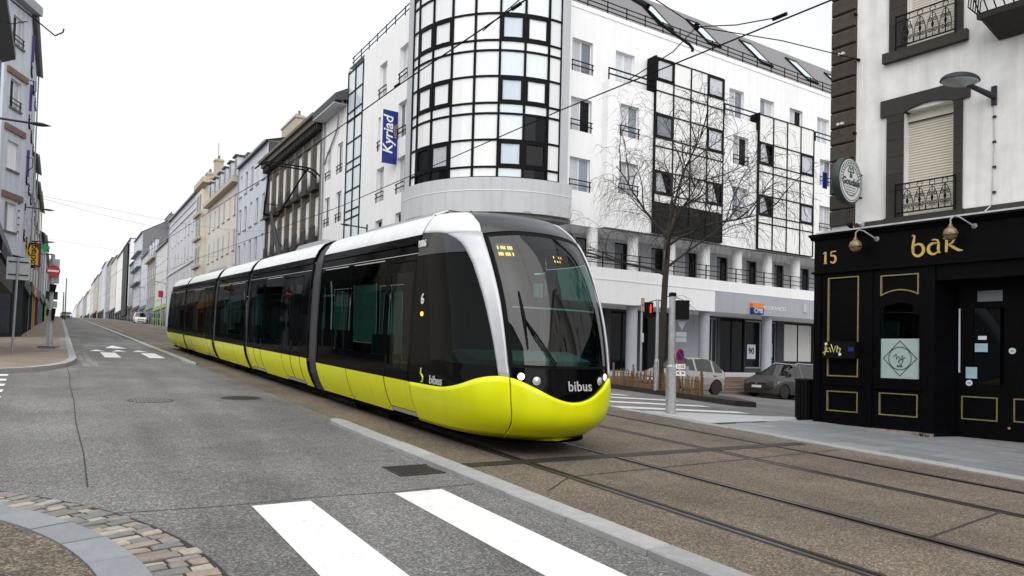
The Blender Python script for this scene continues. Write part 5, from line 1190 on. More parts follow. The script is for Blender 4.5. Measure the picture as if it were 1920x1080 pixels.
for k, (x, y) in enumerate(((1595, 425), (1616, 421))):
    s, z_ = bpx(x, y, .02); mb = MB(); mb.lathe(BF.p(s, z_, 0), [(.02, -.05), (.05, .03), (.055, .09)], 10, axis=BF.n*.8+V((0, 0, .5))); mb.tube([BF.p(s, z_-.12, 0), BF.p(s, z_, 0)], .02, 5); mb.build('spotlight', 'ledge_pale' if k else 'steel_black', shop)
for (s0, s1, z0, z1) in up_h[2:]: mb = MB(); BF.box(mb, s0, s1, z0, z1, UW-.27, UW-.22); mb.build('window', 'shutter', barb)
mb = MB(); BF.box(mb, 4.6, 6.4, 1.2, 3.1, -.05, -.04); BF.box(mb, 7, 9.5, 1.2, 3.1, -.05, -.04); mb.build('bar_window', 'glass_dark', shop)
# litter bin at the corner
bp = on_ground(1515, 793); bn = thing('litter_bin', 'black slatted litter bin against the corner of the bar', 'litter bin', (13.70, 9.58, gz(13.7, 9.58)))
bx_, by_, bz_ = 13.70, 9.58, gz(13.7, 9.58)
for k in range(20):
    a = 2*math.pi*k/20; mb = MB(); c, s = math.cos(a), math.sin(a); mb.hexa([(bx_+c*r_-s*t_, by_+s*r_+c*t_, bz_+z_) for z_ in (.06, .88) for r_, t_ in ((.19, -.022), (.21, -.022), (.21, .022), (.19, .022))]); mb.build('slat', 'signal_black', bn)
mb = MB(); mb.lathe((bx_, by_, bz_), [(.18, .0), (.18, .85)], 16); mb.build('liner', 'steel_black', bn); mb = MB(); mb.lathe((bx_, by_, bz_+.86), [(.225, 0), (.225, .035), (.20, .05), (.1, .055)], 20); mb.build('rim', 'steel_black', bn)
# weeds at the foot of the entrance
wd = MB(); c = BF.p(2.25, 0, .08); 
for k in range(60):
    a, r_ = random.uniform(0, 6.28), random.uniform(0, .12); p = V((c.x+r_*math.cos(a), c.y+r_*1.6*math.sin(a), gz(10, c.y)+.02)); t_ = V((math.cos(a), math.sin(a), 0)); L = random.uniform(.03, .10)
    wd.poly([p-t_.cross(V((0, 0, 1)))*.008, p+t_.cross(V((0, 0, 1)))*.008, p+t_*L*.7+V((0, 0, L))])
tag(wd.build('weed', 'moss', at=(c.x, c.y, gz(10, c.y))), 'tuft of weeds at the foot of the bar entrance', 'weed')
# ================================================================== houses along the street
CHIM = 0
def chimney(root, x, y, z, w=1.4, d=.6, h=1.6, pots=4, m='chim_cream'):
    mb = MB(); mb.box(x-d/2, x+d/2, y-w/2, y+w/2, z-1.2, z+h); mb.box(x-d/2-.08, x+d/2+.08, y-w/2-.08, y+w/2+.08, z+h-.25, z+h-.1); ch = mb.build('chimney', m, root)
    for k in range(pots): mb = MB(); mb.lathe((x, y-w/2+w*(k+.5)/pots, z+h), [(.11, 0), (.09, .35), (.12, .42)], 8); mb.build('pot', 'pot_clay', ch)
def house(name, label, y0, y1, zt, wall, rows, cols, ww=1.0, X=13.55, side=-1, roof='slate', rise=3.0, depth=10., group=None, win={}, sill='kerb', trim=None, shop=None, overhang=.25, bands=(), sc0=None, detail=True, gable=None):
    zb = min(gz(0, y0), gz(0, y1))-.6
    t = thing(name, label, 'building', (X, (y0+y1)/2, gz(0, y0)), group)
    fr = Fr((X, 0, 0), (0, 1, 0), (side, 0, 0)); L = y1-y0; hol = []
    for (z, h) in rows:
        for i in range(cols): c = y0+L*(i+.5)/cols; hol.append((c-ww/2, c+ww/2, z, z+h))
    mb = MB(); fr.wall(mb, y0, y1, zb, zt, hol, .15)
    dx = -side*depth
    mb.poly([(X, y0, zb), (X+dx, y0, zb), (X+dx, y0, zt), (X, y0, zt)]); mb.poly([(X, y1, zb), (X+dx, y1, zb), (X+dx, y1, zt), (X, y1, zt)])
    mb.build('wall', wall, t)
    for k, h_ in enumerate(hol): window(fr, t, h_[0], h_[2], h_[1]-h_[0], h_[3]-h_[2], sill=sill if detail else None, rec=.12 if y0 < 68 else .03, **({'panes': [('glass_far', 'glass_far'), ('glass_far', 'curtain'), ('glass_sky', 'glass_far')][k % 3], 'fwid': .07} | win))
    o = side*overhang
    if roof:
        mb = MB(); e = .12
        if rise > 0:
            P = [(X+o, y0-.05, zt), (X+o, y1+.05, zt), (X+dx*.5, y1+.05, zt+rise), (X+dx*.5, y0-.05, zt+rise), (X+dx-o, y1+.05, zt), (X+dx-o, y0-.05, zt)]
            mb.poly([P[0], P[1], P[2], P[3]]); mb.poly([P[3], P[2], P[4], P[5]])
            mb.poly([(x, y, z-e) for x, y, z in (P[3], P[2], P[1], P[0])]); mb.poly([(P[0][0], P[0][1], zt-e), (P[1][0], P[1][1], zt-e), P[1], P[0]])
        else: mb.box(min(X+o, X+dx), max(X+o, X+dx), y0-.05, y1+.05, zt, zt+.25)
        mb.build('roof', roof, t)
        if rise > 0:
            for yy in (y0, y1): mb = MB(); mb.prism([(X, yy-.01, zt), (X+dx, yy-.01, zt), (X+dx*.5, yy-.01, zt+rise-.05)], (0, .02, 0)); mb.build('gable', gable or wall, t)
        mb = MB(); fr.box(mb, y0, y1, zt-.16, zt-.02, overhang-.02, overhang+.10); mb.build('gutter', 'zinc', t)
        mb = MB(); mb.tube([fr.p(y1-.25, zt-.1, .1), fr.p(y1-.25, zb+1, .1)], .05, 6); mb.build('downpipe', 'zinc', t)
    for (z, h, m, d) in bands: mb = MB(); fr.box(mb, y0, y1, z, z+h, 0.002, d); mb.build('string_course', m, t)
    if trim: trim(t, fr)
    if shop:
        m, zs_ = shop; g0 = gz(0, y0)
        mb = MB(); fr.box(mb, y0+.2, y1-.2, g0+2.9, g0+3.5, .003, .22); sf = mb.build('shop_fascia', m, t)
        n = max(1, int(L/3))
        for i in range(n):
            a, b = y0+.35+(L-.7)*i/n, y0+.35+(L-.7)*(i+1)/n-.15
            mb = MB(); fr.box(mb, a, b, g0-.3, g0+2.88, .003, .05); so = mb.build('shop_window', 'glass_dark' if i % 3 else 'glass_far', t)
            mb = MB(); fr.box(mb, b, b+.15, g0-.5, g0+2.88, .003, .12); mb.build('shop_post', m, so)
    return t
G = lambda y, h: gz(0, y)+h
RG = 'houses in the row beyond the hotel'; LG = 'houses on the pavement side of the lane'
def narrow_trim(t, fr):
    mb = MB(); mb.prism([(13.55, 39.4, 16.1), (12.75, 39.4, 15.95), (12.75, 39.4, 16.35), (13.55, 39.4, 16.8)], (0, 4.3, 0)); mb.build('eave_box', 'slate_dark', t)
    mb = MB(); fr.box(mb, 39.7, 43.7, 15.85, 15.94, 0, .78); mb.build('eave_soffit', 'wall_grey', t)
    mb = MB(); mb.tube([fr.p(40.2, 15.8, .3), fr.p(41.0, 14.8, .1), fr.p(43.5, 13.2, .06)], .05, 6); mb.tube([fr.p(43.6, 15.9, .12), fr.p(43.6, 2, .12)], .07, 6); mb.build('rainwater_pipe', 'zinc', t)
house('town_house', 'narrow white house with a deep dark eave wedged beside the hotel', 39.62, 43.9, 16.1, 'wall_white', [(12.1, 1.8), (9.2, 1.8), (6.3, 1.8)], 2, .95, trim=narrow_trim, rise=2.2, group=RG, win=dict(rail=1), sill=None)
def dark_trim(t, fr):
    n = 7; y0, y1 = 44.0, 58.3; L = (y1-y0)/n
    for i in range(n+1):
        y = y0+L*i; mb = MB(); fr.box(mb, max(y0, y-.17), min(y1, y+.17), 5, 15.4, .003, .10); mb.build('pilaster', 'stone_grey', t, at=fr.p(y, 5))
    mb = MB(); fr.box(mb, y0, y1, 15.95, 16.3, 0, .55); fr.box(mb, y0, y1, 16.3, 16.5, 0, .75); mb.build('cornice', 'stone_grey', t)
    for i in range(36): y = y0+.2+(y1-y0-.4)*i/35; mb = MB(); fr.box(mb, y-.09, y+.09, 15.55, 15.94, 0, .42); mb.build('modillion', 'stone_dark', t, at=fr.p(y, 15.5))
    mb = MB(); fr.box(mb, y0, y1, 5.0, 5.25, .003, .2); mb.build('string_course', 'stone_grey', t)
    for z in (12.25, 8.85):
        for i in range(n): c = y0+L*(i+.5); mb = MB(); fr.box(mb, c-.7, c+.7, z-.45, z-.11, .02, .35); fr.box(mb, c-.6, c+.6, z-.1, z+.65, .2, .24); mb.build('window_box', 'stone_dark', t, at=fr.p(c, z))
house('stone_building', 'dark brown stone building with pale pilasters and a heavy bracketed cornice', 44.0, 58.3, 16.5, 'stone_brown', [(12.3, 2.7), (8.9, 2.6), (6.0, 1.9)], 7, 1.15, trim=dark_trim, rise=2.0, group=RG, roof='slate_dark', sill=None, win=dict(panes=('glass_dark', 'frame_white'), fwid=.06))
t = house('town_house', 'white house with slate hung gable and clay chimney pots behind the pantograph', 58.4, 69.4, 18.4, 'wall_cool', [(15.5, 1.9), (12.2, 2.1), (8.9, 2.1), (5.9, 2.0)], 5, .95, rise=1.6, group=RG, roof='slate_dark', gable='slate_dark')
mb = MB(); mb.box(13.57, 22, 58.32, 58.39, 14.5, 18.35); mb.build('slate_hanging', 'slate_dark', t); chimney(t, 15.6, 58.9, 19.2, 4.2, .8, 1.2, 5); chimney(t, 17.0, 61.8, 19.6, .8, .8, 1.0, 2)
def mansard(y0, y1, z, n, h=2.7, m='slate_dark'):
    def f(t, fr):
        mb = MB(); mb.hexa([fr.p(y0, z+.2, .1), fr.p(y1, z+.2, .1), fr.p(y1, z+.2, -6), fr.p(y0, z+.2, -6), fr.p(y0, z+h, -.7), fr.p(y1, z+h, -.7), fr.p(y1, z+h, -6), fr.p(y0, z+h, -6)]); mb.build('mansard', m, t)
        mb = MB(); fr.box(mb, y0, y1, z-.25, z+.2, 0, .6); mb.build('cornice', 'stone_cream', t)
        for i in range(n):
            c = y0+(y1-y0)*(i+.5)/n; mb = MB(); fr.box(mb, c-.6, c+.6, z+.25, z+h-.35, -1.0, .05); d = mb.build('dormer', 'wall_cool', t, at=fr.p(c, z)); mb = MB(); fr.box(mb, c-.4, c+.4, z+.4, z+h-.6, .051, .07); mb.build('pane', 'glass_far', d)
            mb = MB(); fr.box(mb, c-.72, c+.72, z+h-.35, z+h-.2, -1.0, .25); mb.build('dormer_roof', m, d)
    return f
t = house('town_house', 'cream house with six dormers in a slate mansard above its cornice', 69.5, 85.5, 17.4, 'wall_cream', [(14.3, 2.1), (10.9, 2.1), (7.5, 2.1)], 6, .95, roof=None, trim=mansard(69.5, 85.5, 17.4, 6), group=RG)
def ornate(t, fr):
    mb = MB(); fr.box(mb, 86.6, 90.6, 6, 19.6, .003, .55); mb.build('bay', 'wall_yellow', t)
    for z in (8, 11.2, 14.4, 17.2):
        for y in (87.1, 88.9): mb = MB(); fr.box(mb, y, y+1.1, z, z+1.9, .552, .58); mb.build('window', 'glass_far', t, at=fr.p(y, z))
        mb = MB(); fr.box(mb, 86.3, 90.9, z-.5, z-.15, .56, .85); mb.build('balcony', 'stone_cream', t)
    mb = MB(); fr.box(mb, 85.5, 91.7, 20.2, 20.8, 0, .7); mb.build('cornice', 'stone_cream', t)
    mb = MB(); mb.tube([fr.p(87.6, 21, -1.2), fr.p(87.6, 25.4, -1.2)], .05, 5); mb.build('mast', 'zinc', t)
t = house('apartment_house', 'yellowish ornate house with a bow front and a roof turret', 85.6, 91.8, 20.6, 'wall_yellow', [], 1, trim=ornate, rise=1.0, group=RG); chimney(t, 14.4, 90.6, 20.8, 1.2, .8, 1.6, 3); chimney(t, 14.6, 86.3, 20.8, 1.0, .9, 2.3, 2)
house('apartment_block', 'long lavender grey building with a plain deep cornice', 91.9, 119.6, 20.7, 'wall_lavender', [(16.2, 1.9), (13, 1.9), (9.8, 1.9)], 9, 1.1, rise=1.4, group=RG, bands=((19.6, .12, 'wall_lavender', .1), (18.6, .12, 'wall_lavender', .12), (12.2, .2, 'wall_lavender', .15)), sill='wall_lavender')
t = house('town_house', 'pale greenish house above a lime green shopfront', 119.8, 136.5, 18.0, 'wall_mint', [(15.2, 1.7), (12.2, 1.9), (9.3, 1.7)], 6, .9, rise=1.8, roof='slate_dark', group=RG, shop=('shop_lime', 0)); mb = MB(); mb.box(14.5, 17, 120, 122.6, 18, 21.5); mb.build('chimney', 'wall_white', t)
t = house('town_house', 'small stone grey house with a steep slate mansard roof', 136.6, 150.2, 17.0, 'wall_stone', [(13.6, 1.9), (10.3, 1.9)], 4, .95, roof=None, trim=mansard(136.6, 150.2, 17.2, 3, 3.6, 'slate'), group=RG, shop=('band_lilac', 0))
t = house('apartment_house', 'white house with a flat facade over a blue grey shop', 150.4, 163, 19.4, 'wall_cool', [(16.4, 1.7), (13.4, 1.7), (10.6, 1.6)], 3, .9, rise=.0, group=RG, shop=('shop_blue', 0))
t = house('apartment_house', 'tall slate gabled house with blue grey balconies', 163.2, 181, 25.0, 'wall_cool', [(21.6, 1.8), (18.4, 1.8), (15.2, 1.8), (12.2, 1.8)], 4, 1.2, rise=3.2, group=RG, gable='slate', shop=('maroon', 0), bands=((21.0, .15, 'shop_blue', .8), (17.8, .15, 'shop_blue', .8), (14.6, .15, 'shop_blue', .8)))
mb = MB(); mb.box(13.6, 23, 163.05, 163.18, 19.5, 25); mb.build('slate_hanging', 'slate', t); chimney(t, 18.5, 164.5, 27.6, 8, .8, 1.4, 9, 'slate')
house('town_house', 'low grey house between two taller pale ones far up the street', 181.2, 192, 20.6, 'wall_stone', [(17, 1.8), (13.6, 1.9)], 3, 1.0, group=RG, shop=('wood_black', 0), detail=False)
t = house('apartment_block', 'tall white block with a black glazed strip down its front', 192.2, onX(216, 585, 13.55).y, 27.2, 'wall_white', [(23.5, 1.8)], 2, 1.2, rise=0, group=RG, detail=False, shop=('wood_black', 0))
mb = MB(); mb.box(13.2, 13.54, 196, 212, 9, 26.5); mb.build('glazed_strip', 'mullion', t)
cols_ = [216, 205, 196, 189, 182, 175, 168, 162, 155, 149, 143, 137]; tops_ = [487, 491, 499, 511, 522, 529, 547, 553, 562, 570, 577]
nm_ = ['cream house with a dark roof, first beyond the tall white block', 'grey house with a chimney, second beyond the tall white block', 'pale blue house, third beyond the tall white block', 'lavender house, fourth beyond the tall white block', 'pale green house, fifth beyond the tall white block', 'cream house, sixth beyond the tall white block', 'low white house, seventh beyond the tall white block', 'grey stone house, eighth beyond the tall white block', 'pale house, ninth beyond the tall white block', 'cream house, last but one at the far end of the street', 'lavender house, last at the far end of the street']
for k in range(11):
    a, b = onX(cols_[k], 585, 13.55).y+.2, onX(cols_[k+1], 585, 13.55).y; z = onX((cols_[k]+cols_[k+1])/2, tops_[k], 13.55).z-1.2
    t = house('town_house', nm_[k], a, b, z, ['wall_cream', 'wall_stone', 'wall_cool', 'wall_lavender', 'stone_cream', 'wall_cream', 'wall_white', 'wall_stone', 'wall_cool', 'stone_cream', 'wall_lavender'][k], [(z-3.2-3.1*j, 2.0) for j in range(4)], min(8, max(4, int((b-a)/5))), min(4., (b-a)/18+.6), X=13.55+[.0, .35, -.2, .3, -.1, .4, 0, .3, -.2, .2, 0][k], rise=2.0 if k % 2 == 0 else 1.0, group=RG, roof='slate_dark' if k % 2 else 'slate', detail=False, shop=(['wood_black', 'shop_blue', 'maroon', 'wood_black'][k % 4], 0))
    if k < 5: chimney(t, 16, b-1.5, z+1, 3.2, 1, 2.0, 0, 'wall_stone')
# --- west side of the lane
XL = -1.95
def tall_trim(t, fr):
    CF = Fr((XL, 47.0, 0), (math.sin(R(25)), math.cos(R(25)), 0), (math.cos(R(25)), -math.sin(R(25)), 0))
    ww_ = [(-1.72, -.70, z, z+1.5) for z in (17.42, 14.02, 10.75, 7.5)]
    mb = MB(); CF.wall(mb, -2.35, 0, 1, 19.7, ww_, .16); e = CF.p(-2.35, 0); mb.poly([(e.x, e.y, 1), (e.x-8, e.y, 1), (e.x-8, e.y, 19.7), (e.x, e.y, 19.7)]); mb.build('corner_wall', 'wall_pale_blue', t); mb = MB(); CF.box(mb, -2.4, .02, 1.4, 5.6, .004, .2); mb.poly([(e.x, e.y-.25, 1), (e.x-8, e.y-.25, 1), (e.x-8, e.y-.25, 5.6), (e.x, e.y-.25, 5.6)]); cso = mb.build('corner_shopfront', 'shop_slate', t)
    for k in range(5):
        mb = MB(); x_ = e.x-.1-k*1.1; mb.box(x_-.06, x_+.06, e.y-.33, e.y-.26, 1.4, 5.0); mb.build('post', 'alu_grey' if k % 2 else 'shop_blue', cso)
        mb = MB(); mb.box(x_-1.0, x_-.1, e.y-.29, e.y-.255, 2.0, 4.6); mb.build('shop_pane', 'glass_far', cso)
    for k in range(2): mb = MB(); CF.box(mb, -2.2+k*1.1, -1.25+k*1.1, 2.1, 4.7, .201, .22); mb.build('shop_pane', 'glass_far', cso)
    mb = MB(); CF.box(mb, -2.42, .05, 5.0, 6.2, .21, .5); mb.build('corner_fascia', 'wood_black', t)
    for k, w_ in enumerate(ww_): window(CF, t, w_[0], w_[2], 1.02, 1.5, sill='stone_grey', panes=(('glass_dark', 'curtain'), ('glass_dark', 'curtain'), ('frame_white', 'frame_white'), ('glass_sky', 'frame_white'))[k], rail=1 if k < 2 else 0, rec=.12)
    for z in (15.72, 12.72, 9.2): mb = MB(); CF.box(mb, -2.1, -.2, z, z+.32, .003, .10); mb.build('lintel_band', 'lintel_brown', t)
    for k in range(5): mb = MB(); mb.lathe(CF.p(-.45, 7.6+.38*k, .02), [(.05, -.02), (.05, .03)], 8, axis=CF.n); mb.build('wall_tie', 'stone_grey', t)
    mb = MB(); CF.box(mb, -2.35, .2, 19.7, 20.2, -.3, .45); mb.build('corner_cornice', 'zinc', t)
    for z in (17.4, 14.6, 10.9):
        mb = MB(); mb.hexa([(XL+u, y, zz_) for zz_ in (z, z+1.5) for u, y in ((.02, 47.9), (.15, 47.95), (.15, 48.02), (.02, 47.98))]); mb.build('shutter', 'shutter_violet', t)
    for z in (16.2, 11.9): mb = MB(); mb.tube([(XL, 47.5, z), (XL+.3, 47.6, z), (XL+.32, 47.6, z-.5), (XL+.1, 47.6, z-.75)], .025, 5); mb.build('shutter_stay', 'steel_black', t)
house('town_house', 'tall pale grey house with a cut corner, brown lintels and violet shutters', 47.0, 57.4, 19.7, 'wall_pale_blue', [(17.0, 1.6), (14.0, 1.6), (10.75, 1.6), (7.5, 1.6)], 3, 1.0, X=XL, side=1, rise=1.0, trim=tall_trim, group=LG, sill='stone_dark', win=dict(panes=('glass_dark', 'curtain'), rail=1), shop=('shop_slate', 0))
def near_trim(t, fr):
    mb = MB(); mb.prism([(-2.45, 27, 12.5), (-1.88, 27, 12.8), (-1.88, 27, 13.05), (-2.45, 27, 13.7)], (0, 7.1, 0)); mb.build('eave', 'slate_dark', t)
    mb = MB(); mb.prism([(-2.42, 29, 7.0), (-2.42, 29, 6.0), (-1.75, 29, 4.6), (-1.72, 29, 5.0)], (0, 8.5, 0)); mb.build('awning', 'wood_black', t)
    mb = MB(); fr.box(mb, 29.5, 38, 3.75, 4.5, .0, .62); mb.build('shop_canopy', 'wood_black', t)
house('town_house', 'cream house with a deep dark eave and black awning at the picture edge', 26.6, 34.1, 13.0, 'wall_yellow', [(9.6, 1.9), (7.2, 1.6)], 2, 1.2, X=-2.45, side=1, rise=2.5, trim=near_trim, group=LG, shop=('shop_slate', 0))
ll = [(57.6, 64, 14.4, 'wall_cool', 'slate', 'white house with a grey slate roof next to the tall grey house'), (64.2, 72, 13.8, 'wall_yellow', 'slate_dark', 'house with the orange shopfront behind the yellow signs'), (72.2, 84, 14.6, 'wall_cream', 'slate', 'cream house behind the green cross'), (84.2, 98, 12.6, 'wall_stone', 'slate_dark', 'grey stone house, second beyond the green cross'), (98.2, 116, 14.2, 'wall_cool', 'slate', 'pale house, third beyond the green cross'), (116.2, 140, 14.0, 'wall_lavender', 'slate', 'lavender house far along the left pavement'), (140.2, 170, 15.0, 'wall_stone', 'slate_dark', 'stone house near the crest on the left pavement'), (170.3, 215, 16.2, 'wall_cream', 'slate', 'last cream house at the crest on the left pavement')]
for k, (a, b, z, m, rf, lab) in enumerate(ll):
    house('town_house', lab, a, b, z, m, [(z-3.0, 1.7), (z-6.0, 1.7)], max(3, int((b-a)/4)), 1.0, X=XL-.05*(k % 3), side=1, roof=rf, rise=2.4, group=LG, win=dict(rail=1) if k < 3 else {}, shop=(['shop_slate', 'orange_front', 'maroon', 'shop_blue', 'wood_black', 'shop_lime', 'wood_black', 'shop_slate'][k], 0), detail=k < 4)
# neighbours behind the viewer, so that glass and paint have a street to mirror
house('town_house', 'pale house with slate roof on the corner behind the viewer', -22, 1.5, 12.5, 'wall_stone', [(9, 2), (5.5, 2)], 6, 1.1, X=-9.5, side=1, group=LG, shop=('wood_black', 0), detail=False)
house('town_house', 'cream terrace continuing the bar side of the street', -26, -2.2, 13.5, 'wall_cream', [(9.5, 2.1), (5.6, 2.1)], 7, 1.1, X=14.0, group=RG, shop=('shop_slate', 0), detail=False)
house('town_house', 'stone grey terrace at the lower end of the street', -60, -27, 13.0, 'wall_stone', [(9, 2), (5.4, 2)], 8, 1.2, X=14.0, group=RG, detail=False, shop=('wood_black', 0))
t = house('town_house', 'grey corner house across the street on the left', 5.5, 5.6, 1, 'wall_stone', [], 1) if False else None
# ================================================================== shop signs and wall lamps
def blade(name, label, y, x0, x1, z0, z1, m, body=None, frame=None, th=.2, tm='wood_black', size=.3):
    t = thing(name, label, 'sign', (x0, y, z0)); mb = MB(); mb.box(x0, x1, y, y+th, z0, z1); mb.build('sign_box', frame or m, t)
    if frame: mb = MB(); mb.prism([(x0+.08, y-.012, z0+.12), (x1-.14, y-.012, z0+.12), (x1-.14, y-.012, z1-.5), (x1-.3, y-.012, z1-.2), ((x0+x1)/2, y-.012, z1-.1), (x0+.2, y-.012, z1-.2), (x0+.08, y-.012, z1-.5)], (0, .008, 0)); mb.build('sign_face', m, t)
    if body: text('lettering', body, t, ((x0+x1)/2-.05, y-.02, (z0+z1)/2), (0, 0, 1), (-1, 0, 0), size, tm, bold=.01)
    mb = MB(); mb.box(XL-.02, x0, y+.05, y+.12, z1-.5, z1-.4); mb.build('bracket', 'steel_black', t); return t
def pxbox(x0, y0, x1, y1, Y): a, b = onY(x0, y0, Y), onY(x1, y1, Y); return a.x, b.x, b.z, a.z
x0, x1, z0, z1 = pxbox(51.5, 454, 75.5, 501, 57.); blade('shop_sign', 'yellow arched shop sign with a maroon surround over the pavement', 57., x0, x1, z0, z1, 'yellow_sign', 'Rochaou', 'maroon', tm='wood_black', size=.52)
x0, x1, z0, z1 = pxbox(40, 444, 51.5, 480, 52.5); sg = blade('shop_sign', 'yellow sign with dark red blotches beside the arched sign', 52.5, x0, x1, z0, z1, 'yellow_sign')
for k in range(3): mb = MB(); mb.lathe((x0+.16, 52.48, z0+.25+.42*k), [(.13, 0), (.10, .012)], 7, axis=(0, -1, 0)); mb.build('blotch', 'maroon', sg)
x0, x1, z0, z1 = pxbox(77, 456, 91.5, 472, 64.); cx, cz, r_ = (x0+x1)/2, (z0+z1)/2, (z1-z0)/2
t = thing('pharmacy_cross', 'green pharmacy cross hanging over the far pavement', 'sign', (cx, 64, cz-r_)); mb = MB(); mb.box(cx-r_*.38, cx+r_*.38, 64, 64.2, cz-r_, cz+r_); mb.box(cx-r_, cx-r_*.381, 64, 64.2, cz-r_*.38, cz+r_*.38); mb.box(cx+r_*.381, cx+r_, 64, 64.2, cz-r_*.38, cz+r_*.38); mb.build('cross', 'green_cross', t); mb = MB(); mb.box(XL, cx-r_, 64.06, 64.12, cz-.05, cz+.05); mb.build('arm', 'steel_black', t)
x0, x1, z0, z1 = pxbox(38, 524, 47.5, 601, 56.); t = thing('shop_pillar', 'bright orange shopfront pillar on the left pavement', 'shopfront', (x0, 56, z0)); mb = MB(); mb.box(x0-.3, x0+.28, 56, 56.6, z0-.1, z1); mb.build('pillar', 'orange_front', t); mb = MB(); mb.box(x0-.35, x0+.32, 55.9, 56.7, z1+.002, z1+.3); mb.build('cap', 'maroon', t)
def wall_lamp(x0, y0, x1, y1, label, X, side, Yh=None):
    a = onX(x0, y0, X); h = onY(x1, y1, a.y); t = thing('wall_lamp', label, 'street lamp', a, 'bracket street lamps on the house fronts'); d = V((h.x-a.x, 0, h.z-a.z)); L = d.length; u = d.normalized()
    mb = MB(); mb.tube([a, a+d*.7], .035, 6); mb.box(a.x-.02, a.x+.05, a.y-.06, a.y+.06, a.z-.2, a.z+.2); mb.build('arm', 'lamp_grey', t)
    mb = MB(); hl = min(.30, L*.3); c = a+d*.7
    mb.grid(lambda p, q: c+u*(hl*2*p)+V((0, math.cos(q*2*math.pi)*.12*math.sin(math.pi*min(.98, p*.9+.08)), math.sin(q*2*math.pi)*.06*math.sin(math.pi*min(.98, p*.9+.08)))), 8, 8); mb.build('lamp_head', 'lamp_grey', t, smooth=True)
wall_lamp(-25, 218, 85, 235, 'bracket lamp on the cream house at the picture edge', -2.08, 1)
wall_lamp(47, 388, 93, 394, 'bracket lamp on the tall pale grey house', -1.93, 1)
wall_lamp(58, 452, 95, 454, 'bracket lamp just above the yellow arched sign', -1.93, 1)
wall_lamp(70, 476, 96, 477, 'bracket lamp beyond the green cross, lowest of the left ones', -1.93, 1)
wall_lamp(688, 428, 645, 421, 'bracket lamp on the hotel side wall above the tram roof', 13.53, -1)
wall_lamp(310, 532, 293, 528, 'bracket lamp on the pale greenish house', 13.53, -1); wall_lamp(271, 540, 260, 538, 'bracket lamp on the white house over the blue shop', 13.53, -1)
# ================================================================== tree, fence and posts on the island
TX = 19.0; tb = onX(1237, 726, TX); TY = tb.y; tz = gz(TX, TY)+.16
tree = thing('bare_tree', 'leafless street tree with drooping twigs inside the picket fence', 'tree', (TX, TY, tz))
rnd = random.Random(21)
trunk = MB(); br = MB(); tw_ = MB()
tp_ = [V((TX, TY, tz)), V((TX+.0, TY, tz+1.2)), V((TX+.07, TY-.04, tz+2.6)), V((TX+.12, TY-.05, tz+4.0)), V((TX+.18, TY-.1, tz+5.2)), V((TX+.25, TY-.1, tz+6.3))]
trunk.tube(tp_, [.16, .135, .125, .115, .10, .075], 9); trunk.build('trunk', 'bark', tree, smooth=True)
def limb(p, d, L, r, lev, droop):
    n = 7 if lev < 2 else 5; pts = [p]; q = p.copy(); dd = d.normalized()
    for i in range(n):
        dd = (dd+V((rnd.gauss(0, .15), rnd.gauss(0, .15), rnd.gauss(0, .11)-droop*(i+1)/n))).normalized(); q = q+dd*(L/n); pts.append(q.copy())
    rr = [max(.0036, r*(1-.75*i/n)) for i in range(n+1)]
    (br if lev < 2 else tw_).tube(pts, rr, 5 if lev < 2 else 3)
    if lev >= 4: return
    k = {0: 7, 1: 5, 2: 4, 3: 2}[lev]
    for j in range(k):
        f = .3+.7*(j+rnd.random()*.8)/k; i = min(n-1, int(f*n)); b = pts[i].lerp(pts[i+1], min(1, f*n-i))
        ax = (pts[i+1]-pts[i]).normalized(); side = V((rnd.gauss(0, 1), rnd.gauss(0, 1), rnd.gauss(0, .55))); side = (side-ax*side.dot(ax)).normalized()
        nd = ax*rnd.uniform(.55, 1.0)+side*rnd.uniform(.5, .95)+V((0, 0, .15 if lev < 2 else -.05))
        limb(b, nd, L*rnd.uniform(.45, .7), r*.5*rnd.uniform(.8, 1.1), lev+1, [.0, .15, .45, .5][lev])
for k in range(8):
    a = k*3.883+2.2; z = 4.3+1.9*k/7; p = tp_[3].lerp(tp_[5], min(1, max(0, (z-4.0)/2.3))); el = .5+.45*k/7
    limb(p, V((math.cos(a), math.sin(a), el)), rnd.uniform(3.9, 4.7)*(1.0-.18*k/7), .058, 0, .05)
limb(tp_[5], V((.1, 0, 1)), 2.5, .05, 0, .0)
limb(V((TX+.1, TY, tz+3.3)), V((-.7, .3, .25)), 1.0, .025, 2, .3); limb(V((TX+.1, TY, tz+3.5)), V((.8, -.4, .1)), 1.2, .022, 2, .3)
br.build('limbs', 'bark', tree); stuff(tw_.build('twigs', 'twig', tree))
FX = 18.2
fy0, fy1 = onX(1313, 735, FX).y, onX(1148, 718, FX).y
fence = thing('picket_fence', 'low chestnut picket fence round the foot of the bare tree', 'fence', (FX, fy0, gz(FX, fy0)))
n = int((fy1-fy0)/.085); pm = {}
def picket(x, y, k):
    h = rnd.choice([.56, .6, .64, .68]); w_ = rnd.choice([.028, .034, .04])
    key = (h, w_)
    if key not in pm: mb = MB(); mb.hexa([(-.012, -w_, 0), (.012, -w_, 0), (.012, w_, 0), (-.012, w_, 0), (-.01, -w_*.6, h), (.01, -w_*.6, h), (.01, w_*.3, h), (-.01, w_*.3, h)]); pm[key] = mb.mesh('picket', 'picket')
    o = inst('picket', pm[key], fence, (x, y, gz(x, y)+.16)); o.rotation_euler = (rnd.gauss(0, .05), rnd.gauss(0, .04), rnd.gauss(0, .15))
for k in range(n): picket(FX+rnd.gauss(0, .01), fy0+(fy1-fy0)*k/n, k)
for k in range(3): picket(FX+.08+k*.085, fy0+.02+k*.05, k)
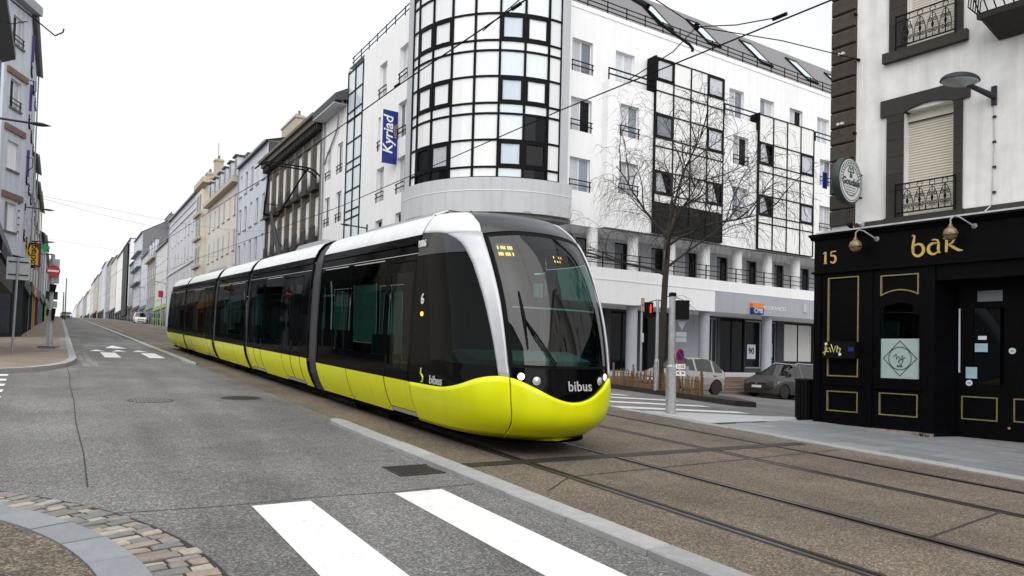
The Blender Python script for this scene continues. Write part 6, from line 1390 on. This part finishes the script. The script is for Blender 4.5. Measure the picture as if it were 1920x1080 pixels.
for z in (.26, .48):
    mb = MB(); mb.tube([(FX-.03, fy0, gz(FX, fy0)+.16+z), (FX-.03, fy1, gz(FX, fy1)+.16+z)], .012, 5); mb.build('rail', 'picket', fence)
for k in range(5): y = fy0+(fy1-fy0)*k/4; mb = MB(); mb.tube([(FX+.05, y, gz(FX, y)+.1), (FX+.05, y, gz(FX, y)+1.0)], .04, 6); mb.build('post', 'picket', fence)
def place(x, y, X): p = onX(x, y, X); return V((X, p.y, gz(X, p.y)))
def stripe_pole(mb, b, segs): mb.tube([b+V((0, 0, z)) for z, r_ in segs], [r_ for z, r_ in segs], 10)
b = place(1230, 735, 17.98); b.z += .15; H = 3.25
t = thing('signal_post', 'slim grey post with a red pedestrian signal in the tree island', 'signal post', b); mb = MB(); stripe_pole(mb, b, [(0, .085), (1.05, .085), (1.12, .055), (H, .055)]); mb.build('post', 'galv', t)
c = b+V((-.20, .16, H-.32)); mb = MB(); mb.box(c.x-.14, c.x+.14, c.y, c.y+.16, c.z-.32, c.z+.22); sb = mb.build('signal_head', 'signal_black', t); mb = MB()
mb.lathe(c+V((0, -.012, .12)), [(.028, 0), (.028, .01)], 8, axis=(0, -1, 0)); mb.box(c.x-.035, c.x+.035, c.y-.02, c.y-.008, c.z-.06, c.z+.08); mb.box(c.x-.03, c.x-.008, c.y-.02, c.y-.008, c.z-.16, c.z-.061); mb.box(c.x+.008, c.x+.03, c.y-.02, c.y-.008, c.z-.16, c.z-.061); mb.build('red_figure', 'red_lamp', sb)
b = V((21.6, onX(1201, 697, 21.6).y, 0)); b.z = gz(b.x, b.y); t = thing('slender_post', 'thin pale post with a faded orange plate before the hotel column', 'post', b); mb = MB(); stripe_pole(mb, b, [(0, .05), (3.6, .045), (3.95, .04)]); mb.build('post', 'galv', t); mb = MB(); mb.box(b.x-.09, b.x+.09, b.y-.08, b.y-.052, b.z+3.35, b.z+3.95); mb.build('plate', 'plate_faded', t); mb = MB(); mb.box(b.x-.1, b.x+.06, b.y-.1, b.y-.055, b.z+2.0, b.z+2.4); mb.build('box', 'lettering_grey', t)
# tall traffic light pole seen from behind
b = on_ground(1257, 777); H = onX(1271, 553, b.x).z-b.z
t = thing('traffic_light_pole', 'stout galvanised pole carrying traffic lights and sign plates beside the tracks', 'traffic light', b); mb = MB(); stripe_pole(mb, b, [(0, .115), (1.05, .11), (1.10, .078), (H, .07)]); mb.build('pole', 'galv', t)
mb = MB(); mb.lathe(b+V((0, 0, H-.02)), [(.085, 0), (.085, .05), (.07, .08)], 12); mb.build('cap', 'signal_black', t)
u = rt.copy(); u.z = 0; u.normalize(); fd = V((-u.y, u.x, 0))
def plate_box(c, w_, h, dth, name, m, par): mb = MB(); mb.hexa([c+u*x+fd*y+V((0, 0, z)) for z in (-h/2, h/2) for x, y in ((-w_/2, -dth/2), (w_/2, -dth/2), (w_/2, dth/2), (-w_/2, dth/2))]); return mb.build(name, m, par)
hd_ = plate_box(b+u*.22+V((0, 0, H-.32)), .26, .42, .22, 'signal_head', 'signal_black', t)
for k in range(3): mb = MB(); mb.lathe(b+u*.24+fd*.12+V((0, 0, H-.19-.13*k)), [(.055, 0), (.06, .1)], 10, axis=fd); mb.build('hood', 'signal_black', hd_)
mb = MB(); mb.prism([b+u*.11+fd*.02+V((0, 0, H-.56)), b+u*.33+fd*.02+V((0, 0, H-.56)), b+u*.22+fd*.02+V((0, 0, H-.76))], fd*.02); mb.build('sign_back', 'alu_grey', t)
for k, z in enumerate((.86, .98)): plate_box(b+u*.20+V((0, 0, H-z)), .24, .10, .02, 'plate', 'alu_grey', t)
c = b+u*.17-fd*.05+V((0, 0, H-1.32)); nrm = (-fd*.75+u*.66).normalized()
mb = MB(); mb.lathe(c, [(.14, 0), (.14, .02)], 24, axis=nrm); rs = mb.build('no_parking_sign', 'sign_red', t); mb = MB(); mb.lathe(c+nrm*.021, [(.113, 0), (.113, .004)], 24, axis=nrm); mb.build('blue_disc', 'sign_blue', rs)
e1 = V((0, 0, 1)).cross(nrm).normalized(); mb = MB(); mb.hexa([c+nrm*(.026+dz)+e1*x+V((0, 0, z)) for dz in (0, .003) for x, z in ((-.09, .065), (-.065, .09), (.09, -.065), (.065, -.09))]); mb.build('slash', 'sign_red', rs); mb = MB(); mb.box(0, .001, 0, .001, 0, .001) if False else None
for k, z in enumerate((1.57, 1.72)):
    p = plate_box(b+u*.19-fd*.05+V((0, 0, H-z)), .21, .11, .012, 'plate', 'sign_white', t)
    if k: text('plate_print', '< >', p, b+u*.19-fd*.06+V((0, 0, H-z)), u, (0, 0, 1), .12, 'wood_black', ext=.001, bold=.003)
    else: text('plate_print', '1-15', p, b+u*.19-fd*.06+V((0, 0, H-z)), u, (0, 0, 1), .09, 'wood_black', ext=.001, bold=.002)
# posts on the far pavement
b = on_ground(22, 668, .0); b.z = gz(b.x, b.y)+.11; y_ = b.y; zt = onY(31, 486, y_).z
t = thing('road_sign', 'square grey road sign seen from the back on a thin post', 'road sign', b); mb = MB(); mb.tube([b, V((b.x+.06, b.y, zt+.05))], .036, 8); mb.build('post', 'alu_grey', t)
x0, x1, z0, z1 = pxbox(13, 481, 56, 526, y_+.05); mb = MB(); mb.box(x0, x1, y_+.05, y_+.09, z0, z1); pl_ = mb.build('plate', 'alu_grey', t)
for f in (.22, .8): mb = MB(); mb.box(x0+.05, x1-.05, y_+.02, y_+.049, z0+(z1-z0)*f-.02, z0+(z1-z0)*f+.02); mb.build('stiffener', 'lamp_grey', pl_)
b = on_ground(92, 655); b.z = gz(b.x, b.y)+.11; y_ = b.y; ztop = onY(103, 478, y_).z
t = thing('no_entry_pole', 'grey pole with a red no entry disc and traffic signals on the pavement', 'traffic light', b); lean = V((onY(103, 478, y_).x-b.x, 0, ztop-b.z)); Hh = lean.z; lean = V((0, 0, Hh))
mb = MB(); stripe_pole(mb, b, [(0, .13), (1.5, .125), (1.6, .08), (Hh, .075)]); mb.build('pole', 'galv', t)
mb = MB(); mb.box(b.x-.38, b.x+.38, b.y-.5, b.y+.5, b.z-.02, b.z+.015); mb.build('base_plate', 'asphalt_patch', t)
x0, x1, z0, z1 = pxbox(87.5, 496, 112.5, 520, y_-.1); c = V(((x0+x1)/2, y_-.1, (z0+z1)/2)); r_ = (z1-z0)/2
mb = MB(); mb.lathe(c, [(r_, 0), (r_, .03)], 26, axis=(0, -1, 0)); d_ = mb.build('no_entry_disc', 'sign_red', t); mb = MB(); mb.box(c.x-r_*.78, c.x+r_*.78, c.y-.036, c.y-.031, c.z-r_*.16, c.z+r_*.16); mb.build('white_bar', 'sign_white', d_)
for (a0, a1, b0, b1, m) in ((93.5, 485, 110.5, 532, 'alu_grey'), (86, 546, 108, 562, 'lamp_grey'), (88, 564, 107, 577, 'alu_grey')):
    x0, x1, z0, z1 = pxbox(a0, a1, b0, b1, y_+.1); mb = MB(); mb.box(x0, x1, y_+.085, y_+.12, z0, z1); mb.build('sign_back', m, t)
for (a0, a1, b0, b1) in ((93, 533, 106, 547), (97, 578, 104, 601), (87, 580, 92, 592)):
    x0, x1, z0, z1 = pxbox(a0, a1, b0, b1, y_-.1); mb = MB(); mb.hexa([(x0, y_-.2, z0), (x1-.05, y_-.2, z0), (x1-.05, y_+.15, z0), (x0, y_+.15, z0), (x0, y_-.2, z1), (x1, y_-.2, z1), (x1, y_+.15, z1), (x0, y_+.15, z1)]); mb.build('signal_head', 'signal_black', t)
for (x, y, h, lab) in ((121.5, 598, 7.5, 'taller of two thin dark masts at the crest of the lane'), (117.5, 598, 5.0, 'shorter of two thin dark masts at the crest of the lane')):
    p = onY(x, y, 150.); p.z = gz(0, 150); mb = MB(); mb.tube([p, p+V((0, 0, h*.55)), p+V((0, 0, h))], [.11, .10, .08], 6); tag(mb.build('mast', 'lamp_grey', at=p), lab, 'mast')
# ================================================================== overhead line
def wire(pts, label, r=.011, name='contact_wire', sub=6):
    mb = MB(); out = []
    for k in range(len(pts)-1):
        for i in range(sub): f = i/sub; out.append(V(pts[k]).lerp(V(pts[k+1]), f)-V((0, 0, .0)))
    out.append(V(pts[-1])); mb.tube(out, r, 5); return tag(mb.build(name, 'wire', at=pts[0]), label, 'wire', 'overhead line of the tramway')
wire([(5.62, y, gz(0, y)+h) for y, h in ((-12, 6.5), (8.7, 6.53), (13.2, 6.52), (17, 6.45), (22, 6.36), (30, 6.5), (60, 6.6), (110, 6.6), (170, 6.5), (215, 6.0), (260, 5.8))], 'contact wire above the tram running up to its pantograph', .013)
wire([(8.85, y, gz(0, y)+h) for y, h in ((-12, 6.3), (5.9, 6.42), (12.2, 6.4), (20.1, 6.23), (26.2, 6.1), (60, 6.2), (110, 6.2), (170, 6.2), (215, 6.0), (260, 5.8))], 'contact wire over the empty far track', .013)
an = BF.p(*[bpx(1611, 113, UW)[0]], bpx(1611, 113, UW)[1], UW+.08)
ins = onX(1306, 50, 9.4); q1 = onX(1170, -40, 7.4)
wire([an, onX(1465, 76, 11.3), ins, q1], 'span wire from the bar wall passing the insulator', .010, 'span_wire')
wire([ins, onX(1262, 97, 9.0), onX(1178, 150, 8.86)], 'short pull-off wire from the insulator down to the far contact wire', .010, 'span_wire')
wire([ins, onX(1380, 47, 9.1), onX(1468, 31, 8.85)], 'short pull-off wire from the insulator up to the far contact wire', .010, 'span_wire')
wire([onX(1195, 0, 8.2), onX(1245, 50, 8.6), onX(1292, 83, 8.84), onX(1299, 92, 8.85), onX(1298, 97, 8.85)], 'curved steady arm holding the far contact wire', .026, 'steady_arm')
wire([onX(1180, -8, 8.0), onX(1215, 12, 8.0)], 'short clamp rod at the top of the steady arm', .05, 'steady_arm', 2)
for (p, lab) in ((ins, 'round black insulator where the span wires meet'),): mb = MB(); mb.lathe(p-V((0, 0, .06)), [(.03, 0), (.055, .03), (.03, .06), (.055, .09), (.02, .14)], 10); tag(mb.build('insulator', 'wire', at=p), lab, 'insulator', 'overhead line of the tramway')
for x, y, X in ((968, 12, 5.62), (1462, 31, 8.85), (745, 160, 5.62)):
    p = onX(x, y, X); d = V((0, 1, A)); mb = MB(); mb.tube([p-d*.12, p+d*.12], .028, 6); tag(mb.build('wire_clamp', 'wire', at=p), {968: 'wire clamp in front of the glass tower top', 1462: 'wire clamp high between tower and bar', 745: 'wire clamp left of the glass tower'}[x], 'wire clamp', 'overhead line of the tramway')
wire([(5.62, onX(905, 58, 5.62).y, onX(905, 58, 5.62).z), onX(985, -10, 5.9)], 'slanting feeder wire joining the tram contact wire before the tower', .010, 'span_wire')
wire([onY(-20, -40, 26.), onY(20, 0, 26.), onY(55, 28, 26.), onY(80, 48, 26.), onY(103, 67, 26.), onY(118, 61, 26.), onY(120, 54, 26.)], 'black hooked cable stay at the top left corner', .022, 'cable_stay')
wire([onY(-10, 34, 25.), onY(22, 45, 25.), onY(52, 40, 25.)], 'thin sagging cable crossing the cable stay', .014, 'cable_stay')
wire([onX(72, 370, -1.9), onY(180, 400, 90.), onY(290, 425, 100.), onX(330, 432, 13.5)], 'thin span wire crossing high over the lane', .012, 'span_wire')
for k, (ya, z) in enumerate(((44., 15.2), (70., 12.))):
    wire([(-1.9, ya, gz(0, ya)+7.6), (5.6, ya, gz(0, ya)+6.9), (8.85, ya, gz(0, ya)+6.8), (13.5, ya, gz(0, ya)+7.6)], ['cross span wire over the street behind the pantograph', 'cross span wire further up the street'][k], .006, 'span_wire')
# ================================================================== vehicles
def car(name, label, paint, L, W, H, pos, fwd, spec, cat='car', group=None, plate=None):
    t = thing(name, label, cat, pos, group); ORG[t] = V((0, 0, 0)); f = V(fwd).normalized(); lft = V((0, 0, 1)).cross(f).normalized(); u_ = f.cross(lft); t.matrix_world = Matrix(((f.x, lft.x, u_.x, pos[0]), (f.y, lft.y, u_.y, pos[1]), (f.z, lft.z, u_.z, pos[2]), (0, 0, 0, 1)))
    hood, cowl, rs, re, tail, belt, wb, wr = spec['hood'], spec['cowl'], spec['roof0'], spec['roof1'], spec['tail'], spec['belt'], spec['wheels'], spec['wr']
    x0, x1 = -L/2, L/2
    top = [(x0, belt-.12), (x0+.04, belt+.02), (tail, belt+.06), (re, H-.05), ((re+rs)/2, H), (rs, H-.06), (cowl, belt+.03), (cowl+.1, belt), (hood, belt-.14), (x1-.12, belt-.26), (x1, belt-.42)]
    topf = lambda x: smooth_lerp(x, top) if x in () else lerp(x, top)
    xs = sorted({*[x0+L*i/34 for i in range(35)], *[p[0] for p in top], *[c+wr*1.18*math.cos(a) for c in wb for a in (0, .5, .9, 1.3, 1.57, 1.84, 2.24, 2.64, math.pi)]})
    def zb(x):
        z = .20
        for c in wb:
            d = abs(x-c); r_ = wr*1.18
            if d < r_: z = max(z, wr+math.sqrt(max(0, r_*r_-d*d))-.02)
        return z
    def hw(x): e = min(1., (x1-x)/.55) if x > 0 else min(1., (x-x0)/.4); return W/2*(.80+.20*math.sqrt(max(0, 1-(1-e)**2)))
    body = MB(); cab = MB(); gl = MB()
    def sect(x):
        w_ = hw(x); bl = min(belt+.02*(x/L), topf(x)); z0 = zb(x); zt_ = topf(x)
        return [(w_*.97, z0), (w_, max(z0, .42)), (w_*1.0, max(z0, bl-.22)), (w_*.965, max(z0, bl)), (w_*.72+.26*w_*max(0, 1-(zt_-bl)/.5) , zt_-.05*min(1, (zt_-bl)/.3)), (w_*.5, zt_)]
    for i in range(len(xs)-1):
        a, b_ = sect(xs[i]), sect(xs[i+1]); xm = (xs[i]+xs[i+1])/2
        for s in (-1, 1):
            for j in range(5):
                q = [(xs[i], s*a[j][0], a[j][1]), (xs[i+1], s*b_[j][0], b_[j][1]), (xs[i+1], s*b_[j+1][0], b_[j+1][1]), (xs[i], s*a[j+1][0], a[j+1][1])]
                side_glass = j == 3 and tail+.12 < xm < cowl-.05 and not any(abs(xm-p) < .05 for p in spec['pillars']) and topf(xm)-belt > .18
                wsg = j == 4 and (rs < xm < cowl or tail < xm < re)
                (gl if side_glass or wsg else body).poly(q if s > 0 else q[::-1])
        q = [(xs[i], a[5][0], a[5][1]), (xs[i+1], b_[5][0], b_[5][1]), (xs[i+1], -b_[5][0], b_[5][1]), (xs[i], -a[5][0], a[5][1])]
        (gl if (rs < xm < cowl or tail < xm < re) else body).poly(q)
    for x in (x0, x1):
        a = sect(x); pts = [(x, s[0], s[1]) for s in a]+[(x, -s[0], s[1]) for s in a[::-1]]; body.poly(pts)
    bo = body.build('body', paint, t, smooth=True); gl.build('glazing', 'car_glass', t, smooth=True)
    mb = MB(); mb.box(x0+.2, x1-.2, -W*.42, W*.42, .18, .30); mb.box(x0+.5, cowl-.1, -W*.40, W*.40, .3, belt-.1); mb.build('cabin_floor', 'car_trim', t)
    for (xx, yy) in ((rs-.75, .36), (rs-.75, -.36), (rs-1.6, .36), (rs-1.6, -.36)):
        mb = MB(); mb.box(xx-.1, xx+.08, yy-.24, yy+.24, belt-.3, belt+.22); mb.box(xx-.09, xx+.02, yy-.12, yy+.12, belt+.23, belt+.42); mb.build('seat', 'car_trim', t)
    for c in wb:
        for s in (-1, 1):
            mb = MB(); mb.lathe((c, s*(W/2-.19), wr), [(wr*.62, 0), (wr*.95, .01), (wr, .04), (wr, .15), (wr*.95, .185), (wr*.66, .19)], 22, axis=(0, s, 0)); wo_ = mb.build('wheel', 'tyre', t, smooth=True)
            mb = MB(); mb.lathe((c, s*(W/2-.02), wr), [(wr*.64, -.02), (wr*.62, .0), (wr*.5, -.015), (.05, .0), (.04, .012)], 18, axis=(0, s, 0)); rm = mb.build('rim', 'rim', wo_)
            mb = MB()
            for k in range(5): a = k*1.2566+.3; mb.lathe((c+wr*.38*math.cos(a), s*(W/2-.022), wr+wr*.38*math.sin(a)), [(wr*.11, 0), (wr*.11, .012)], 8, axis=(0, s, 0))
            mb.build('rim_opening', 'tyre', wo_)
    for s in (-1, 1):
        mb = MB(); w_ = hw(x1-.3); mb.hexa([(x1-.03, s*w_*.55, belt-.46), (x1-.34, s*w_*1.0, belt-.42), (x1-.50, s*w_*1.0, belt-.30), (x1-.10, s*w_*.55, belt-.36), (x1-.06, s*w_*.58, belt-.33), (x1-.36, s*(w_*1.0+.004), belt-.30), (x1-.55, s*(w_*1.0+.004), belt-.20), (x1-.14, s*w_*.58, belt-.27)]); mb.build('headlight', 'headlamp_clear', t)
        mb = MB(); mb.box(cowl-.32, cowl-.16, s*(W/2+.02)-.06, s*(W/2+.02)+.10, belt+.0, belt+.15); mb.build('wing_mirror', paint, t)
        mb = MB(); mb.box(x0-.004, x0+.05, s*W*.36-.12, s*W*.36+.10, belt-.3, belt+.05); mb.build('tail_light', 'sign_red', t)
        for xx in spec['handles']: mb = MB(); y_ = s*(W/2+.005); mb.box(xx-.09, xx+.09, y_-.015, y_+.015, belt-.16, belt-.13); mb.build('door_handle', 'car_trim', bo)
    mb = MB(); mb.box(x1-.03, x1+.012, -W*.3, W*.3, .28, .42); mb.build('lower_grille', 'car_trim', t); mb = MB(); mb.box(x1-.05, x1+.01, -W*.26, W*.26, belt-.42, belt-.34); gr_ = mb.build('grille', 'car_trim', t)
    mb = MB(); mb.lathe((x1+.01, 0, belt-.38), [(.045, 0), (.045, .01)], 12, axis=(1, 0, 0)); mb.build('badge', 'chrome', gr_)
    mb = MB(); mb.box(x1+.005, x1+.022, -.26, .26, .45, .56); pl_ = mb.build('number_plate', 'sign_white', t)
    if spec.get('rails'):
        for s in (-1, 1): mb = MB(); mb.tube([(re, s*W*.34, H-.03), (re+.2, s*W*.35, H+.04), (rs-.3, s*W*.35, H+.04), (rs-.1, s*W*.34, H-.04)], .018, 5); mb.build('roof_rail', 'chrome', t)
    return t
CG = 'cars parked before the hotel steps'; fx = V((-1, 0, -B))
px_ = V((21.65, 20.9)); car('parked_car', 'small silver hatchback parked behind the picket fence', 'car_silver', 3.54, 1.64, 1.49, (px_.x, px_.y, gz(px_.x, px_.y)), fx, dict(hood=1.35, cowl=.95, roof0=.32, roof1=-1.2, tail=-1.66, belt=.93, wheels=(-1.16, 1.24), wr=.31, pillars=(.02, -.95), handles=(-.25, -1.05)), group=CG)
px_ = V((29.3, 21.5)); car('parked_car', 'dark grey people carrier parked nose towards the bar corner', 'car_grey', 4.42, 1.80, 1.66, (px_.x, px_.y, gz(px_.x, px_.y)), fx, dict(hood=1.75, cowl=1.28, roof0=.45, roof1=-1.75, tail=-2.12, belt=1.02, wheels=(-1.42, 1.36), wr=.32, pillars=(.1, -.98), handles=(-.2, -1.2), rails=1), group=CG)
yv = 128.; pv_ = onY(266, 598, yv); car('delivery_van', 'white van parked by the blue grey shop far up the street', 'car_white', 4.6, 1.9, 2.0, (12.2, 146., gz(0, 146)), (0, -1, -A), dict(hood=1.9, cowl=1.5, roof0=.9, roof1=-2.1, tail=-2.25, belt=1.15, wheels=(-1.4, 1.4), wr=.33, pillars=(.2, -.4, -.9), handles=(.3,)), 'van')
for (x, Y, m, lab) in ((122, 190., 'car_grey', 'dark car coming over the crest of the lane'), (127, 196., 'car_white', 'white car behind the dark one on the crest')):
    p = onY(x, 590, Y); car('oncoming_car', lab, m, 4.2, 1.8, 1.5, (p.x, Y, gz(0, Y)), (0, -1, -.02), dict(hood=1.6, cowl=1.15, roof0=.4, roof1=-1.3, tail=-1.9, belt=.95, wheels=(-1.3, 1.3), wr=.31, pillars=(.05, -.9), handles=(-.2,)), group='cars on the crest of the lane')
p = onX(302, 575, 11.5); t = thing('round_sign_post', 'small red sign on a post beyond the tail of the tram', 'road sign', (11.5, p.y, gz(0, p.y))); mb = MB(); mb.tube([(11.5, p.y, gz(0, p.y)), (11.5, p.y, gz(0, p.y)+4.4)], .06, 6); mb.build('post', 'galv', t); c = onX(308, 549, 11.5); mb = MB(); mb.box(11.1, 11.7, p.y-.1, p.y-.05, c.z-.45, c.z+.45); mb.build('panel', 'sign_red', t)
